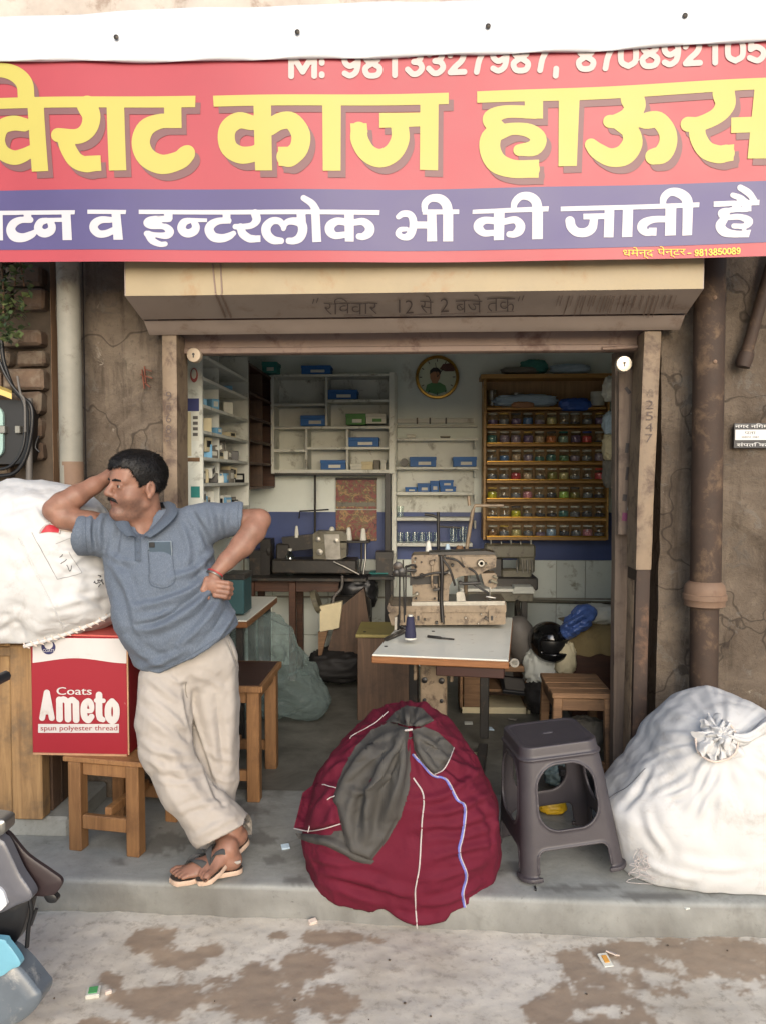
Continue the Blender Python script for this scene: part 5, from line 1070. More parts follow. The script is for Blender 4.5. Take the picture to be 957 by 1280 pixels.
for (x, y, r_, m_) in ((612, 278, 22, 'steel'), (612, 278, 12, 'oily_black'), (345, 275, 16, 'machine_cream'), (290, 345, 14, 'oily_black'), (500, 385, 12, 'oily_black'), (440, 325, 12, 'steel'), (660, 378, 8, 'oily_black'), (255, 300, 5, 'oily_black'), (360, 260, 5, 'oily_black'), (260, 470, 5, 'oily_black'), (360, 470, 5, 'oily_black')):
    rw = r_ * YM_ / 960 / 4.35; MB().lathe([(rw, -.01), (rw, .012), (rw * .8, .018), (0, .018)], aty(*q2(x, y), YM_ + .004), 14, rotx(R(90))).build('knob', m_, mc, 40)
mp('clamp_plate', [(478, 438), (498, 432), (520, 435), (528, 484), (480, 486)], -.03, .004, 'steel')
rk = random.Random(8)
for k in range(26):
    x, y = rk.choice(((rk.uniform(240, 380), rk.uniform(245, 345)), (rk.uniform(245, 375), rk.uniform(395, 485)), (rk.uniform(400, 690), rk.uniform(235, 300)), (rk.uniform(620, 690), rk.uniform(340, 405)), (rk.uniform(140, 740), rk.uniform(545, 605)))); rw = rk.uniform(3, 9) * YM_ / 960 / 4.35
    if k % 3: MB().lathe([(rw, -.01), (rw, .01), (rw * .7, .014), (0, .014)], aty(*q2(x, y), YM_ - .004), 10, rotx(R(90))).build('screw', rk.choice(('oily_black', 'steel', 'machine_dark')), mc, 40)
    else: MB().box(aty(*q2(x, y), YM_ - .006), (rw * rk.uniform(3, 7), .014, rw * 2), roty(rk.uniform(-.5, .5)), .002).build('cover_plate', rk.choice(('machine_dark', 'machine_olive')), mc)
for (x0, y0, x1, y1) in ((390, 240, 470, 400), (420, 250, 520, 300), (545, 305, 600, 380), (250, 360, 430, 330), (200, 300, 260, 300)): MB().tube(spline([aty(*q2(x0, y0), YM_ - .02), aty(*q2((x0 + x1) / 2 + 10, (y0 + y1) / 2 - 12), YM_ - .03), aty(*q2(x1, y1), YM_ - .02)], 4), .006, 7).build('linkage', 'oily_black', mc, 60)
MB().tube(spline([aty(*q2(395, 240), YM_ - .02), aty(*q2(400, 330), YM_ - .024), aty(*q2(396, 470), YM_ - .012), aty(*q2(404, 600), YM_ - .018)], 5), .010, 8).build('drive_belt', 'oily_black', mc, 60)
# thread tension gear on the left of the machine
lk = MB(); Yk = YM_ - .12
for (x0, y0, x1, y1, r_) in ((170, 300, 168, 600, 5), (188, 260, 195, 600, 4), (205, 290, 200, 560, 4), (130, 330, 260, 315, 8), (120, 345, 235, 350, 6), (150, 290, 150, 330, 14), (165, 560, 158, 640, 8)): lk.tube([aty(*q2(x0, y0), Yk), aty(*q2(x1, y1), Yk + .01)], r_ * Yk / 960 / 4.35, 8)
lk.build('thread_guide_rods', 'oily_black', mc, 60); mc.children[-1]['kind'] = 'stuff'
for (x, y, r_) in ((160, 296, 26), (178, 325, 24), (152, 330, 20)): rw = r_ * Yk / 960 / 4.35; MB().lathe([(rw * .3, -.02), (rw, -.012), (rw, .012), (rw * .3, .02)], aty(*q2(x, y), Yk - .01), 16, rotx(R(90))).build('tension_disc', 'machine_dark', mc, 40)
MB().bar(aty(*q2(150, 570), Yk), aty(*q2(148, 640), Yk), .02, .012).build('chrome_clip', 'steel', mc)
cone_spool(*q2(228, 690), 3.62, .115, 'dark navy thread cone standing on the white table top', None, 'thread_navy', .027)
# tools on the table
t = thing('scissors', 'dark rusty scissors lying at the edge of the white table top', 'scissors', tl(.11, .22, .7205)); mb = MB(); 
for (x0, y0, x1, y1) in ((90, 690, 190, 640), (95, 698, 200, 652)): mb.bar(atz(*q2(x0, y0), .7255), atz(*q2(x1, y1), .7265), .016, .006)
mb.build('blades', 'machine_dark', t); mb = MB()
for (x, y) in ((205, 632), (188, 628)): p = atz(*q2(x, y), .7265); mb.tube([p + .028 * np.array([math.cos(a), math.sin(a) * .7, 0]) for a in np.linspace(0, 6.28, 14)], .005, 6)
mb.build('handles', 'oily_black', t, 60)
t = thing('screwdriver', 'slim black tool lying across the white table top', 'tool', atz(*q2(390, 684), .7205)); MB().tube([atz(*q2(322, 676), .728), atz(*q2(390, 684), .728), atz(*q2(400, 686), .727), atz(*q2(466, 692), .726)], [.007, .007, .0045, .004], 8).build('shaft', 'oily_black', t, 60)
for (x, y) in ((95, 732), (352, 650)): t = tag(MB().lathe([(.008, 0), (.008, .003), (0, .004)], atz(*q2(x, y), .7202), 10).build('machine_screw', 'oily_black', None, 40), 'dark screw head in the white table top ' + ('by its front corner' if y > 700 else 'in front of the machine base'), 'screw')
# ---- thread stand and lamp arm behind the machine
t = thing('thread_stand', 'black thread stand with bent arms behind the cream machine', 'thread stand', aty(547, 800, 4.45)); mb = MB(); mb.cyl(aty(547, 640, 4.45), aty(548, 782, 4.45), .009); mb.build('pole', 'oily_black', t, 60)
MB().tube([aty(530, 643, 4.45), aty(540, 644, 4.45), aty(548, 648, 4.45)], .008, 8).build('arm', 'oily_black', t, 60); MB().tube([aty(548, 658, 4.45), aty(576, 660, 4.45)], .006, 8).build('arm', 'oily_black', t, 60)
MB().box(aty(548, 693, 4.45), (.25, .12, .012)).build('tray', 'machine_dark', t)
cone_spool(535, 692, 4.43, .075, 'white thread cone on the stand behind the cream machine, next to the pole', None, r=.018); cone_spool(559, 692, 4.43, .06, 'short pale thread cone on the stand behind the cream machine', None, 'cloth_pale_blue', .016); cone_spool(574, 692, 4.43, .05, 'squat brown thread reel on the stand behind the cream machine', None, 'old_wood', .026)
t = thing('bent_arm', 'cream bent metal arm standing up behind the cream machine', 'arm', aty(581, 800, 4.3)); MB().tube([aty(581, 790, 4.3), aty(582, 690, 4.3), aty(590, 640, 4.3), aty(593, 632, 4.3), aty(629, 632, 4.3)], [.011, .011, .011, .01, .009], 10).build('arm', 'machine_cream', t, 60); MB().cyl(aty(586, 632, 4.28), aty(585, 620, 4.28), .009).build('knob', 'machine_cream', t, 60)
# ---- second table and machine on the right
t2 = thing('rear_table', 'dark green sewing table with pale top behind the cream machine', 'table', aty(625, 890, 5.3)); z2 = .75; a = aty(575, 745, 5.2); b = aty(668, 745, 5.2)
MB().box(((a[0] + b[0]) / 2, 5.5, z2), (b[0] - a[0], .55, .022), None, .003).build('table_top', 'laminate_white', t2); MB().box(((a[0] + b[0]) / 2, 5.5, z2 - .045), (b[0] - a[0] - .01, .52, .065), None, .003).build('apron', 'machine_olive', t2)
for x in (a[0] + .06, b[0] - .06):
    for y in (5.3, 5.68): MB().box((x, y, .35), (.04, .04, .7), None, .003).build('leg', 'machine_dark', t2)
m2 = thing('overlock_machine', 'olive grey sewing machine with a row of thread pins on the rear table', 'sewing machine', aty(636, 738, 5.4)); Y2 = 5.4
pb('arm', 606, 681, 669, 698, Y2, .14, 'machine_olive', m2, .012); pb('head', 648, 696, 668, 716, Y2 - .01, .13, 'machine_olive', m2, .01); pb('column', 608, 697, 628, 733, Y2, .15, 'machine_dark', m2, .012); pb('bed', 606, 722, 672, 738, Y2 - .06, .28, 'machine_dark', m2, .01); pb('cover', 626, 712, 664, 724, Y2 - .02, .1, 'machine_olive', m2, .01)
for k, x in enumerate((613, 626, 638, 650, 663)): MB().cyl(aty(x, 681, Y2 + .05), aty(x, 675 + (k % 2) * 2, Y2 + .05), .008).build('thread_pin', 'steel', m2, 60)
for x in (645, 652, 658, 664): MB().cyl(aty(x, 700, Y2 - .02), aty(x + 1, 716, Y2 - .02), .006).build('looper', 'steel', m2, 60)
t = thing('folded_cloth', 'white folded cloth on the rear table beside the olive machine', 'cloth', aty(652, 741, 5.22)); 
for k in range(3): pb('fold', 640 + k, 739 - 2.6 * k, 668 - k, 742.2 - 2.6 * k, 5.21, .16, 'cloth_white', t, .004)
# motor and low cabinet under it
t = thing('machine_motor', 'rounded grey motor hanging below the rear table', 'motor', aty(655, 832, 5.0)); c_ = aty(651, 800, 5.0); MB().lathe([(0, -.17), (.05, -.165), (.085, -.12), (.095, -.02), (.09, .08), (.06, .14), (.03, .16)], c_, 22, rotx(.2) @ roty(-.25)).build('housing', 'cable_grey', t, 50); pb('terminal_box', 628, 785, 642, 850, 5.05, .1, 'cable_grey', t, .008); MB().cyl(c_ + (0, 0, .1), (c_[0], 5.3, .70), .014).build('hanger', 'machine_dark', t, 60)
t = thing('low_cabinet', 'low open cream wooden cabinet on the floor behind the white table', 'cabinet', aty(615, 900, 4.95))
for (x0, y0, x1, y1, nm) in ((574, 838, 578, 893, 'upright'), (606, 838, 610, 893, 'upright'), (656, 838, 660, 893, 'upright'), (574, 833, 662, 839, 'top_board'), (574, 885, 662, 893, 'bottom_board'), (610, 862, 656, 865, 'shelf_board')): pb(nm, x0, y0, x1, y1, 4.9, .3, 'old_wood' if nm != 'bottom_board' else 'paper_cream', t)
pb('back_panel', 578, 838, 656, 886, 5.18, .01, 'plywood_dark', t); pb('door', 579, 840, 605, 884, 4.895, .012, 'old_wood', t)
t = thing('control_box', 'black flat control box tilted in the low cream cabinet', 'box', aty(642, 861, 4.86)); MB().box(aty(642, 857, 4.93), (.17, .2, .025), rotx(.25) @ roty(.12), .004).build('case', 'black_plastic', t); MB().box(aty(642, 857, 4.93) + (0, -.01, .0145), (.13, .15, .004), rotx(.25) @ roty(.12)).build('panel', 'cable_grey', t)
# ---- plywood chest beside the white table
t = thing('plywood_chest', 'plain plywood chest with yellow top left of the white table', 'chest', aty(480, 884, 4.75)); Yq = 4.72; a = aty(447, 884, Yq); b = aty(520, 884, Yq); zt = aty(480, 797, Yq)[2]; zt2 = max(zt, .3)
MB().box(((a[0] + b[0]) / 2, Yq + .2, zt2 / 2), (b[0] - a[0], .4, zt2), None, .004).build('body', 'plywood_dark', t); simple('top_yellow', (150, 138, 84), .6, .15, 6, dirt=((104, 92, 60), .3, 8)); MB().box(((a[0] + b[0]) / 2, Yq + .2, zt2 + .011), (b[0] - a[0] + .02, .43, .02), None, .003).build('top_board', 'top_yellow', t); MB().lathe([(.01, 0), (.01, .003), (0, .004)], atz(456, 790, zt2 + .0212), 8).build('nail', 'oily_black', t)
# ---- rear left table and machine
t = thing('dark_table', 'dark sewing table against the back wall below the calendar', 'table', aty(385, 850, 5.8)); zt = .78; a = atz(300, 724, zt); b = atz(458, 724, zt)
MB().box(((a[0] + b[0]) / 2, 5.82, zt - .012), (b[0] - a[0], .5, .024), None, .003).build('table_top', 'machine_dark', t); MB().box(((a[0] + b[0]) / 2, 5.86, zt - .07), (b[0] - a[0] - .08, .4, .09), None, .003).build('apron', 'shelf_brown', t)
for x in (a[0] + .05, (a[0] + b[0]) / 2 - .1, b[0] - .05):
    for y in (5.65, 6.0): MB().box((x, y, .37), (.05, .05, .74), None, .003).build('leg', 'shelf_brown', t)
m = thing('lockstitch_machine', 'small olive sewing machine head on the dark table under the calendar', 'sewing machine', aty(415, 719, 5.7)); Y3 = 5.72
traced('head', [(391, 668), (396, 664), (430, 664), (434, 670), (433, 696), (424, 700), (416, 704), (404, 704), (392, 700)], Y3, .16, 'machine_olive', m); traced('face_plate', [(405, 668), (424, 668), (426, 698), (408, 702)], Y3 - .012, .012, 'steel', m); traced('arm', [(352, 672), (392, 668), (392, 686), (356, 690)], Y3 + .03, .1, 'machine_dark', m); pb('bed', 340, 700, 446, 717, Y3 - .06, .24, 'machine_dark', m, .01); pb('column', 345, 680, 362, 704, Y3 + .02, .12, 'machine_dark', m, .01)
MB().lathe([(.05, -.02), (.062, -.012), (.062, .012), (.05, .02)], aty(338, 688, Y3 + .08), 20, roty(R(90))).build('hand_wheel', 'machine_dark', m, 40); MB().tube([aty(417, 702, Y3 - .08), aty(432, 709, Y3 - .09), aty(449, 718, Y3 - .08)], .007, 8).build('lever', 'steel', m, 60); MB().cyl(aty(412, 702, Y3), aty(412, 716, Y3), .006).build('needle_bar', 'steel', m, 60)
for (x, y, r_) in ((398, 674, 3), (400, 690, 4), (420, 676, 3)): MB().lathe([(r_ * .006, -.01), (r_ * .006, .014), (0, .016)], aty(x, y, Y3 - .012), 12, rotx(R(90))).build('knob', 'steel', m, 40)
t = thing('thread_stand', 'thin dark thread stand pole on the dark table under the pigeonholes', 'thread stand', aty(394, 714, 5.95)); MB().cyl(aty(394, 592, 5.95), aty(394, 714, 5.95), .009).build('pole', 'oily_black', t, 60); MB().tube([aty(374, 648, 5.95), aty(375, 639, 5.95), aty(394, 638, 5.95), aty(411, 637, 5.95)], .006, 8).build('arm', 'oily_black', t, 60)
t = thing('cone_shelf', 'black bracket shelf with two white thread cones by the calendar', 'shelf', aty(445, 720, 5.75)); pb('shelf_board', 425, 676, 462, 679, 5.72, .14, 'oily_black', t); 
for x in (452, 457): MB().tube([aty(x, 679, 5.76), aty(x, 700, 5.76), aty(x - 3, 719, 5.72)], .008, 8).build('leg', 'steel' if x > 455 else 'oily_black', t, 60)
cone_spool(436, 675.8, 5.77, .10, 'white thread cone on the black bracket shelf beside the machine head', None); cone_spool(454, 675.8, 5.77, .094, 'white thread cone at the free end of the black bracket shelf', None); cone_spool(415, 664, 5.78, .035, 'short white thread cone on top of the olive machine head', None, r=.02); cone_spool(371, 672, 5.76, .09, 'slim white thread cone standing on the machine arm near the bottle', None, r=.016)
t = thing('water_bottle', 'clear plastic bottle on the dark table in front of the machine', 'bottle', atz(363, 719.5, .7805)); MB().lathe([(.034, 0), (.038, .005), (.038, .13), (.03, .155), (.014, .18), (.014, .2)], np.array(t.location), 18).build('body', 'bottle_plastic', t, 50); MB().lathe([(.016, .19), (.016, .205), (0, .206)], np.array(t.location), 12).build('cap', 'card_white', t, 40)
# things under the dark table
t = thing('table_motor', 'dark motor with pulley and cream belt guard under the dark table', 'motor', aty(420, 850, 5.5)); MB().lathe([(.03, -.16), (.09, -.14), (.1, .1), (.06, .14)], aty(440, 760, 5.55), 20, roty(R(90))).build('housing', 'machine_dark', t, 50); MB().lathe([(.02, -.02), (.085, -.018), (.085, .018), (.02, .02)], aty(396, 752, 5.45), 22, roty(R(70))).build('pulley', 'machine_olive', t, 40); traced('belt_guard', [(400, 758), (428, 752), (424, 785), (400, 790)], 5.4, .06, 'paper_cream', t); traced('stand_leg', [(398, 790), (410, 788), (402, 820), (398, 822)], 5.42, .05, 'old_wood', t); traced('cover', [(425, 760), (455, 735), (462, 780), (445, 835), (410, 812)], 5.45, .1, 'plywood_dark', t)
MB().tube(spline([aty(428, 720, 5.5), aty(427, 735, 5.46), aty(418, 746, 5.44), aty(416, 758, 5.42)], 6), .01, 8).build('hose', 'cable_grey', t, 60)
heap('black_bag', 'dark bag of offcuts slumped under the dark table', 'bag', 425, 722, 470, 762, 5.6, .2, 'black_plastic', 31, .4); heap('offcut_heap', 'heap of dark fabric offcuts on the floor beside the chest', 'fabric heap', 385, 820, 455, 856, 5.35, .35, 'rubber_dark', 33, .4)
for k, (x0, x1, y0, m_, lb) in enumerate(((312, 326, 688, 'machine_dark', 'dark box on the dark table close to the side shelf'), (326, 338, 674, 'oily_black', 'tall black tin on the dark table close to the side shelf'), (462, 484, 716, 'card_teal', 'flat teal folder on the small stand beside the black post'), (470, 490, 690, 'machine_dark', 'dark machine part on the stand beside the black post'))): carton(x0, y0, x1, 719.5 if k != 2 else 721, 5.75, .15, m_, lb, None, 'storage_box', 'box', None)
pbx = thing('side_stand', 'dark small stand beside the black shelf post', 'stand', aty(475, 850, 5.7)); pb('top', 460, 721, 492, 725, 5.62, .3, 'machine_dark', pbx); 
for x in (463, 489): pb('leg', x - 2, 725, x + 2, 850, 5.64, .04, 'machine_dark', pbx)
# ---- side table near the doorway with teal box, and the clear bag below it
t = thing('side_table', 'white topped table with wooden edge along the side wall behind the man', 'table', (-1.2, 4.6, 0)); xr = aty(346, 748, 5.06)[0]; MB().box((xr - .22, 4.63, .716), (.44, .88, .008), None, .002).build('table_top', 'laminate_white', t); MB().box((xr - .22, 4.63, .694), (.444, .884, .034), None, .003).build('wooden_edge', 'edge_wood', t)
for x in (xr - .4, xr - .05):
    for y in (4.24, 5.0): MB().box((x, y, .34), (.04, .04, .68), None, .003).build('leg', 'machine_dark', t)
simple('teal_dark', (40, 74, 78), .6, .15, 14)
t = thing('teal_box', 'dark teal box on the side table behind the elbow of the man', 'box', aty(296, 768, 4.3)); pb('case', 280, 722, 305, 768, 4.3, .2, 'teal_dark', t, .006); pb('lid', 279, 718, 306, 725, 4.295, .21, 'machine_dark', t, .004)
simple('bag_fill', (96, 112, 112), .5, .3, 12, .3, 20)
# ---- wooden stools inside
def stool(name, label, X0, X1, Y0, Y1, zs, seat_mat, leg_mat, lw=.05, planks=0, splay=.0, edge=None, rails=(.16,)):
    t = thing(name, label, 'stool', ((X0 + X1) / 2, (Y0 + Y1) / 2, 0)); W, D = X1 - X0, Y1 - Y0
    if planks:
        for k in range(planks):
            d_ = D / planks; MB().box(((X0 + X1) / 2 + random.uniform(-.004, .004), Y0 + d_ * (k + .5), zs - .012 + random.uniform(-.002, .002)), (W, d_ - .006, .026), rotz(random.uniform(-.008, .008)), .004).build('plank', seat_mat, t)
    else:
        MB().box(((X0 + X1) / 2, (Y0 + Y1) / 2, zs - .006), (W - .012, D - .012, .012), None, .002).build('seat', seat_mat, t)
        for (cx, cy, sx, sy) in (((X0 + X1) / 2, Y0, W, .012), ((X0 + X1) / 2, Y1, W, .012), (X0, (Y0 + Y1) / 2, .012, D), (X1, (Y0 + Y1) / 2, .012, D)): MB().box((cx, cy, zs - .017), (sx + .012, sy + .012, .03), None, .003).build('edge_strip', edge or leg_mat, t)
    hl = zs - .026
    for sx in (0, 1):
        for sy in (0, 1):
            xt = X0 + lw / 2 + .006 + sx * (W - lw - .012); yt = Y0 + lw / 2 + .006 + sy * (D - lw - .012); xb = xt + (1 if sx else -1) * splay; yb = yt + (1 if sy else -1) * splay
            MB().bar((xb, yb, 0), (xt, yt, hl), lw, lw, (0, 1, 0), .004).build('leg', leg_mat, t)
    for y in (Y0 + lw / 2, Y1 - lw / 2): MB().box(((X0 + X1) / 2, y + .004, hl - .034), (W - 2 * lw - .004, .022, .06), None, .003).build('apron', leg_mat, t)
    for x in (X0 + lw / 2, X1 - lw / 2): MB().box((x, (Y0 + Y1) / 2, hl - .034), (.022, D - 2 * lw - .004, .06), None, .003).build('apron', leg_mat, t)
    for z in rails:
        MB().box(((X0 + X1) / 2, Y0 + lw / 2 + .002, z), (W - lw * 1.6 + splay, .028, .05), None, .003).build('stretcher', leg_mat, t); MB().box(((X0 + X1) / 2, Y1 - lw / 2, z), (W - lw * 1.6 + splay, .028, .05), None, .003).build('stretcher', leg_mat, t); MB().box(((X0 + X1) / 2, (Y0 + Y1) / 2, z + .035), (.03, D - lw * .9, .028), None, .003).build('stretcher', leg_mat, t)
    return t
stool('wooden_stool', 'tall wooden stool with dark brown top behind the man', aty(326, 1015, 3.47)[0] - .42, aty(326, 1015, 3.47)[0], 3.47, 3.95, .552, 'stool_dark', 'stool_wood', .06, rails=(.12,))
stool('plank_stool', 'low worn plank topped wooden stool just inside the doorway', aty(690, 870, 3.83)[0], aty(768, 870, 3.83)[0], 3.83, 4.25, .435, 'old_wood', 'old_wood', .045, 4, .012, rails=(.06,))
# ---- heap in the right corner
t = thing('covered_carton', 'dark carton under an olive cloth in the corner behind the plank stool', 'carton', aty(742, 900, 4.85)); a = aty(716, 800, 4.8); b = aty(790, 800, 4.8); MB().box(((a[0] + b[0]) / 2, 5.0, .27), (b[0] - a[0], .4, .54), None, .006).build('carton', 'shelf_brown', t)
def drape():
    xs = np.linspace(a[0] - .03, b[0] + .02, 30); L = [(4.765, .42), (4.77, .5), (4.79, .555), (4.86, .58), (5.0, .585), (5.2, .57)]; G = np.array([[(x, y, z) for x in xs] for (y, z) in L]); P = G.reshape(-1, 3); P[:, 1] += .02 * fbm(P * 9, 3, 6) + .012 * np.sin(P[:, 0] * 40) * (P[:, 2] < .53); P[:, 2] += .015 * fbm(P * 7, 3, 7) - .03 * (P[:, 2] < .46) * noise3(P * 8, 3); MB().grid(G).build('cloth_cover', 'cloth_olive', t, 180)
drape()
heap('cloth_bundle', 'white paper sheets on the olive covered carton', 'paper', 728, 760, 775, 782, 4.9, .2, 'cloth_white', 53, .4)
t = thing('helmet', 'glossy black motorcycle helmet on the white cloth bags', 'helmet', aty(685, 826, 4.8)); c_ = aty(685, 800, 4.85)
def helmet():
    F_ = Field(c_ - .2, c_ + .2, .008); F_.ell(c_, (.118, .135, .118), None, 0); F_.ell(c_ + (0, -.03, -.06), (.105, .12, .08), None, .03); F_.custom(c_ - .2, c_ + .2, lambda P: np.maximum.reduce([P[..., 1] - (c_[1] - .06), np.abs(P[..., 2] - c_[2] + .022) - .036]), .01, 's'); V, F = F_.mesh(); V = (V - c_) @ (rotz(.5)).T + c_; V[:, 2] = np.maximum(V[:, 2], c_[2] - .125); mesh('shell', V, F, 'helmet_black', t, 180)
    F_ = Field(c_ - .2, c_ + .2, .01); F_.ell(c_, (.112, .129, .112), None, 0); V, F = F_.mesh(); V = (V - c_) @ rotz(.5).T + c_; mesh('visor', V, F, 'black_plastic', t, 180)
helmet()
heap('cloth_bag', 'white crumpled cloth bag under the black helmet', 'bag', 658, 815, 702, 862, 4.82, .28, 'cloth_white', 55, .45, (40, 26)); heap('cloth_bag', 'tan paper bag between the helmet and the covered carton', 'bag', 696, 806, 720, 846, 4.74, .12, 'paper_cream', 57, .4); heap('offcut_heap', 'dark offcuts on the floor below the white cloth bag', 'fabric heap', 660, 856, 705, 896, 4.75, .3, 'rubber_dark', 58, .4)
heap('cloth_bundle', 'folded pale grey cloth on the floor between the plank stool legs', 'cloth', 712, 903, 756, 940, 4.12, .16, 'cloth_grey', 59, .3); heap('plastic_wrap', 'brown crumpled plastic on the step seen through the grey stool', 'plastic', 684, 962, 722, 986, 3.62, .12, 'bag_fill', 61, .5); heap('yellow_pouch', 'yellow plastic pouch on the step seen through the grey stool', 'pouch', 674, 1004, 708, 1020, 3.4, .1, 'poly_yellow', 63, .35)
t = thing('black_box', 'black flat box on the floor behind the grey plastic stool', 'box', aty(725, 1000, 3.62)); pb('case', 700, 968, 752, 1005, 3.6, .18, 'black_plastic', t, .006); pb('lid', 699, 964, 753, 971, 3.595, .19, 'rubber_dark', t, .004)
for k, (x, y, m_) in enumerate(((585, 905, 'cloth_white'), (602, 948, 'cloth_white'), (612, 912, 'cloth_pale_blue'), (640, 900, 'cloth_grey'), (560, 962, 'cloth_white'), (592, 944, 'paper_cream'))): p = atz(x, y, .004); o = MB().box(p + (0, 0, .006), (.05, .035, .008), rotz(k * .9) @ rotx(.12), .002).build('fabric_scrap', m_, None); tag(o, ('small white fabric scrap near the table column', 'white fabric scrap beside the cream cross bar', 'pale blue fabric scrap under the white table', 'grey fabric scrap in front of the low cabinet', 'white fabric scrap behind the maroon bundle', 'cream fabric scrap under the white table')[k], 'scrap', 'fabric scraps under the white table')

# ================================================================== counter, box, stools and sacks in front
# plinth under the counter
p1 = atz(70, 1062, 0); mb = MB(); mb.box(((-3.2 + p1[0]) / 2, (3.1 + FAC) / 2, .035), (p1[0] + 3.2, FAC - 3.1, .09), None, .012)
V = np.concatenate(mb.V); structure(mb.build('plinth', 'step_concrete', None))
ct = thing('wooden_counter', 'rough plank counter at the shop side holding up the big stitched sack', 'counter', (-1.8, 3.28, .08)); ZK = .845; Xc = aty(58, 1040, 3.1)[0]
for (x0, x1, nm) in ((-2.4, aty(20, 1000, 3.1)[0] - .008, 'plank'), (aty(20, 1000, 3.1)[0], Xc, 'corner_post')):
    n_ = 4 if nm == 'plank' else 1
    for k in range(n_):
        xa = x0 + (x1 - x0) * k / n_; xb = x0 + (x1 - x0) * (k + 1) / n_ - (.006 if n_ > 1 else 0); MB().box(((xa + xb) / 2, 3.12 - (.012 if n_ == 1 else 0), .08 + (ZK - .11) / 2), (xb - xa, .035 if n_ > 1 else .07, ZK - .11), None, .005).build(nm, 'counter_wood', ct)
for k in range(4): ya = 3.16 + k * .085; MB().box((Xc - .012, ya + .042, .08 + (ZK - .11) / 2), (.024, .08, ZK - .11), None, .004).build('side_plank', 'plywood_dark', ct)
for k in range(4): MB().box((-1.86 + Xc * 0 + (-2.4 - Xc) * 0 - .06, 3.10 + .1 * k + .05, ZK - .015), (abs(-2.4 - Xc) + .02, .094, .03), None, .004).build('top_plank', 'counter_wood', ct)
for o in [c for c in ct.children if c.name.startswith('top_plank')]: pass
MB().box(((Xc - 2.4) / 2, 3.095, ZK - .06), (2.4 + Xc + .0, .02, .04), None, .004).build('front_rail', 'counter_wood', ct)
# stool under the red carton
st = thing('low_stool', 'light wooden stool standing under the red carton', 'stool', (0, 0, 0)); zs = .385; A_ = atz(94, 1064, 0); B_ = atz(166, 1072, 0)
ex = (B_ - A_) / np.linalg.norm(B_ - A_); ey = np.array([-ex[1], ex[0], 0]); Wd = np.linalg.norm(B_ - A_); Dd = .32; st.location = Vector((A_ + ex * Wd / 2 + ey * Dd / 2).tolist())
def sl(x, y, z): return A_ + ex * x + ey * y + np.array([0, 0, z])
Rs = np.stack([ex, ey, (0, 0, 1)], 1)
for x in (0, Wd):
    for y in (0, Dd): MB().box(sl(x, y + .028, (zs - .02) / 2), (.056, .056, zs - .02), Rs, .004).build('leg', 'stool_wood', st)
for y in (.02, Dd + .036): MB().box(sl(Wd / 2, y, .12), (Wd - .058, .026, .058), Rs, .004).build('stretcher', 'stool_wood', st)
MB().box(sl(Wd / 2, Dd / 2 + .03, .155), (.03, Dd - .01, .04), Rs, .004).build('stretcher', 'stool_wood', st)
for k in range(3): MB().box(sl(Wd / 2, .02 + .125 * k + .04, zs - .010), (Wd + .1, .12, .02), Rs, .003).build('seat_plank', 'stool_wood', st)
for y in (.028, Dd + .028): MB().box(sl(Wd / 2, y, zs - .05), (Wd - .058, .024, .05), Rs, .003).build('apron', 'stool_wood', st)
# red carton
s = NT('carton_red'); v = s.coord('World'); n = s.noise(v, 7, 6, .75, .5); c = s.mix(s.math('MULTIPLY', s.band(n, .66, .74), .5), lin(146, 24, 40), lin(176, 130, 122)); n2 = s.noise(v, 3, 4); c = s.mix(s.math('MULTIPLY', n2, .3), c, lin(112, 18, 32)); s.base(c); s.set(Roughness=.5)
simple('carton_white', (196, 192, 190), .5, .06, 5, dirt=((170, 156, 144), .2, 7)); simple('carton_edge', (176, 136, 104), .8, .2, 16); simple('print_navy', (38, 38, 84), .5, .08, 8); simple('carton_flap', (196, 92, 84), .6, .2, 8)
YB_ = 3.0; bx = thing('red_carton', 'worn red and white thread carton with printed lettering on the low stool', 'carton', aty(100, 957, YB_ + .15)); zb0 = zs + .0005; a = aty(41, 955, YB_); b = aty(158.5, 797, YB_); zb1 = b[2]
MB().box(((a[0] + b[0]) / 2, YB_ + .16, (zb0 + zb1) / 2), (b[0] - a[0], .32, zb1 - zb0), None, .004).build('body', 'carton_red', bx); xs = np.linspace(41.2, 158.3, 30)
G = [[aty(x, 799, YB_ - .002) for x in xs], [aty(x, 826 + 3.2 * math.sin((x - 41) / 118 * 5.6 + 2.2), YB_ - .002) for x in xs]]; G[0] = [np.array([p[0], p[1], zb1 - .004]) for p in G[0]]; MB().grid(np.array(G)[::-1]).build('white_band', 'carton_white', bx)
MB().box(((a[0] + b[0]) / 2 + .02, YB_ + .17, zb1 + .006), (b[0] - a[0] - .03, .34, .008), roty(.015), .002).build('top_flap', 'carton_flap', bx); MB().box((b[0] + .002, YB_ + .002, (zb0 + zb1) / 2), (.006, .006, zb1 - zb0 - .01)).build('worn_corner', 'carton_edge', bx); MB().box(((a[0] + b[0]) / 2, YB_ - .001, zb0 + .004), (b[0] - a[0] - .01, .006, .008)).build('worn_edge', 'carton_edge', bx)
def onbox(Q, off=.0035): return np.array([aty(x, y, YB_ - off) for x, y in Q])
def zz1(st): return [(x / 2.658, 780 + y / 2.658, r / 2.658) for x, y, r in st]
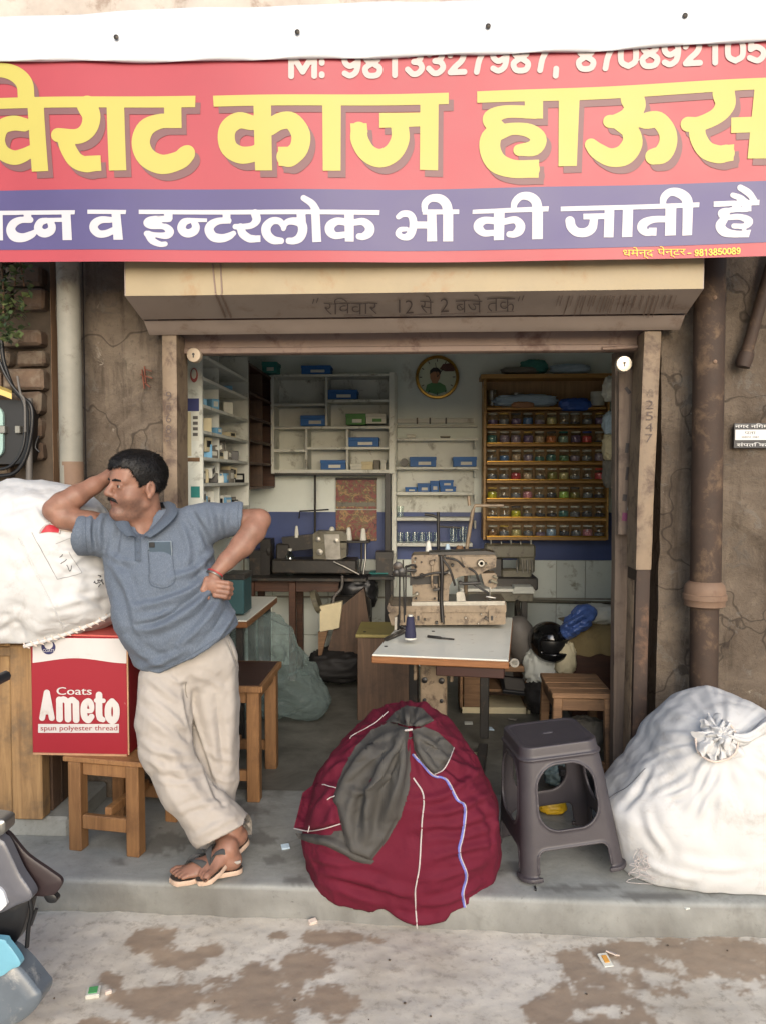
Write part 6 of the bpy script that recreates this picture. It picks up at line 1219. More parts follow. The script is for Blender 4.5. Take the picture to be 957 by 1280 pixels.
AM = [[(141, 312, 8), (156, 228, 8)], [(173, 312, 8), (157, 228, 8)], [(148, 292, 7), (167, 292, 7)], [(198, 252, 9), (199, 315, 9)], [(226, 260, 9), (227, 316, 9)], [(253, 262, 9), (254, 318, 9)], [(198, 258, 8), (212, 250, 8), (226, 260, 8)], [(226, 260, 8), (241, 252, 8), (253, 262, 8)],
      [(283, 288, 6), (304, 288, 6), (304, 268, 8), (294, 256, 8), (281, 270, 9), (281, 305, 9), (294, 320, 8), (305, 308, 8)], [(330, 236, 9), (331, 305, 9), (343, 318, 7)], [(320, 254, 6), (345, 255, 6)], [(373, 258, 9), (361, 275, 9), (361, 308, 9), (374, 322, 9), (386, 308, 9), (386, 275, 9), (373, 258, 9)]]
for grp in (AM[:3], AM[3:8], AM[8:9], AM[9:11], AM[11:]):
    V, F = letter_mesh([], [zz1([(x, y, r_ * 1.22) for x, y, r_ in q]) for q in grp], .35); mesh('lettering', onbox(V), F[:, ::-1], 'carton_white', bx)
def btext(body, x0, x1, yb, yt, mat, off=.004): V, F = text2d(body); mesh('lettering', onbox(fit(V, x0, yb, x1, yt), off), F, mat, bx)
for dx in (0, .5): btext('Coats', 71 + dx, 114.5 + dx, 868.5, 859, 'carton_white', .0035 + dx * .001)
lst = MB().grid(np.array([[aty(x, y, YB_ - .003) for x in (48, 149)] for y in (916, 905)])).build('label_strip', 'carton_white', bx); btext('spun polyester thread', 51, 147, 915, 907, 'carton_red', .0055)
MB().lathe([(.029, 0), (.029, .002), (0, .002)], aty(61, 809, YB_ - .0025), 28, rotx(R(90))).build('round_logo', 'print_navy', bx); MB().lathe([(.018, 0), (.016, .001), (.013, .001)], aty(61, 806, YB_ - .0048), 18, rotx(R(90))).build('logo_ring', 'carton_white', bx); btext('COATS', 54, 68, 815, 811.5, 'carton_white', .006)
for k, (y, r_) in enumerate(((845, .02), (862, .026), (880, .022))): p = atx(165 + k, y, b[0] + .003); 

# ------------------------------------------------------------------ sacks
def cubesphere(N):
    V = {}; P = []; F = []
    def vid(p):
        k = tuple(np.round(p, 6))
        if k not in V: V[k] = len(P); P.append(p)
        return V[k]
    tn = np.tan(np.linspace(-math.pi / 4, math.pi / 4, N + 1))
    for ax in range(3):
        for sg in (-1, 1):
            for i in range(N):
                for j in range(N):
                    q = []
                    for (a_, b_) in ((i, j), (i + 1, j), (i + 1, j + 1), (i, j + 1)):
                        p = np.zeros(3); p[ax] = sg; p[(ax + 1) % 3] = tn[a_]; p[(ax + 2) % 3] = tn[b_]; q.append(vid(p))
                    F.append(q if sg > 0 else q[::-1])
    P = np.array(P); return P / np.linalg.norm(P, axis=1, keepdims=True), np.array(F)
CS = cubesphere(84)
def sack_shape(sil, cx, cy, Yc, dh, p=.72, pd=.8, seed=1, lump=.03, crease=.006, cs=3.0, fl=(), zfloor=None, post=None):
    U, F = CS; S = np.array(sil, float); an = np.unwrap(np.arctan2(-(S[:, 1] - cy), S[:, 0] - cx)); rr_ = np.hypot(S[:, 0] - cx, S[:, 1] - cy); o = np.argsort(an % (2 * np.pi)); aa = (an % (2 * np.pi))[o]; ra = rr_[o]
    th = np.arctan2(U[:, 2], U[:, 0]) % (2 * np.pi); r = np.interp(th, np.r_[aa[-1] - 2 * np.pi, aa, aa[0] + 2 * np.pi], np.r_[ra[-1], ra, ra[0]]); m = np.hypot(U[:, 0], U[:, 2])
    rr2 = r * Yc / FPX * (1 - .5 * np.minimum(1, dh / Yc) * 0); pl = m ** p * rr2; c = aty(cx, cy, Yc)
    V = np.stack([c[0] + pl * np.cos(th), c[1] + np.sign(U[:, 1]) * np.abs(U[:, 1]) ** pd * dh, c[2] + pl * np.sin(th)], 1)
    V = lap(V, F, 4, .5); N = vnormals(V, F)
    if (N * (V - c)).sum() < 0: N = -N; F = F[:, ::-1]
    V = V + N * (lump * fbm(V * 4.5 + seed, 3, seed) + crease * ridged(V * cs * np.array([1, 1, 1.3]) + 3 * seed + .35 * np.stack([noise3(V * 5, 4), noise3(V * 5, 5), noise3(V * 5, 6)], 1), 4, seed + 3))[:, None]
    if post is not None: V = post(V, vnormals(V, F))
    if len(fl): V = folds(V, vnormals(V, F), fl)
    if zfloor is not None: zf = zfloor(V); V[:, 2] = np.where(V[:, 2] < zf, zf + (V[:, 2] - zf) * .04, V[:, 2])
    return V, F
class Surf:
    def __init__(s, V, F):
        N = vnormals(V, F); tc = CAM - V; fr = (N * tc).sum(1) > 0; s.V = V[fr]; s.q = topx(s.V)
    def drop(s, Q, off=0.0):
        Q = np.asarray(Q, float); out = np.zeros((len(Q), 3)); bb = ((s.q > Q.min(0) - 14) & (s.q < Q.max(0) + 14)).all(1); SV, sq = (s.V[bb], s.q[bb]) if bb.sum() > 20 else (s.V, s.q)
        for i in range(0, len(Q), 400):
            d = (Q[i:i + 400, None, 0] - sq[None, :, 0]) ** 2 + (Q[i:i + 400, None, 1] - sq[None, :, 1]) ** 2; k = np.argpartition(d, 9, axis=1)[:, :9]; dd = np.take_along_axis(d, k, 1) + .3; Yk = SV[k, 1]; w_ = np.where(Yk < Yk.min(1, keepdims=True) + .03, 1 / dd, 0); Y = (Yk * w_).sum(1) / w_.sum(1)
            for j in range(len(Y)): out[i + j] = aty(Q[i + j, 0], Q[i + j, 1], Y[j] - off)
        return out
def patch(surf, poly, off, mat, name, parent, fl=(), step=2.0, seed=1, hem=None, amp=.004):
    V2, F = letter_mesh([poly], [], step); P = surf.drop(V2, off); pl = np.array(list(poly) + [poly[0]]); d, _ = seg_dist(V2, pl)
    P[:, 1] += off * .75 * np.exp(-(d / 5) ** 2) - amp * fbm(np.c_[V2 / 28, V2[:, :1] * 0 + seed], 3, seed)
    F = F[:, ::-1]; N = vnormals(P, F)
    if len(fl): P = folds(P, N if N[:, 1].mean() < 0 else -N, [(a_, b_ * 1.15, c_ * 1.7) for a_, b_, c_ in fl])
    o = mesh(name, P, F, mat, parent, 180)
    if hem: MB().tube(spline([P[np.argmin(((V2 - np.array(q)) ** 2).sum(1))] - (0, .002, 0) for q in hem[1]], 6), .0022, 6).build('hem_stitch', hem[0], parent, 60)
    return o
def seam(surf, pts, r_, mat, name, parent, off=.001):
    S = spline(pts, 10); S = S + .6 * np.stack([noise3(np.c_[S / 4, S[:, :1] * 0], 1), noise3(np.c_[S / 4, S[:, :1] * 0], 2)], 1); P = surf.drop(S, off); P = (P + np.roll(P, 1, 0) + np.roll(P, -1, 0)) / 3 if len(P) > 4 else P; P[0] = P[1] * 1.0; P[-1] = P[-2] + (P[-2] - P[-3]); P[0] = P[1] + (P[1] - P[2]); return MB().tube(P, r_, 6).build(name, mat, parent, 60)
s = fabric('sack_white', (196, 196, 196), .65, .04, 1500, .35, dirt=((158, 152, 145), .34, 5), sheen=.1)
s = fabric('sack_maroon', (92, 20, 40), .8, .1, 1300, .35, dirt=((84, 20, 38), .25, 5), sheen=0); fabric('sack_grey', (72, 70, 67), .7, .12, 1200, .3, sheen=0)
simple('stitch_white', (176, 168, 166), .8, .1, 40); simple('stitch_blue', (104, 108, 178), .8, .2, 60); simple('ink', (66, 66, 70), .8, .2, 30); simple('ink_grey', (150, 150, 150), .8, .2, 30); simple('rope_fibre', (206, 190, 178), .85, .15, 40, .3, 200); simple('red_patch', (176, 40, 54), .6, .15, 14)
# big stitched sack on the counter
sil = [(-75, 700), (-70, 640), (-40, 616), (0, 606), (38, 600), (80, 606), (108, 618), (128, 632), (140, 660), (146, 700), (150, 745), (151, 772), (130, 784), (100, 796), (60, 806), (20, 813), (-20, 815), (-60, 800), (-78, 750)]
fl = [([(0, 642), (25, 634), (46, 631), (54, 645)], 5, -9), ([(46, 628), (50, 645), (62, 660)], 5, 8), ([(60, 662), (90, 672), (130, 668)], 5, 8), ([(66, 690), (100, 690), (140, 676)], 4, 7), ([(80, 720), (110, 700), (145, 690)], 4, -6), ([(20, 668), (28, 690), (38, 705), (60, 745), (78, 783)], 2.2, -4), ([(70, 700), (100, 716), (140, 715)], 4, 6), ([(60, 760), (100, 750), (148, 742)], 4, 6), ([(0, 790), (20, 780), (34, 805)], 4, -7), ([(0, 760), (30, 770), (50, 790)], 5, 6), ([(90, 735), (120, 752), (148, 762)], 4, -5), ([(0, 715), (25, 722), (50, 718)], 4, 5), ([(-5, 690), (15, 698), (35, 730)], 4, 5), ([(100, 640), (115, 650), (130, 648)], 3, 6)]
sk = thing('stitched_sack', 'large stuffed white sack with rope stitched edge under the elbow of the man', 'sack', aty(45, 812, 3.14))
V, F = sack_shape(sil, 45, 712, 3.14, .26, .62, .8, 3, .02, .007, 2.6, fl, lambda V: np.full(len(V), ZK + .005)); SKL = (V, F)
mesh('bag', V, F, 'sack_white', sk, 180); sf = Surf(V, F)
# rope whipped edge along the bottom
S = spline([(30, 808), (60, 800), (90, 790), (120, 778), (147, 764)], 14); P = sf.drop(S, .006); P[:, 1] = np.minimum(P[:, 1], np.convolve(np.pad(P[:, 1], 3, 'edge'), np.ones(7) / 7, 'valid'))
MB().tube(P, .008, 8).build('rolled_edge', 'sack_white', sk, 60)
for k in range(2, len(P) - 2, 4): d = (P[k + 1] - P[k - 1]); d /= np.linalg.norm(d); u_ = np.array([0, 0, 1.0]); MB().tube([P[k] + d * .012 - u_ * .013 + (0, -.002, 0), P[k] - (0, .0115, 0), P[k] - d * .012 + u_ * .013 + (0, -.002, 0)], .0028, 6).build('rope_stitch', 'rope_fibre', sk, 60)
V2, F2 = letter_mesh([], [[(52, 664, 2), (60, 660, 5), (68, 661, 4.5), (73, 664, 2)]], .8); P2 = sf.drop(V2, .004); mesh('red_patch', P2, F2[:, ::-1], 'red_patch', sk, 180); seam(sf, [(50, 666), (56, 658), (64, 655), (74, 660), (75, 667)], .003, 'stitch_white', 'frayed_edge', sk, .005)
seam(sf, [(74, 660), (82, 662), (92, 664), (101, 669)], .007, 'rope_fibre', 'tied_corner', sk, .004)
for pts, m_, r_ in (([(40, 666), (55, 693), (72, 724)], 'ink_grey', .0016), ([(72, 724), (90, 720), (102, 716)], 'ink_grey', .0016), ([(86, 690), (95, 704), (103, 716)], 'ink_grey', .0016), ([(70, 680), (85, 674), (98, 671), (103, 682)], 'ink_grey', .0014), ([(75, 697), (79, 693)], 'ink', .0016), ([(76, 705), (84, 699)], 'ink', .0016), ([(84, 706), (88, 714), (90, 707)], 'ink', .0014)):
    seam(sf, pts if len(pts) > 2 else [pts[0], ((pts[0][0] + pts[1][0]) / 2, (pts[0][1] + pts[1][1]) / 2), pts[1]], r_, m_, 'pen_line', sk, .0004)
seam(sf, [(24, 672), (34, 692), (44, 714), (58, 742), (80, 786)], .0035, 'sack_white', 'side_seam', sk, .001)
rr_ = random.Random(9)
for k in range(9): x, y = 126 + rr_.gauss(0, 3.4), 727 + rr_.gauss(0, 5); seam(sf, [(x, y), (x + rr_.uniform(-3, 3), y + rr_.uniform(-2, 2)), (x + rr_.uniform(-4, 4), y + rr_.uniform(-4, 4))], .0018, 'ink', 'ink_smudge', sk, .0006)

# white knotted sack on the right
z3 = lambda pts: [(730 + x / 2.667, 700 + y / 2.667) for x, y in pts]
sil = z3([(52, 800), (80, 760), (150, 690), (205, 625), (240, 540), (290, 490), (350, 460), (430, 440), (520, 465), (605, 520)]) + [(990, 925), (1030, 965), (1062, 1020), (1068, 1070), (1040, 1108), (990, 1116), (945, 1115), (905, 1113), (850, 1104), (805, 1093), (776, 1086), (768, 1070), (758, 1040)]
KN = (903, 925); fl = []; rr_ = random.Random(12)
for k in range(30):
    an = R(-40 + 12 * k + rr_.uniform(-4, 4)); r0 = rr_.uniform(20, 28); r1 = rr_.uniform(60, 150); bend = rr_.uniform(-.25, .25)
    fl.append(([(KN[0] + math.cos(an + bend * t) * (r0 + (r1 - r0) * t), KN[1] + math.sin(an + bend * t) * (r0 + (r1 - r0) * t) * .95) for t in (0, .35, .7, 1)], rr_.uniform(2.6, 6), rr_.choice((-1, 1, 1)) * rr_.uniform(2.5, 6.5)))
fl += [([(830, 998), (848, 992), (862, 984)], 3, 7), ([(868, 1030), (890, 990), (905, 965)], 4, 8), ([(935, 1075), (940, 1020), (945, 980)], 4, 8), ([(805, 1010), (815, 1040), (835, 1070)], 5, 7), ([(780, 1010), (800, 985), (812, 960)], 4, -7), ([(850, 1075), (900, 1085), (950, 1080)], 5, 6), ([(800, 1075), (830, 1090), (870, 1100)], 4, 6)]
sk = thing('knotted_sack', 'bulging white sack with a gathered knot standing on the step', 'sack', aty(905, 1112, 3.02))
def zf_r(V): return np.where(V[:, 1] > np.interp(V[:, 0], E1[:, 0], E1[:, 1]) - .01, .003, -.02)
V, F = sack_shape(sil, 905, 1010, 3.06, .30, .58, .8, 7, .014, .0032, 2.4, fl, zf_r); mesh('bag', V, F, 'sack_white', sk, 180); sf = Surf(V, F); SKR = sf
def ruffle(c2, rad, surf, parent, mat, name, lift=.05, lobes=13, seed=3, tilt=(0, -.8, .6)):
    c = surf.drop([c2])[0]; n = np.array(tilt, float); n /= np.linalg.norm(n); ux = np.cross((0, 0, 1), n); ux /= np.linalg.norm(ux); uy = np.cross(n, ux); G = []
    for i in range(12):
        t = i / 11; row = []
        for k in range(110):
            a_ = 2 * math.pi * k / 110; w_ = math.sin(lobes * a_ + 2.2 * math.sin(a_ * 2 + seed)); r_ = rad * (.03 + .97 * t) * (1 + .16 * t * w_ + .1 * math.sin(3 * a_ + seed)); h_ = lift * (.75 + .35 * math.sin(t * 2.4 + .4)) + .010 * t * w_ - .02 * t * t; row.append(c + ux * math.cos(a_) * r_ + uy * math.sin(a_) * r_ + n * h_)
        G.append(row)
    G = np.array(G); sh_ = G.shape; P_ = G.reshape(-1, 3); P_ += .012 * np.stack([fbm(P_ * 28, 3, seed + k) for k in range(3)], 1); return MB().grid(P_.reshape(sh_), True).build(name, mat, parent, 180)
ruffle((895, 925), .082, sf, sk, 'sack_white', 'gathered_mouth', .04, 11); ruffle((897, 923), .046, sf, sk, 'sack_white', 'inner_gathers', .062, 9, 5); seam(sf, [(868, 915), (872, 940), (892, 952), (915, 945), (922, 925), (912, 905)], .004, 'rope_fibre', 'tie_string', sk, .03)
tl_ = []
G = []
for i in range(10):
    t = i / 9; cc = sf.drop([(915 + 50 * t, 922 - 12 * t + 6 * math.sin(t * 5))], .035 - .015 * t)[0]; row = []
    for k in range(20): a_ = 2 * math.pi * k / 20; rw = (.014 + .016 * t) * (1 + .35 * math.sin(4 * a_ + t * 5)); row.append(cc + np.array([.3 * math.cos(a_) * rw, math.sin(a_) * rw * .8, math.cos(a_) * rw]))
    G.append(row)
MB().grid(np.array(G), True).build('twisted_end', 'sack_white', sk, 180)
for k in range(10):
    x, y = 800 + rr_.gauss(3, 5), 1066 + rr_.gauss(0, 4); p = sf.drop([(x, y)], .004)[0]; L_ = rr_.uniform(.05, .13); q = [p + np.array([rr_.gauss(0, .012) * j, -.004 * j, -L_ * j / 4 + rr_.gauss(0, .004)]) for j in range(5)]; q = [np.array([v[0], v[1], max(v[2], .004)]) for v in q]; MB().tube(spline(q, 4), .0011, 5).build('loose_thread', 'stitch_white', sk)
seam(sf, [(752, 1005), (765, 994), (785, 982), (806, 960)], .0012, 'ink', 'loose_thread', sk, .002)

# maroon bundle
z2_ = lambda pts: [(350 + x / 2.2256, 860 + y / 2.2256) for x, y in pts]
sil = z2_([(300, 55), (350, 44), (400, 50), (450, 85), (505, 155), (560, 220), (590, 270), (603, 340), (602, 420), (592, 510), (562, 585), (512, 638), (452, 668), (390, 688), (335, 668), (280, 630), (200, 590), (130, 558), (92, 520), (80, 460), (78, 400), (85, 330), (100, 270), (140, 200), (200, 140), (250, 85)])
K2 = z2_([(356, 118)])[0]; fl = []
for (pts, w_, a_) in (([(360, 310), (450, 300), (560, 230)], 5, 9), ([(400, 350), (480, 340), (590, 290)], 5, 9), ([(330, 430), (430, 400), (500, 400), (600, 360)], 5, -8), ([(400, 480), (500, 450), (598, 430)], 5, 8), ([(120, 510), (230, 530), (340, 570)], 6, 9), ([(150, 540), (260, 575), (370, 600)], 5, -8), ([(380, 600), (470, 590), (560, 540)], 5, 8), ([(300, 620), (380, 650), (470, 640)], 5, 7), ([(330, 520), (430, 530), (560, 490)], 4, 6), ([(390, 170), (450, 200), (560, 240)], 5, 8), ([(400, 130), (470, 160), (540, 210)], 4, -7), ([(90, 470), (150, 490), (230, 500)], 5, 7), ([(270, 560), (330, 500), (360, 420)], 5, 7), ([(110, 270), (200, 180), (290, 110)], 5, 7), ([(540, 300), (585, 380), (590, 470)], 5, -6)):
    fl.append((z2_(pts), w_ * .85, a_ * 1.6))
sk = thing('maroon_bundle', 'large maroon cloth bundle tied with grey cloth slumping over the step edge', 'bundle', aty(510, 1110, 2.98))
edge_at = lambda V: np.interp(V[:, 0], E1[:, 0], E1[:, 1])
def zf_m(V): e = edge_at(V); return np.where(V[:, 1] > e + .03, .003, np.where(V[:, 1] > e - .03, .003 + (V[:, 1] - e - .03) / .06 * .05, ZST + .003))
for k in range(22):
    an = R(20 + 330 * k / 22 + random.uniform(-5, 5)); r1 = random.uniform(50, 110); fl.append(([(K2[0] + math.cos(an) * t * r1, K2[1] + math.sin(an) * t * r1 * .9) for t in (.12, .4, .7, 1)], random.uniform(2.5, 4.5), random.choice((-1, 1)) * random.uniform(6, 12)))
V, F = sack_shape(sil, 500, 1030, 2.96, .29, .62, .8, 11, .02, .008, 2.6, fl, zf_m); mesh('bag', V, F, 'sack_maroon', sk, 180); sf = Surf(V, F)
patch(sf, z2_([(290, 100), (318, 72), (350, 52), (395, 62), (430, 96), (400, 112), (362, 116)]), .034, 'sack_grey', 'knot_cloth', sk, [(z2_([(310, 90), (350, 112)]), 3, 8), (z2_([(350, 60), (356, 112)]), 3, 8), (z2_([(410, 85), (360, 115)]), 3, 8)], 1.6, 2)
patch(sf, z2_([(352, 112), (366, 160), (362, 280), (335, 370), (300, 430), (252, 492), (190, 470), (168, 385), (140, 310), (170, 230), (205, 170), (250, 125), (300, 100)]), .036, 'sack_grey', 'grey_flap', sk, [(z2_([(345, 120), (300, 200), (250, 300), (240, 420)]), 5, 12), (z2_([(340, 130), (330, 250), (290, 380)]), 5, 11), (z2_([(330, 120), (250, 170), (190, 250), (160, 310)]), 5, 10), (z2_([(250, 230), (220, 320), (210, 420)]), 5, -9), (z2_([(190, 280), (230, 290), (300, 240)]), 4, 7)], 2.0, 4)
patch(sf, z2_([(366, 122), (400, 112), (440, 130), (484, 172), (470, 205), (455, 232), (430, 246), (395, 215), (372, 180)]), .032, 'sack_grey', 'grey_flap', sk, [(z2_([(370, 125), (420, 160), (460, 200)]), 4, 10), (z2_([(370, 140), (400, 190), (430, 235)]), 4, 8)], 1.6, 6, ('stitch_white', z2_([(484, 172), (470, 205), (455, 232), (430, 246)])))
zq = lambda pts: [(288 + x / 2.84, 850 + y / 2.84) for x, y in pts]
patch(sf, zq([(228, 548), (300, 552), (395, 540), (430, 600), (512, 648), (498, 662), (400, 642), (300, 590), (240, 568)]), .016, 'sack_grey', 'grey_flap', sk, [(zq([(260, 556), (360, 580), (470, 640)]), 4, 8)], 1.6, 9)
patch(sf, z2_([(118, 268), (155, 276), (150, 305), (166, 388), (120, 402), (75, 408), (35, 400), (48, 350), (60, 300), (90, 278)]), .04, 'sack_maroon', 'corner_flap', sk, [(z2_([(90, 380), (110, 330), (140, 290)]), 4, 9)], 1.6, 8, ('stitch_white', z2_([(35, 400), (75, 408), (120, 402), (166, 388)])))
seam(sf, z2_([(78, 402), (95, 350), (130, 312), (152, 300)]), .002, 'stitch_white', 'stitch_line', sk, .044); seam(sf, z2_([(118, 268), (135, 272), (155, 277)]), .002, 'stitch_white', 'stitch_line', sk, .036)
seam(sf, z2_([(370, 250), (398, 300), (393, 380), (386, 500), (375, 570), (380, 668)]), .0028, 'stitch_white', 'stitch_line', sk, .002)
b1 = [(368, 185), (395, 215), (425, 244), (460, 255), (490, 310), (512, 330), (507, 400), (496, 460), (516, 520), (506, 570), (512, 610)]
seam(sf, z2_(b1), .0045, 'stitch_blue', 'stitch_line', sk, .002); seam(sf, z2_([(x + 4, y) for x, y in b1]), .0022, 'stitch_white', 'stitch_line', sk, .004); seam(sf, z2_([(195, 140), (205, 130), (260, 100), (300, 66)]), .002, 'stitch_white', 'stitch_line', sk, .003)
p = sf.drop([K2], .045)[0]; MB().tube([p + np.array([-.012, 0, .0]), p + np.array([0, -.006, .003]), p + np.array([.014, 0, .004])], .004, 8).build('tie_string', 'stitch_white', sk, 60)

# ------------------------------------------------------------------ grey plastic stool
s = simple('stool_plastic', (66, 62, 66), .42, .1, 12, .12, 120, spec=.4)
ps = thing('plastic_stool', 'dark grey moulded plastic stool on the step beside the maroon bundle', 'stool', (0, 0, 0)); pc = atz(698, 1072, 0); pc[1] += .0; H = .488; ps.location = Vector((pc[0], pc[1], 0))
def pstool():
    h = .0042; F_ = Field((-.25, -.25, -.01), (.25, .25, H + .02), h)
    def half(z): return .150 + .050 * np.clip(1 - z / H, 0, 1) ** .9
    def rsq(P, a_, r_): q = np.abs(P[..., :2]) - (a_ - r_)[..., None]; return np.linalg.norm(np.maximum(q, 0), axis=-1) + np.minimum(q.max(-1), 0) - r_
    def body(P):
        z = P[..., 2]; a_ = half(z); o_ = rsq(P, a_, .05 + 0 * a_); i_ = rsq(P, a_ - .008, .043 + 0 * a_); shell = np.maximum(o_, -i_); shell = np.maximum(shell, np.maximum(-z + .001, z - H)); top = np.maximum(o_, np.abs(z - (H - .008)) - .008); return np.minimum(shell, top)
    F_.custom((-.3,) * 3, (.3, .3, .6), body, 0)
    def arch(P, ax):
        u_ = np.abs(P[..., ax]); z = P[..., 2]; w_ = .104 + .026 * np.clip(1 - z / H, 0, 1); r_ = .085
        q = np.stack([u_ - (w_ - r_), np.abs(z - .298) - (.122 - r_)], -1); win = np.linalg.norm(np.maximum(q, 0), axis=-1) + np.minimum(q.max(-1), 0) - r_
        q2_ = np.stack([u_ - (w_ + .01 - .03), np.abs(z - .015) - (.10 - .03)], -1); low = np.linalg.norm(np.maximum(q2_, 0), axis=-1) + np.minimum(q2_.max(-1), 0) - .03
        return np.maximum(np.minimum(win, low), .1 - np.abs(P[..., 1 - ax]))
    for ax in (0, 1): F_.custom((-.3,) * 3, (.3, .3, .6), lambda P, ax=ax: arch(P, ax), .006, 's')
    F_.custom((-.3,) * 3, (.3, .3, .6), lambda P: np.maximum(np.abs(rsq(P, half(P[..., 2]) + .003, .05 + 0 * P[..., 2])) - .004, np.abs(P[..., 2] - (H - .045)) - .004), .006)
    F_.custom((-.3,) * 3, (.3, .3, .6), lambda P: np.maximum(np.abs(rsq(P, half(P[..., 2]) + .004, .05 + 0 * P[..., 2])) - .006, np.maximum(np.abs(P[..., 2] - .012) - .008, .128 - np.minimum(np.abs(P[..., 0]), np.abs(P[..., 1])))), .004)
    for ax in (0, 1):
        def rim(P, ax=ax):
            d = np.abs(arch(P, ax)) - .004; a_ = half(P[..., 2]); o_ = np.abs(np.abs(P[..., 1 - ax]) - a_) - .005; return np.maximum(np.maximum(d, o_), .03 - P[..., 2])
        F_.custom((-.3,) * 3, (.3, .3, .6), rim, .004)
    F_.custom((-.05, -.05, .4), (.05, .05, .6), lambda P: np.maximum(np.hypot(np.maximum(np.abs(P[..., 0]) - .016, 0), P[..., 1]) - .006, np.abs(P[..., 2] - H) - .03), .003, 's')
    F_.custom((-.3,) * 3, (.3, .3, .6), lambda P: np.maximum(rsq(P, half(P[..., 2]) - .02, .04 + 0 * P[..., 2]), (H - .003) - P[..., 2]), .004, 's')
    V, F = F_.mesh(); V = V @ rotz(R(9)).T; V = (V - (-.19, 0, 0)) @ roty(R(-5.5)).T + (-.19, 0, .0); V[:, 2] -= V[:, 2].min(); V = V + np.array([pc[0], pc[1], 0]); mesh('body', V, F, 'stool_plastic', ps, 180)
pstool()
o = MB().tube(spline([atz(668, 1108, .002) , atz(669, 1112, .006), aty(668, 1118, 2.80), aty(669, 1132, 2.79), aty(668, 1143, 2.79)], 5), .0035, 6).build('cable_tie', 'black_plastic', None, 60); tag(o, 'short black strap hanging over the step edge below the grey stool', 'strap')

# clear plastic bag slumped on the shop floor
sil = [(288, 800), (300, 784), (318, 775), (345, 774), (360, 784), (368, 806), (380, 832), (398, 858), (412, 878), (404, 886), (370, 888), (330, 887), (292, 884), (282, 845)]
V, F = sack_shape(sil, 340, 838, 4.75, .24, .66, .8, 41, .03, .022, 3.2, [([(310, 790), (330, 830), (350, 870)], 6, 22), ([(345, 782), (350, 820), (375, 860)], 6, 22), ([(300, 830), (330, 850), (360, 880)], 6, -18), ([(320, 800), (340, 812), (362, 815)], 5, 18), ([(330, 860), (365, 850), (390, 862)], 5, 18)], lambda V: np.full(len(V), .006))
o = mesh('plastic_bag', V, F, 'bag_plastic', None, 180, loc=aty(340, 884, 4.75) * (1, 1, 0) + (0, 0, .006)); tag(o, 'big clear crumpled plastic bag slumped on the floor below the side table', 'plastic bag')

V, F = sack_shape([(698, 792), (704, 780), (716, 770), (734, 760), (741, 764), (734, 774), (722, 786), (708, 797)], 718, 778, 4.78, .06, .75, .8, 51, .02, .012, 6, [([(704, 786), (720, 775), (736, 765)], 3, 16), ([(702, 792), (716, 782), (728, 776)], 3, -12)])
simple('poly_blue_pale', (72, 98, 158), .35, .35, 22, .4, 40); o = mesh('plastic_bag', V, F, 'poly_blue_pale', None, 180); tag(o, 'crumpled blue plastic bag on the olive covered carton', 'plastic bag')

# ================================================================== the man leaning on the sack
man = thing('person', 'man in grey blue polo shirt and cream trousers leaning an elbow on the white sack', 'person', atz(255, 1095, 0))
def K(px, py, Y, r=None): p = aty(px, py, Y); return p if r is None else (*p, r)
UP = np.array([0, 0, 1.0])
# ---- head frame
HA = R(44); HF = np.array([-math.sin(HA), -math.cos(HA), -.03]); HF /= np.linalg.norm(HF); HL = np.cross(UP, HF); HL /= np.linalg.norm(HL)
roll = R(4); HU = np.cross(HF, HL); HL, HU = HL * math.cos(roll) - HU * math.sin(roll), HU * math.cos(roll) + HL * math.sin(roll)
HC = K(171.5, 607, 2.97); HS = 1.06
HR = np.stack([HF, HL, HU], 1)
def H(f, l, u): return HC + HS * (HF * f + HL * l + HU * u)
def hl(V): return (V - HC) @ HR / HS
# ---- skin: head, neck, arms, hands, trunk
lo = aty(44, 842, 2.72); hi = aty(345, 552, 3.0); B = Field((K(44, 640, 2.85)[0], 2.70, -.01), (K(345, 640, 3.05)[0], 3.26, K(170, 556, 3.0)[2]), .0034)
def he(f, l, u, r, k=.012, op='u'): B.ell(H(f, l, u), np.array(r) * HS, HR, k, op)
def hc(a, b, ra, rb, k=.008, op='u'): B.cone(H(*a), H(*b), ra * HS, rb * HS, k, op)
he(-.012, 0, .036, (.098, .078, .084), 0); he(.028, 0, -.03, (.062, .064, .085), .03)
hc((.0, .048, -.066), (.072, .012, -.100), .027, .022, .025); hc((.0, -.05, -.066), (.072, -.012, -.100), .027, .022, .025); he(.080, 0, -.098, (.02, .024, .019), .02)
he(.045, .042, -.038, (.036, .032, .040), .02); he(.045, -.042, -.038, (.036, .032, .040), .02); he(.02, 0, -.108, (.05, .052, .028), .03)
hc((.084, .012, .024), (.07, .048, .021), .011, .009, .014); hc((.084, -.012, .024), (.07, -.048, .021), .011, .009, .014); he(.052, 0, .048, (.036, .056, .04), .03)
he(.098, .032, .004, (.016, .019, .013), .010, 's'); he(.098, -.032, .004, (.016, .019, .013), .010, 's')
for sg in (-1, 1):
    he(.076, sg * .032, .0035, (.0125, .016, .0125), .004); hc((.085, sg * .018, .010), (.080, sg * .046, .008), .0045, .004, .006); hc((.084, sg * .02, -.006), (.080, sg * .044, -.005), .0035, .003, .006)
    he(.0895, sg * .032, .0025, (.006, .0125, .0052), .002, 's')
hc((.088, 0, .016), (.113, 0, -.020), .0095, .0125, .012); he(.110, 0, -.025, (.013, .0145, .0115), .008); he(.102, .0135, -.028, (.012, .0075, .008), .005); he(.102, -.0135, -.028, (.012, .0075, .008), .005); 
for sg in (-1, 1): he(.108, sg * .007, -.0345, (.005, .0035, .003), .003, 's')
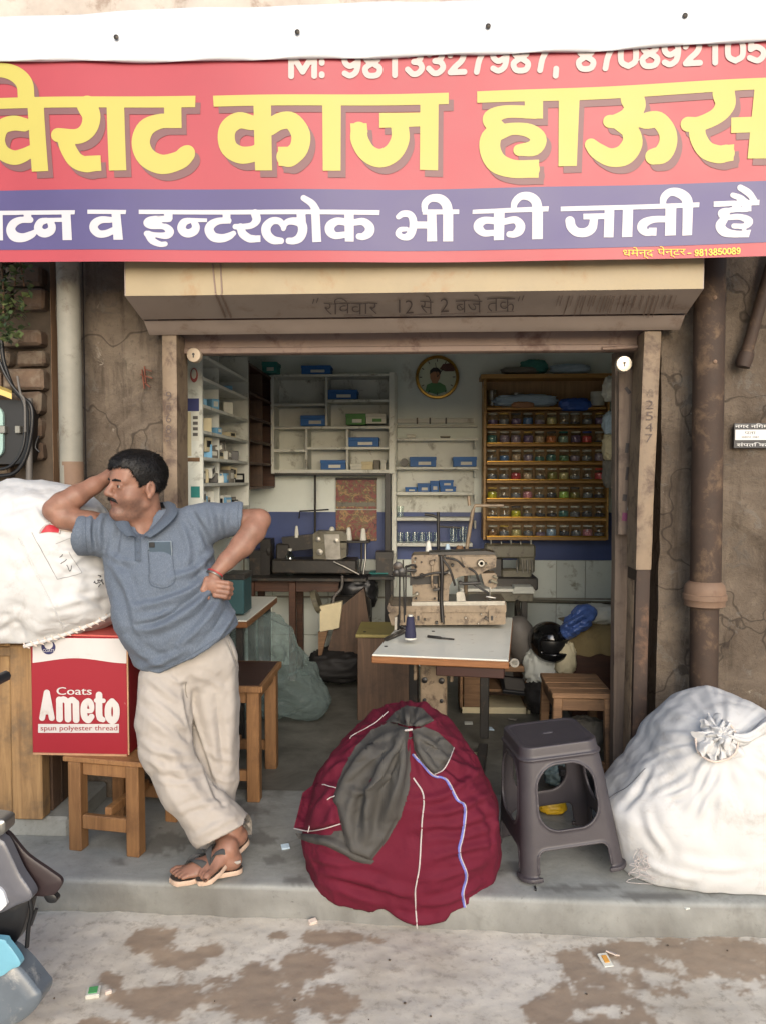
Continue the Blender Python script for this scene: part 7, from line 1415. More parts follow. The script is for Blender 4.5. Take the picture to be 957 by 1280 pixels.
he(.082, 0, -.048, (.018, .030, .022), .02); hc((.0935, .0, -.052), (.083, .022, -.056), .006, .004, .006); hc((.0935, 0, -.052), (.083, -.022, -.056), .006, .004, .006); hc((.0925, 0, -.064), (.083, .02, -.062), .0072, .004, .006); hc((.0925, 0, -.064), (.083, -.02, -.062), .0072, .004, .006); hc((.1035, -.016, -.0582), (.1035, .016, -.0582), .0022, .0022, .003, 's')
for sg in (-1, 1):
    er = HR @ rotx(sg * .0) ; he(-.014, sg * .083, -.006, (.019, .008, .031), .004); he(-.006, sg * .078, -.008, (.012, .012, .02), .008); he(-.012, sg * .094, -.002, (.011, .008, .018), .005, 's'); he(-.008, sg * .086, -.034, (.009, .007, .01), .006)
B.chain([(*H(-.025, 0, -.04), .060), (*H(-.03, .002, -.10), .058), (*K(188, 660, 3.02), .064), (*K(192, 690, 3.03), .08)], .02); B.cone(H(.01, 0, -.10), K(176, 668, 2.965), .04, .035, .02)
# trunk core (covered by the shirt)
B.chain([(*K(192, 690, 3.02), .09), (*K(210, 760, 3.0), .11), (*K(235, 815, 3.0), .1)], .03)
# his right arm: elbow on the sack, hand against the temple
arm_r = [K(142, 662, 3.03, .058), K(112, 655, 2.97, .05), K(80, 647, 2.93, .043), K(67, 639, 2.925, .040)]
B.chain(arm_r, .015); B.chain([K(68, 636, 2.925, .039), K(78, 630, 2.935, .045), K(96, 620, 2.96, .042), K(118, 607, 3.005, .033), K(134, 597, 3.04, .027)], .014)
B.ell(K(144, 591, 3.058), (.042, .02, .03), rotz(.5) @ roty(-.45), .014)
for k, (x1, y1, x2, y2, Y2) in enumerate(((153, 580, 165, 573, 3.075), (156, 586, 168, 580, 3.085), (157, 592, 169, 588, 3.09), (154, 598, 164, 596, 3.09))): B.chain([K(148, 588 + 3 * k, 3.062, .0105), K(x1, y1, 3.07, .0095), K(x2, y2, Y2, .0082)], .006)
B.chain([K(139, 600, 3.045, .012), K(146, 606, 3.045, .0105), K(151, 604, 3.05, .009)], .006)
# his left arm akimbo
arm_l = [K(252, 655, 3.03, .062), K(285, 652, 3.05, .054), K(318, 651, 3.06, .046), K(325, 650, 3.055, .042)]
B.chain(arm_l, .015); B.chain([K(325, 650, 3.055, .042), K(317, 663, 3.03, .049), K(303, 682, 3.0, .045), K(284, 701, 2.955, .034), K(270, 716, 2.925, .027)], .014)
B.ell(K(267, 731, 2.905), (.036, .02, .034), rotz(.1), .012)
for k, (y0, dx) in enumerate(((727, 0), (733, 1), (739, 0), (744, -3))): B.chain([K(272 + dx, y0, 2.898, .0105), K(285 + dx, y0 + 2, 2.903, .0098), K(289 + dx, y0 + 3, 2.925, .009), K(282 + dx, y0 + 4, 2.942, .008)], .004)
B.chain([K(259, 724, 2.905, .0125), K(254, 737, 2.893, .0115), K(260, 747, 2.893, .0095)], .006)
# ---- legs and feet
def frame(f, n): f = np.asarray(f, float); f = f / np.linalg.norm(f); n = np.asarray(n, float); n = n - f * (n @ f); n /= np.linalg.norm(n); return f, np.cross(n, f), n
L_ = B
toeL = atz(217, 1097, .022); dirL = np.array([-.93, -.36, 0]); toeR = atz(251, 1100, .030); heelR = aty(312, 1043, 2.955); dirR = toeR - heelR
def foot(toe, d, n, Lf, mirror, ank):
    f, s_, n = frame(d, n); s_ = s_ * mirror; heel = toe - f * Lf
    P = lambda a, b, c: heel + f * a * Lf + s_ * b + n * c
    L_.ell(P(.12, 0, .03), (.038, .032, .034), np.stack([f, s_, n], 1), .01); L_.cone(P(.15, 0, .03), P(.62, -.002, .026), .034, .034, .02, 'u', (n, .75)); L_.ell(P(.7, .0, .018), (.05, .044, .021), np.stack([f, s_, n], 1), .02); L_.cone(P(.24, 0, .045), P(.6, -.006, .03), .032, .022, .02)
    for k, (b, a1, r_) in enumerate(((-.030, 1.0, .0125), (-.010, .985, .0092), (.008, .955, .0088), (.0235, .915, .0084), (.037, .865, .0086))): L_.chain([(*P(.78 - .03 * k, b * .95, .014), r_ * 1.05), (*P(a1 - .055, b, .016), r_ * .95), (*P(a1, b, .0115), r_ * .92)], .005)
    for b in (-.03, .028): L_.ell(P(.17, b * .9, .075), (.014, .01, .014), None, .012)
    L_.cone(P(.15, 0, .04), P(.17, 0, .085), .034, .034, .02); L_.cone(P(.17, 0, .085), ank, .032, .040, .02)
    return P, f, s_, n, heel
PL_, fL, sL, nL, heelL = foot(toeL, dirL, UP, .245, 1, K(262, 1010, 3.02)); PR_, fR, sR, nR, heelR2 = foot(toeR, dirR, np.cross(dirR, np.cross((-.25, -.25, 1), dirR)) * 1.0, .245, -1, K(258, 1004, 2.90))
B.chain([K(230, 815, 3.0, .1), K(208, 850, 2.95, .075), K(207, 930, 2.885, .06), K(258, 1004, 2.90, .042)], .02); B.chain([K(245, 815, 3.0, .1), K(264, 850, 3.02, .075), K(270, 930, 3.035, .058), K(262, 1010, 3.02, .042)], .02)
body_V, body_F = B.mesh(); body_V = lap(body_V, body_F, 1, .4)
# skin tone by place on the body: lips, beard shadow, redder knuckles
q = hl(body_V); tone = np.zeros(len(body_V)); lip = np.zeros(len(body_V))
beard = sstep(-.035, -.055, q[:, 2]) * sstep(-.125, -.11, q[:, 2]) * sstep(-.02, .03, q[:, 0]) * (q[:, 0] < .12); tone = np.where(np.abs(q[:, 1]) < .09, beard, 0)
lip = np.exp(-(((q[:, 2] + .0565) / .0085) ** 2 + (q[:, 1] / .022) ** 2)) * (q[:, 0] > .082)
s = NT('skin'); v = s.coord('World'); n1 = s.noise(v, 14, 5, .6); n2 = s.noise(v, 90, 4, .6); c = s.ramp(n1, [(.3, lin(120, 87, 72)), (.7, lin(152, 112, 94))]); a1 = s.n('ShaderNodeAttribute', attribute_name='beard'); a2 = s.n('ShaderNodeAttribute', attribute_name='lip')
c = s.mix(s.math('MULTIPLY', s.math('MULTIPLY', a1.outputs['Fac'], n2), 1.0), c, lin(74, 58, 52)); c = s.mix(s.math('MULTIPLY', a2.outputs['Fac'], .6), c, lin(120, 66, 60)); s.base(c); s.set(Roughness=.48, Subsurface_Weight=.12, Subsurface_Scale=.01, Specular_IOR_Level=.4); s.b.inputs['Subsurface Radius'].default_value = (1, .35, .2); s.bump(n2, .12, .002)
ob = mesh('body', body_V, body_F, 'skin', man, 180)
for nm, arr in (('beard', tone), ('lip', lip)): at_ = ob.data.attributes.new(nm, 'FLOAT', 'POINT'); at_.data.foreach_set('value', arr.astype(np.float32))
# ---- eyes, brows, moustache, hair
simple('eye_white', (206, 196, 188), .25, .05, 9); simple('eye_dark', (30, 20, 16), .15, .1, 9)
for sg in (-1, 1):
    e = MB(); c_ = H(.0775, sg * .032, .0025); e.lathe([(.0115 * math.sin(t), -.0115 * math.cos(t)) for t in np.linspace(0, math.pi, 12)], c_, 16); eo = e.build('eye', 'eye_white', man, 180); d = HF * .93 + HL * (.12 if sg < 0 else .12); d = d / np.linalg.norm(d); zx = np.cross(UP, d); zx /= np.linalg.norm(zx); MB().lathe([(.0058, 0), (.0052, .0012), (0, .0018)], c_ + d * .0106, 14, np.stack([zx, np.cross(d, zx), d], 1)).build('iris', 'eye_dark', eo, 60)
s = NT('hair_black'); v = s.coord('World'); n1 = s.noise(s.coord('World', (1, 1, 1)), 240, 3, .7); s.base(s.ramp(n1, [(.3, lin(8, 7, 7)), (.75, lin(26, 23, 22))])); s.set(Roughness=.5, Specular_IOR_Level=.3); s.bump(n1, .5, .002)
HB = Field(H(0, 0, .04) - .16, H(0, 0, .04) + .165, .0028)
def hair_fn(P):
    q = (P - HC) @ HR / HS; f, l, u = q[..., 0], q[..., 1], q[..., 2]; al = np.abs(l)
    k0 = np.linalg.norm((q - np.array([-.008, 0, .042])) / np.array([.112, .0875, .094]), axis=-1); d = (k0 - 1) * .085
    nm = np.abs(d) < .022; z0_ = np.zeros(f.shape); nz, nz2, nz3 = z0_.copy(), z0_.copy(), z0_.copy(); qm = q[nm]; nz[nm] = noise3(qm * np.array([120, 260, 160]), 3); nz2[nm] = noise3(qm * 28, 9); nz3[nm] = noise3(qm * 70, 5); d = d - .0013 * nz - .002 * nz2 - .007 * np.clip(f / .08, 0, 1) * np.clip((u - .06) / .04, 0, 1)
    line = np.interp(f, [-.12, -.05, -.03, -.012, .004, .022, .03, .05, .065, .09, .12], [-.075, -.07, -.045, .020, .010, -.002, .022, .048, .062, .067, .068]) + .006 * nz3 + np.where(f > .045, .010 * np.clip(l / .06, -1, 1), 0)
    return np.maximum(d, (line - u) * .8) * HS
HB.custom(H(0, 0, .04) - .16, H(0, 0, .04) + .165, hair_fn, 0); V, F = HB.mesh(); V = lap(V, F, 1, .3); hair = mesh('hair', V, F, 'hair_black', man, 180)
HN = vnormals(V, F); rs = np.random.RandomState(4); pick = rs.choice(len(V), 3400); st_ = MB(); VV, FF = [], []
for i_, k in enumerate(pick):
    p, n_ = V[k], HN[k]; ql = hl(p[None])[0]
    if n_ @ (p - H(0, 0, .04)) < 0: continue
    d = HF * (.9 if ql[0] > -.02 else -.2) + HL * (.5 * np.sign(ql[1]) * (abs(ql[1]) > .03) - .35 * (ql[2] > .08)) - HU * (.55 if ql[2] < .09 else .05) + .25 * rs.randn(3); d = d - n_ * (d @ n_) * .85; d /= np.linalg.norm(d); L0 = rs.uniform(.010, .020); sd_ = np.cross(n_, d) * .0009
    a_ = p - n_ * .001; b_ = p + d * L0 * .5 + n_ * .0022; c_ = p + d * L0 + n_ * .0008; m0 = len(VV); VV += [a_ - sd_, a_ + sd_, b_ + sd_, b_ - sd_, c_]; FF += [(m0, m0 + 1, m0 + 2, m0 + 3), (m0 + 3, m0 + 2, m0 + 4)]
so_ = mesh('hair_strands', VV, FF, 'hair_black', hair); so_['kind'] = 'stuff'
S_ = Field(H(.09, 0, 0) - .07, H(.09, 0, 0) + .07, .0016)
def sm(pts, name):
    S_.D[:] = .2; S_.chain([(*H(*p[:3]), p[3] * HS) for p in pts], .003); V, F = S_.mesh(); V = V + .0007 * np.stack([noise3(V * 600, k) for k in (1, 2, 3)], 1); return mesh(name, V, F, 'hair_black', man, 180)
for sg in (-1, 1):
    sm([(.0965, sg * .010, .0232, .0034), (.0935, sg * .025, .0255, .0046), (.084, sg * .043, .024, .0034), (.074, sg * .053, .018, .0018)], 'eyebrow'); sm([(.1025, sg * .0015, -.0435, .0058), (.1, sg * .012, -.0445, .0066), (.094, sg * .022, -.0495, .0056), (.0875, sg * .028, -.0575, .003)], 'moustache')
# ---- shirt
fabric('shirt_blue', (88, 97, 110), .85, .06, 1700, .2, None, .2, .5, (118, 128, 142)); fabric('shirt_placket', (74, 83, 96), .85, .06, 1700, .2, None, .2, .4, (104, 114, 126))
SF = Field((K(96, 640, 2.95)[0], 2.70, K(200, 852, 2.85)[2]), (K(312, 640, 3.1)[0], 3.27, K(200, 618, 3.0)[2]), .0042)
rows_ = [(636, 168, 222, 3.035, .062), (648, 146, 246, 3.03, .085), (662, 132, 262, 3.02, .105), (690, 131, 266, 3.00, .125), (715, 134, 268, 2.985, .138), (740, 139, 278, 2.975, .150), (760, 144, 288, 2.965, .160), (780, 151, 296, 2.965, .162), (800, 159, 300, 2.97, .158), (820, 168, 300, 2.98, .152), (846, 180, 298, 2.99, .145)]
rz = np.array([K(200, r[0], r[3])[2] for r in rows_])[::-1]; rxl = np.array([K(r[1], r[0], r[3])[0] for r in rows_])[::-1]; rxr = np.array([K(r[2], r[0], r[3])[0] for r in rows_])[::-1]; ryc = np.array([r[3] for r in rows_])[::-1]; ryd = np.array([r[4] for r in rows_])[::-1]
def smi(z, a): return np.interp(z, rz, a)
def torso(P):
    z = P[..., 2]; xl, xr, yc, yd = (smi(z, a) for a in (rxl, rxr, ryc, ryd)); cx = (xl + xr) / 2; ax = (xr - xl) / 2; n = 2.35
    k = (np.abs((P[..., 0] - cx) / ax) ** n + np.abs((P[..., 1] - yc) / yd) ** n) ** (1 / n); d = (k - 1) * np.minimum(ax, yd); return np.maximum(d, np.maximum(z - rz[-1], rz[0] - z))
SF.custom((-9, 2, rz[0]), (9, 4, rz[-1]), torso, 0, m=.05)
SF.chain([K(240, 652, 3.03, .066), K(262, 652, 3.035, .072), K(300, 648, 3.052, .068)], .03); SF.chain([K(152, 664, 3.02, .07), K(132, 668, 3.0, .078), K(104, 668, 2.955, .084)], .03)
SF.ell(K(176, 772, 2.90), (.085, .085, .10), None, .06)
hemA, hemB = (178, 846), (304, 774)
def cut(P):                                                       # hem: everything below the slanting hem line goes
    q = topx(P.reshape(-1, 3)); hx = q[:, 0]; hy = np.interp(hx, [120, 160, 178, 200, 240, 280, 304, 330], [800, 828, 839, 841, 824, 797, 776, 750]); return ((hy - q[:, 1]) / 322).reshape(P.shape[:-1])
SF.custom((-9, 2, rz[0] - .02), (9, 4, K(200, 740, 3)[2]), cut, .004, 's', m=0)
SF.chain([K(286, 650, 3.05, .056), K(330, 650, 3.056, .060)], .004, 's'); SF.chain([K(122, 668, 2.975, .06), K(86, 664, 2.94, .078)], .004, 's')
def end_l(P): q = topx(P.reshape(-1, 3)); return (-(q[:, 0] - 303 - (q[:, 1] - 645) * -.10) / 322).reshape(P.shape[:-1])
def end_r(P): q = topx(P.reshape(-1, 3)); return ((q[:, 0] - 103 - (q[:, 1] - 660) * .02) / 322).reshape(P.shape[:-1])
SF.custom(K(290, 690, 2.9) - (0, .2, 0), K(320, 610, 3.1) + (0, .2, 0), end_l, .003, 's', m=0.0); SF.custom(K(90, 710, 2.9) - (0, .2, 0), K(116, 610, 3.1) + (0, .2, 0), end_r, .003, 's', m=0.0)
# neck opening with a V in front
SF.cone(H(-.03, 0, -.09), K(189, 668, 3.01), .064, .066, .006, 's'); SF.cone(K(181, 655, 2.95), K(173.5, 671, 2.88), .036, .010, .006, 's')
V, F = SF.mesh(); V = lap(V, F, 2, .5)
fl = [([(268, 690), (245, 712), (215, 722)], 4, 9), ([(272, 702), (245, 735), (205, 752), (172, 758)], 4.5, 12), ([(276, 716), (250, 752), (215, 778), (185, 788)], 5, 12), ([(282, 735), (258, 775), (225, 808)], 4.5, 10), ([(290, 752), (270, 785), (245, 812)], 4, -8), ([(230, 756), (200, 776), (172, 782)], 3, -8), ([(140, 700), (160, 740), (168, 770)], 5, 7), ([(136, 690), (150, 700), (165, 702)], 4, 6), ([(240, 640), (252, 660), (262, 684)], 3.5, -7), ([(262, 634), (266, 655), (270, 675)], 4, 7), ([(284, 632), (282, 652), (286, 672)], 3.5, 6), ([(150, 655), (146, 680), (140, 700)], 3.5, -7), ([(130, 640), (124, 660), (126, 690)], 3.5, 7), ([(114, 645), (112, 668), (116, 688)], 3, 6), ([(160, 800), (185, 822), (210, 832)], 5, 7), ([(175, 835), (200, 828), (235, 812)], 4, 6), ([(250, 700), (262, 722), (268, 745)], 4, 8), ([(225, 650), (235, 680), (236, 705)], 4, 5), ([(294, 760), (284, 780), (270, 800)], 3.5, 7), ([(150, 730), (158, 770), (170, 805)], 5, -5)]
V = V + vnormals(V, F) * (.0035 * fbm(V * 16, 3, 5))[:, None]; V = folds(V, vnormals(V, F), [(a_, b_, c_ * 1.5) for a_, b_, c_ in fl]); shirt = mesh('shirt', V, F, 'shirt_blue', man, 180); ss = Surf(V, F)
def cloth_patch(name, poly, off, mat, step=1.2, parent=shirt):
    V2, F2 = letter_mesh([poly], [], step); P = ss.drop(V2, off); pl = np.array(list(poly) + [poly[0]]); d, _ = seg_dist(V2, pl); P[:, 1] += (off + .001) * .8 * np.exp(-(d / 1.6) ** 2); return mesh(name, P, F2[:, ::-1], mat, parent, 180)
cloth_patch('pocket', [(185, 687), (215, 685), (219, 726), (206, 735), (188, 730)], .004, 'shirt_blue'); 
def sseam(pts, name, r_=.0013, mat='shirt_placket', off=.0045): return seam(ss, pts, r_, mat, name, shirt, off)
sseam([(185, 687.5), (200, 686.8), (215, 685.5)], 'pocket_hem', .0022); sseam([(185, 688), (186.5, 710), (188, 730), (206, 735), (219, 726), (217, 705), (215, 686)], 'pocket_stitch', .0011)
cloth_patch('placket', [(167.5, 668), (176, 668), (177, 701), (168, 702)], .006, 'shirt_placket', 1.0); sseam([(171, 702), (173, 702), (177, 701.5)], 'placket_stitch')
for (x, y) in ((172, 676), (172.6, 690)): p = ss.drop([(x, y)], .009)[0]; MB().lathe([(.0048, 0), (.005, .0015), (.004, .0022), (0, .0018)], p, 12, rotx(R(90))).build('button', 'shirt_placket', shirt, 60)
sseam([(299, 629), (297.5, 645), (299, 664)], 'sleeve_hem', .0012, off=.001); sseam([(108, 640), (107, 662), (109, 690)], 'sleeve_hem', .0012, off=.001); sseam([(184, 836), (215, 831), (245, 815), (285, 788), (299, 774)], 'hem_stitch', .0012, off=.001)
# collar: a leaf on each side of the neck
def leaf(pin, pout, name, thick=.004, drop_=.02):
    """ribbon between the inner fold line and the outer free edge"""
    A_ = spline([K(*p) for p in pin], 6); B_ = spline([K(*p) for p in pout], 6); n_ = min(len(A_), len(B_)); G = []
    for t in np.linspace(0, 1, 7): G.append([A_[k] * (1 - t) + B_[k] * t + np.array([0, -.006 * math.sin(t * math.pi), .008 * math.sin(t * math.pi)]) for k in range(n_)])
    G = np.array(G); mb = MB().grid(G); mb.grid(G - np.array([0, -thick, .001]), flip=True); return mb.build(name, 'shirt_placket', shirt, 180)
leaf([(204, 628, 3.045), (207, 638, 2.985), (199, 650, 2.935), (187, 662, 2.905), (174, 672, 2.882)], [(219, 630, 3.03), (222, 640, 2.955), (214, 652, 2.905), (200, 664, 2.882), (188, 672, 2.87)], 'collar')
leaf([(163, 640, 2.975), (160, 648, 2.93), (163, 657, 2.905), (168, 666, 2.888), (172.5, 673, 2.878)], [(148, 645, 2.965), (144, 652, 2.915), (148, 660, 2.89), (155, 667, 2.875), (160, 671, 2.868)], 'collar')
leaf([(163, 636, 2.98), (176, 634, 3.06), (192, 629, 3.085), (203, 628, 3.05)], [(150, 642, 2.975), (172, 642, 3.09), (200, 636, 3.11), (219, 631, 3.035)], 'collar_back')
# phone in the pocket
ph = thing('phone', 'smartphone with dark camera sticking out of the shirt pocket of the man', 'phone', ss.drop([(200, 690)], .003)[0]); p = ss.drop([(200.5, 683)], .012)[0]; simple('phone_case', (70, 84, 96), .3, .1, 9); simple('phone_edge', (150, 160, 168), .3, .1, 9, metal=.5)
MB().box(p + (0, .001, -.012), (.088, .008, .062), roty(-.03) @ rotx(.08), .003).build('case', 'phone_case', ph); MB().box(p + (0, .0015, -.012), (.0915, .006, .0655), roty(-.03) @ rotx(.08), .003).build('edge', 'phone_edge', ph); MB().box(p + (-.030, -.005, .006), (.022, .004, .020), roty(-.03), .002).build('camera_bump', 'black_plastic', ph)
# bracelet on the left wrist
wr = K(268, 719, 2.922); ax_ = K(284, 701, 2.955) - K(267, 731, 2.905); ax_ /= np.linalg.norm(ax_); e1 = np.cross(ax_, (0, 1, 0)); e1 /= np.linalg.norm(e1); e2 = np.cross(ax_, e1)
MB().tube([wr + .0305 * (e1 * math.cos(t) + e2 * math.sin(t)) for t in np.linspace(0, 2 * math.pi, 25)], .0035, 8).build('bracelet', 'steel', man, 60); MB().tube([wr + ax_ * .009 + .031 * (e1 * math.cos(t) + e2 * math.sin(t)) for t in np.linspace(0, 2 * math.pi, 25)], .002, 6).build('thread_bracelet', 'red_patch', man, 60)
# ---- trousers
fabric('trouser_cream', (166, 159, 152), .8, .05, 1500, .2, ((176, 166, 154), .2, 5), .1)
TF = Field((K(164, 900, 2.9)[0], 2.66, K(250, 1075, 2.86)[2]), (K(314, 900, 3.0)[0], 3.26, K(240, 782, 2.9)[2]), .0042)
TF.ell(K(241, 822, 3.0), (.178, .128, .15), None, 0)
TF.chain([K(207, 852, 2.94, .104), K(205, 900, 2.90, .101), K(207, 935, 2.88, .095), K(230, 985, 2.875, .088), K(268, 1028, 2.885, .100), K(292, 1052, 2.90, .112)], .03)
TF.chain([K(264, 835, 3.02, .108), K(267, 880, 3.03, .104), K(270, 930, 3.035, .094), K(274, 975, 3.03, .078), K(270, 1020, 3.015, .066), K(262, 1062, 3.0, .064)], .012)
def hem_r(P): q = topx(P.reshape(-1, 3)); return np.where(P.reshape(-1, 3)[:, 1] < 2.965, ((q[:, 1] - (1064 - (q[:, 0] - 241) * .52)) / 330) * -1, .05).reshape(P.shape[:-1])
TF.custom(K(225, 1090, 2.7), K(318, 985, 2.97) + (0, .0, 0), hem_r, .003, 's', m=0)
def hem_l(P): q = topx(P.reshape(-1, 3)); return np.where(P.reshape(-1, 3)[:, 1] >= 2.965, (q[:, 1] - 1056) / 330 * -1, .05).reshape(P.shape[:-1])
TF.custom(K(225, 1090, 2.8) + (0, .1, 0), K(318, 1040, 3.1) + (0, .1, 0), hem_l, .003, 's', m=0)
TF.chain([K(250, 1012, 2.88, .066), K(268, 1030, 2.885, .088), K(296, 1066, 2.905, .102)], .004, 's'); TF.chain([K(266, 1035, 3.01, .052), K(258, 1080, 2.995, .056)], .004, 's')
V, F = TF.mesh(); V = lap(V, F, 2, .5)
fl = [([(231, 858), (236, 890), (248, 930), (268, 985), (280, 1005)], 3, -13), ([(183, 846), (205, 862), (228, 880)], 4, 6), ([(178, 866), (202, 888), (226, 908)], 5, 7), ([(177, 892), (205, 912), (236, 936)], 5, 6), ([(190, 880), (215, 900), (234, 925)], 3, -5), ([(176, 925), (200, 940), (240, 945)], 4, 6), ([(182, 948), (212, 962), (250, 960)], 4, 7), ([(192, 968), (225, 975), (256, 968)], 3, -5), ([(205, 920), (228, 965), (262, 1008), (290, 1024)], 6, 7), ([(190, 940), (215, 995), (246, 1040)], 5, 5), ([(222, 1015), (250, 1006), (284, 1000)], 3.5, 5), ([(240, 1050), (265, 1036), (298, 1018)], 4, 5), ([(250, 835), (256, 880), (268, 935), (278, 985)], 6, 7), ([(285, 810), (290, 860), (288, 930), (284, 990)], 6, 8), ([(268, 850), (274, 900), (280, 960)], 4, -5), ([(284, 800), (292, 818), (299, 836)], 2, -5), ([(238, 842), (262, 850), (290, 868)], 4, 4), ([(256, 935), (276, 948), (294, 950)], 3.5, 4), ([(262, 965), (280, 976), (296, 975)], 3, 4), ([(212, 845), (222, 852), (232, 848)], 3, 5)]
V = V + vnormals(V, F) * (.004 * fbm(V * 13, 3, 8))[:, None]; V = folds(V, vnormals(V, F), fl); tr = mesh('trousers', V, F, 'trouser_cream', man, 180); ts = Surf(V, F)
seam(ts, [(286, 800), (292, 818), (299, 838)], .0012, 'cloth_grey', 'pocket_seam', tr, .001); seam(ts, [(233, 852), (232, 862), (234, 872)], .0014, 'cloth_grey', 'fly_seam', tr, .001)
# ---- sandals
simple('sandal_edge', (196, 170, 150), .7, .12, 20, .2, 120); simple('sandal_top', (62, 54, 48), .7, .2, 12, .3, 60); fabric('sandal_strap', (70, 70, 70), .85, .1, 900, .5)
def sandal(P, f, s_, n, Lf, mirror, name):
    t = []; out = []
    for k in range(40):
        a = k / 39 * 2 * math.pi; u_ = .5 - .5 * math.cos(a); side = math.sin(a); wd = np.interp(u_, [0, .08, .25, .5, .75, .92, 1], [.012, .028, .034, .036, .050, .044, .016]); out.append((u_ * 1.09 - .045, np.sign(side) * wd * min(1, abs(side) * 3) ** .5))
    def curl(u_): return .004 * math.sin(u_ * 3) 
    top = np.array([P(u_, b, .002 + curl(u_)) for u_, b in out]); bot = np.array([P(u_, b * .97, -.017 + curl(u_)) for u_, b in out]); mid1 = np.array([P(u_, b * 1.02, -.003 + curl(u_)) for u_, b in out]); mid2 = np.array([P(u_, b * 1.02, -.013 + curl(u_)) for u_, b in out])
    so = MB().grid(np.array([bot, mid2, mid1, top]), True, flip=mirror > 0); so.add(bot, [tuple(range(40))] ); sole = so.build('sandal_sole', 'sandal_edge', man, 60)
    tt = np.array([P(u_, b * .9, .0035 + curl(u_)) for u_, b in out]); MB().add(tt, [tuple(range(40))]).build('footbed', 'sandal_top', sole)
    for k in range(14):                                            # ribbed rim round the toe
        u_ = 1.045 - .03 * abs(k - 6.5) ** 1.25 / 3; b = (k - 6.5) / 6.5 * np.interp(u_, [.6, .8, 1.0, 1.05], [.05, .05, .036, .012]); 
        if abs(b) > .052: continue
        c_ = P(u_, b, -.007); MB().lathe([(.004, -.009), (.005, 0), (.004, .009)], c_, 8, np.stack([f, s_, n], 1)).build('rim_rib', 'sandal_edge', sole, 60)
    for sg in (-1, 1):
        A_ = spline([P(.80, -.018 * 1, .034), P(.68, sg * .018 - .004, .060), P(.55, sg * .040, .052), P(.42, sg * .046, .016), P(.40, sg * .040, -.004)], 7); G = []
        for k, p in enumerate(A_): wd = np.interp(k / len(A_), [0, .3, .7, 1], [.009, .017, .019, .013]); dirn = f * wd; G.append([p - dirn, p + n * .004, p + dirn])
        MB().grid(np.array(G)).grid(np.array(G) - n * .004, flip=True).build('strap', 'sandal_strap', sole, 180)
    MB().cyl(P(.80, -.018, .028), P(.82, -.018, .0), .004).build('toe_post', 'sandal_strap', sole, 60)
sandal(PL_, fL, sL, nL, .245, 1, 'left'); sandal(PR_, fR, sR, nR, .245, -1, 'right')

# ================================================================== parked scooter nose and litter
simple('scooter_grey', (92, 92, 98), .35, .1, 10, .05, 60, coat=.2); simple('scooter_maroon', (44, 32, 34), .5, .2, 8, .1, 60, dirt=((92, 80, 74), .25, 7)); simple('scooter_cyan', (112, 168, 188), .25, .08, 8, coat=.4); simple('scooter_smoke', (96, 104, 112), .3, .15, 9, .1, 40, dirt=((150, 150, 148), .2, 14)); simple('scooter_white', (214, 216, 220), .3, .05, 8)
YS_ = 2.02; sc_t = thing('parked_scooter', 'nose of a grey and cyan scooter with black flaps parked in the lane', 'scooter', (-1.35, YS_ + .05, ZST))
def rounded(pts, n=6): return [tuple(p) for p in spline(list(pts) + [pts[0]], n)[:-1]]
def panel(name, pts, Y, d, mat, bulge=.0, par=sc_t):
    P = rounded(pts); V2, F2 = letter_mesh([P], [], 2.0); pl = np.array(P + [P[0]]); dist, _ = seg_dist(V2, pl); prof_ = np.sqrt(np.clip(dist / 14, 0, 1)); f = np.array([aty(x, y, Y) for x, y in V2]); f[:, 1] -= bulge * prof_; b = np.array([aty(x, y, Y) for x, y in V2]); b[:, 1] += d; n_ = len(f)
    # outline wall
    W = np.array([aty(x, y, Y) for x, y in P]); W2 = W.copy(); W2[:, 1] += d; m_ = len(W)
    mb = MB(); mb.add(f, [tuple(q[::-1]) for q in F2]); mb.add(b, [tuple(q) for q in F2]); mb.add(np.concatenate([W, W2]), [(i, (i + 1) % m_, m_ + (i + 1) % m_, m_ + i) for i in range(m_)]); return mb.build(name, mat, par, 50)
panel('mudguard', [(-150, 1240), (-120, 1200), (-60, 1185), (0, 1190), (24, 1206), (46, 1232), (53, 1244), (44, 1262), (20, 1280), (-20, 1292), (-60, 1270), (-110, 1280)], YS_ - .02, .06, 'scooter_smoke', .02)
panel('cyan_panel', [(-60, 1172), (0, 1174), (10, 1180), (26, 1204), (14, 1212), (-4, 1222), (-50, 1226)], YS_ - .044, .02, 'scooter_cyan', .004)
panel('inner_guard', [(-40, 1110), (10, 1120), (36, 1122), (34, 1145), (26, 1168), (14, 1182), (-10, 1184), (-44, 1170)], YS_ + .03, .04, 'black_plastic', .012)
panel('front_apron', [(-120, 1010), (-30, 1024), (0, 1048), (8, 1056), (24, 1090), (41, 1120), (20, 1132), (-6, 1143), (-60, 1150), (-120, 1130)], YS_, .03, 'scooter_grey', .010)
panel('white_stripe', [(-60, 1092), (-4, 1108), (8, 1126), (6, 1134), (-10, 1142), (-60, 1140)], YS_ - .018, .012, 'scooter_white', .006)
panel('leg_flap', [(6, 1038), (14, 1044), (34, 1068), (62, 1088), (77, 1100), (74, 1112), (64, 1120), (46, 1120), (38, 1116), (26, 1090)], YS_ + .05, .012, 'scooter_maroon', .006)
panel('flap_rubber', [(54, 1119), (62, 1116), (71, 1122), (70, 1128), (60, 1128)], YS_ + .05, .02, 'black_plastic', .004)
panel('chrome_tip', [(-30, 1020), (2, 1024), (7, 1032), (2, 1044), (-30, 1044)], YS_ - .03, .05, 'steel', .012)
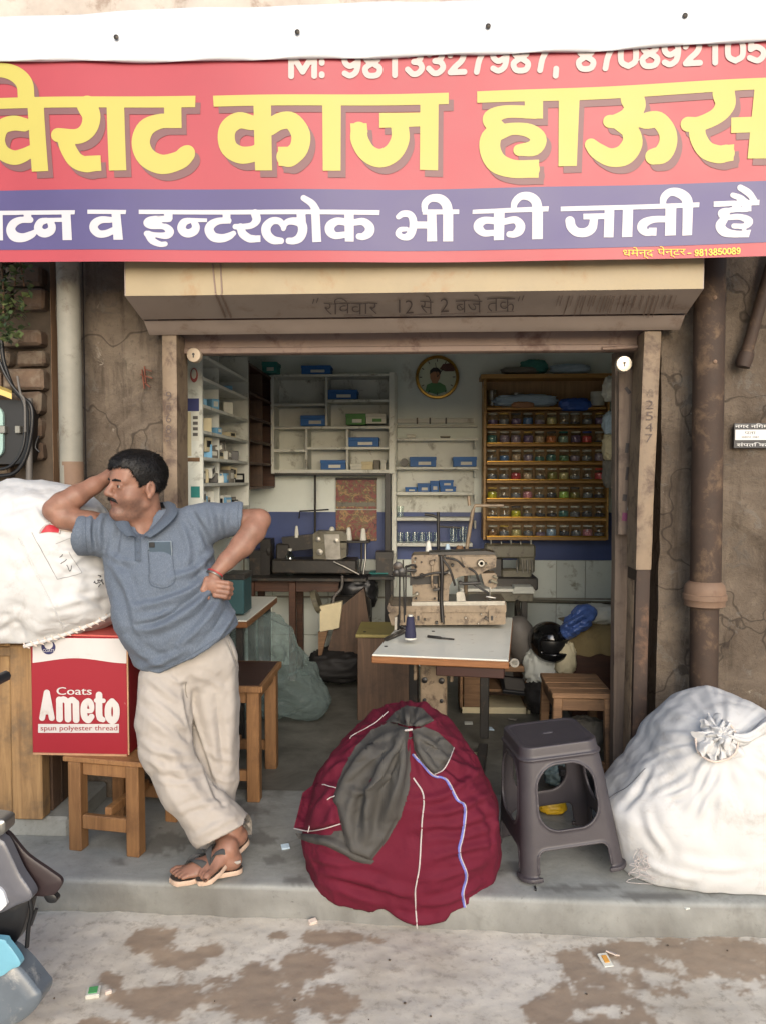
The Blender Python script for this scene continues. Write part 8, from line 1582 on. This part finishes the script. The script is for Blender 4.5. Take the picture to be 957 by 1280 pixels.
MB().tube(spline([aty(37, 1122, YS_ + .03), aty(40, 1140, YS_ + .03), aty(36, 1160, YS_ + .03), aty(34, 1184, YS_ + .03)], 5), .006, 6).build('strap', 'black_plastic', sc_t, 60); MB().tube([aty(39, 1156, YS_ + .03), aty(46, 1136, YS_ + .03)], .005, 6).build('strap_end', 'black_plastic', sc_t, 60)
def wheel(c, r_, w_):
    n_ = MB().lathe([(r_ - .05, -w_ / 2), (r_ - .015, -w_ / 2), (r_, -w_ / 4), (r_, w_ / 4), (r_ - .015, w_ / 2), (r_ - .05, w_ / 2), (r_ - .05, -w_ / 2)], c, 32, rotx(R(90))).build('tyre', 'rubber_dark', sc_t, 50); MB().lathe([(.03, -w_ / 2), (.05, -w_ / 2.4), (r_ - .05, -w_ / 3), (r_ - .05, w_ / 3), (.05, w_ / 2.4), (.03, w_ / 2)], c, 32, rotx(R(90))).build('rim', 'steel', sc_t, 50)
wheel((-1.42, YS_ + .06, ZST + .215), .215, .1); wheel((-2.36, YS_ + .06, ZST + .215), .215, .1)
MB().tube([(-1.42, YS_ + .06, ZST + .215), (-1.44, YS_ + .06, .34), (-1.46, YS_ + .06, .80)], .03, 10).build('fork', 'steel', sc_t, 60); MB().tube(spline([(-1.36, YS_ - .28, .86), (-1.37, YS_ - .1, .85), (-1.36, YS_ + .06, .82), (-1.37, YS_ + .22, .85), (-1.36, YS_ + .4, .86)], 4), .018, 8).build('handlebar', 'black_plastic', sc_t, 60)
def body_shell():
    F_ = Field((-2.75, YS_ - .25, ZST + .05), (-1.3, YS_ + .4, .85), .014); F_.chain([(-1.5, YS_ + .06, .12, .07), (-1.85, YS_ + .06, .1, .08), (-2.1, YS_ + .06, .3, .15), (-2.5, YS_ + .06, .42, .12)], .08); F_.cone((-1.42, YS_ + .06, .15), (-1.36, YS_ + .06, .62), .05, .07, .06, 'u', ((1, 0, 0), .4)); V, F = F_.mesh(); mesh('body_shell', V, F, 'scooter_grey', sc_t, 180)
    F_ = Field((-2.75, YS_ - .25, .3), (-1.6, YS_ + .4, .75), .014); F_.chain([(-1.95, YS_ + .06, .52, .07), (-2.25, YS_ + .06, .54, .1), (-2.55, YS_ + .06, .56, .09)], .05); V, F = F_.mesh(); mesh('seat', V, F, 'black_plastic', sc_t, 180)
body_shell()
# litter
def litter(name, px, py, zz_, w_, h_, mat, label, cat, a=.3, tilt=.1, t_=.012, extra=None):
    p = atz(px, py, zz_); t = thing(name, label, cat, p); Rm_ = rotz(a) @ rotx(tilt); MB().box(p + (0, 0, t_ / 2 + .002), (w_, h_, t_), Rm_, .002).build('wrapper', mat, t)
    if extra: MB().box(p + (0, 0, t_ + .0035), (w_ * extra[1], h_ * extra[1], .003), Rm_).build('printed_patch', extra[0], t)
    return t
simple('litter_green', (70, 150, 90), .4, .1, 20); simple('litter_orange', (206, 150, 70), .5, .2, 20)
litter('wrapper', 117, 1244, ZST, .042, .04, 'card_white', 'small square green and white wrapper lying on the lane', 'litter', .25, .1, .014, ('litter_green', .62))
litter('wrapper_scrap', 136, 1243, ZST, .02, .012, 'rope_fibre', 'tiny torn strip beside the green wrapper', 'litter', .5)
t = litter('torn_packet', 756, 1202, ZST, .034, .055, 'card_white', 'torn white and orange packet lying on the damp lane', 'litter', .25, .25, .006, ('litter_orange', .5)); p = atz(765, 1196, ZST); MB().box(p + (0, 0, .012), (.04, .035, .005), rotz(.9) @ roty(.5), .001).build('torn_flap', 'rope_fibre', t)
litter('paper_bit', 391, 1155, ZST, .03, .02, 'rope_fibre', 'small crumpled beige paper bit below the step', 'litter', .6, .3, .014); litter('plastic_bit', 357, 1060, 0, .034, .028, 'cloth_pale_blue', 'small shiny plastic bit on the step beside the maroon bundle', 'litter', .4, .3, .008)
litter('paper_bit', 858, 1137, -.02, .02, .012, 'cloth_white', 'tiny white paper fleck at the step edge below the knotted sack', 'litter', .4, .2, .006)
rr_ = random.Random(17)
mb = MB()
for k in range(14):
    px, py = rr_.uniform(20, 950), rr_.uniform(1165, 1275); p = atz(px, py, ZST + .004); mb.box(p, (rr_.uniform(.003, .008),) * 2 + (.004,), rotz(rr_.uniform(0, 3)), .001)
o = mb.build('grit', 'mortar', None); o['kind'] = 'stuff'; o['label'] = 'loose grit and crumbs scattered over the lane'; o['category'] = 'grit'
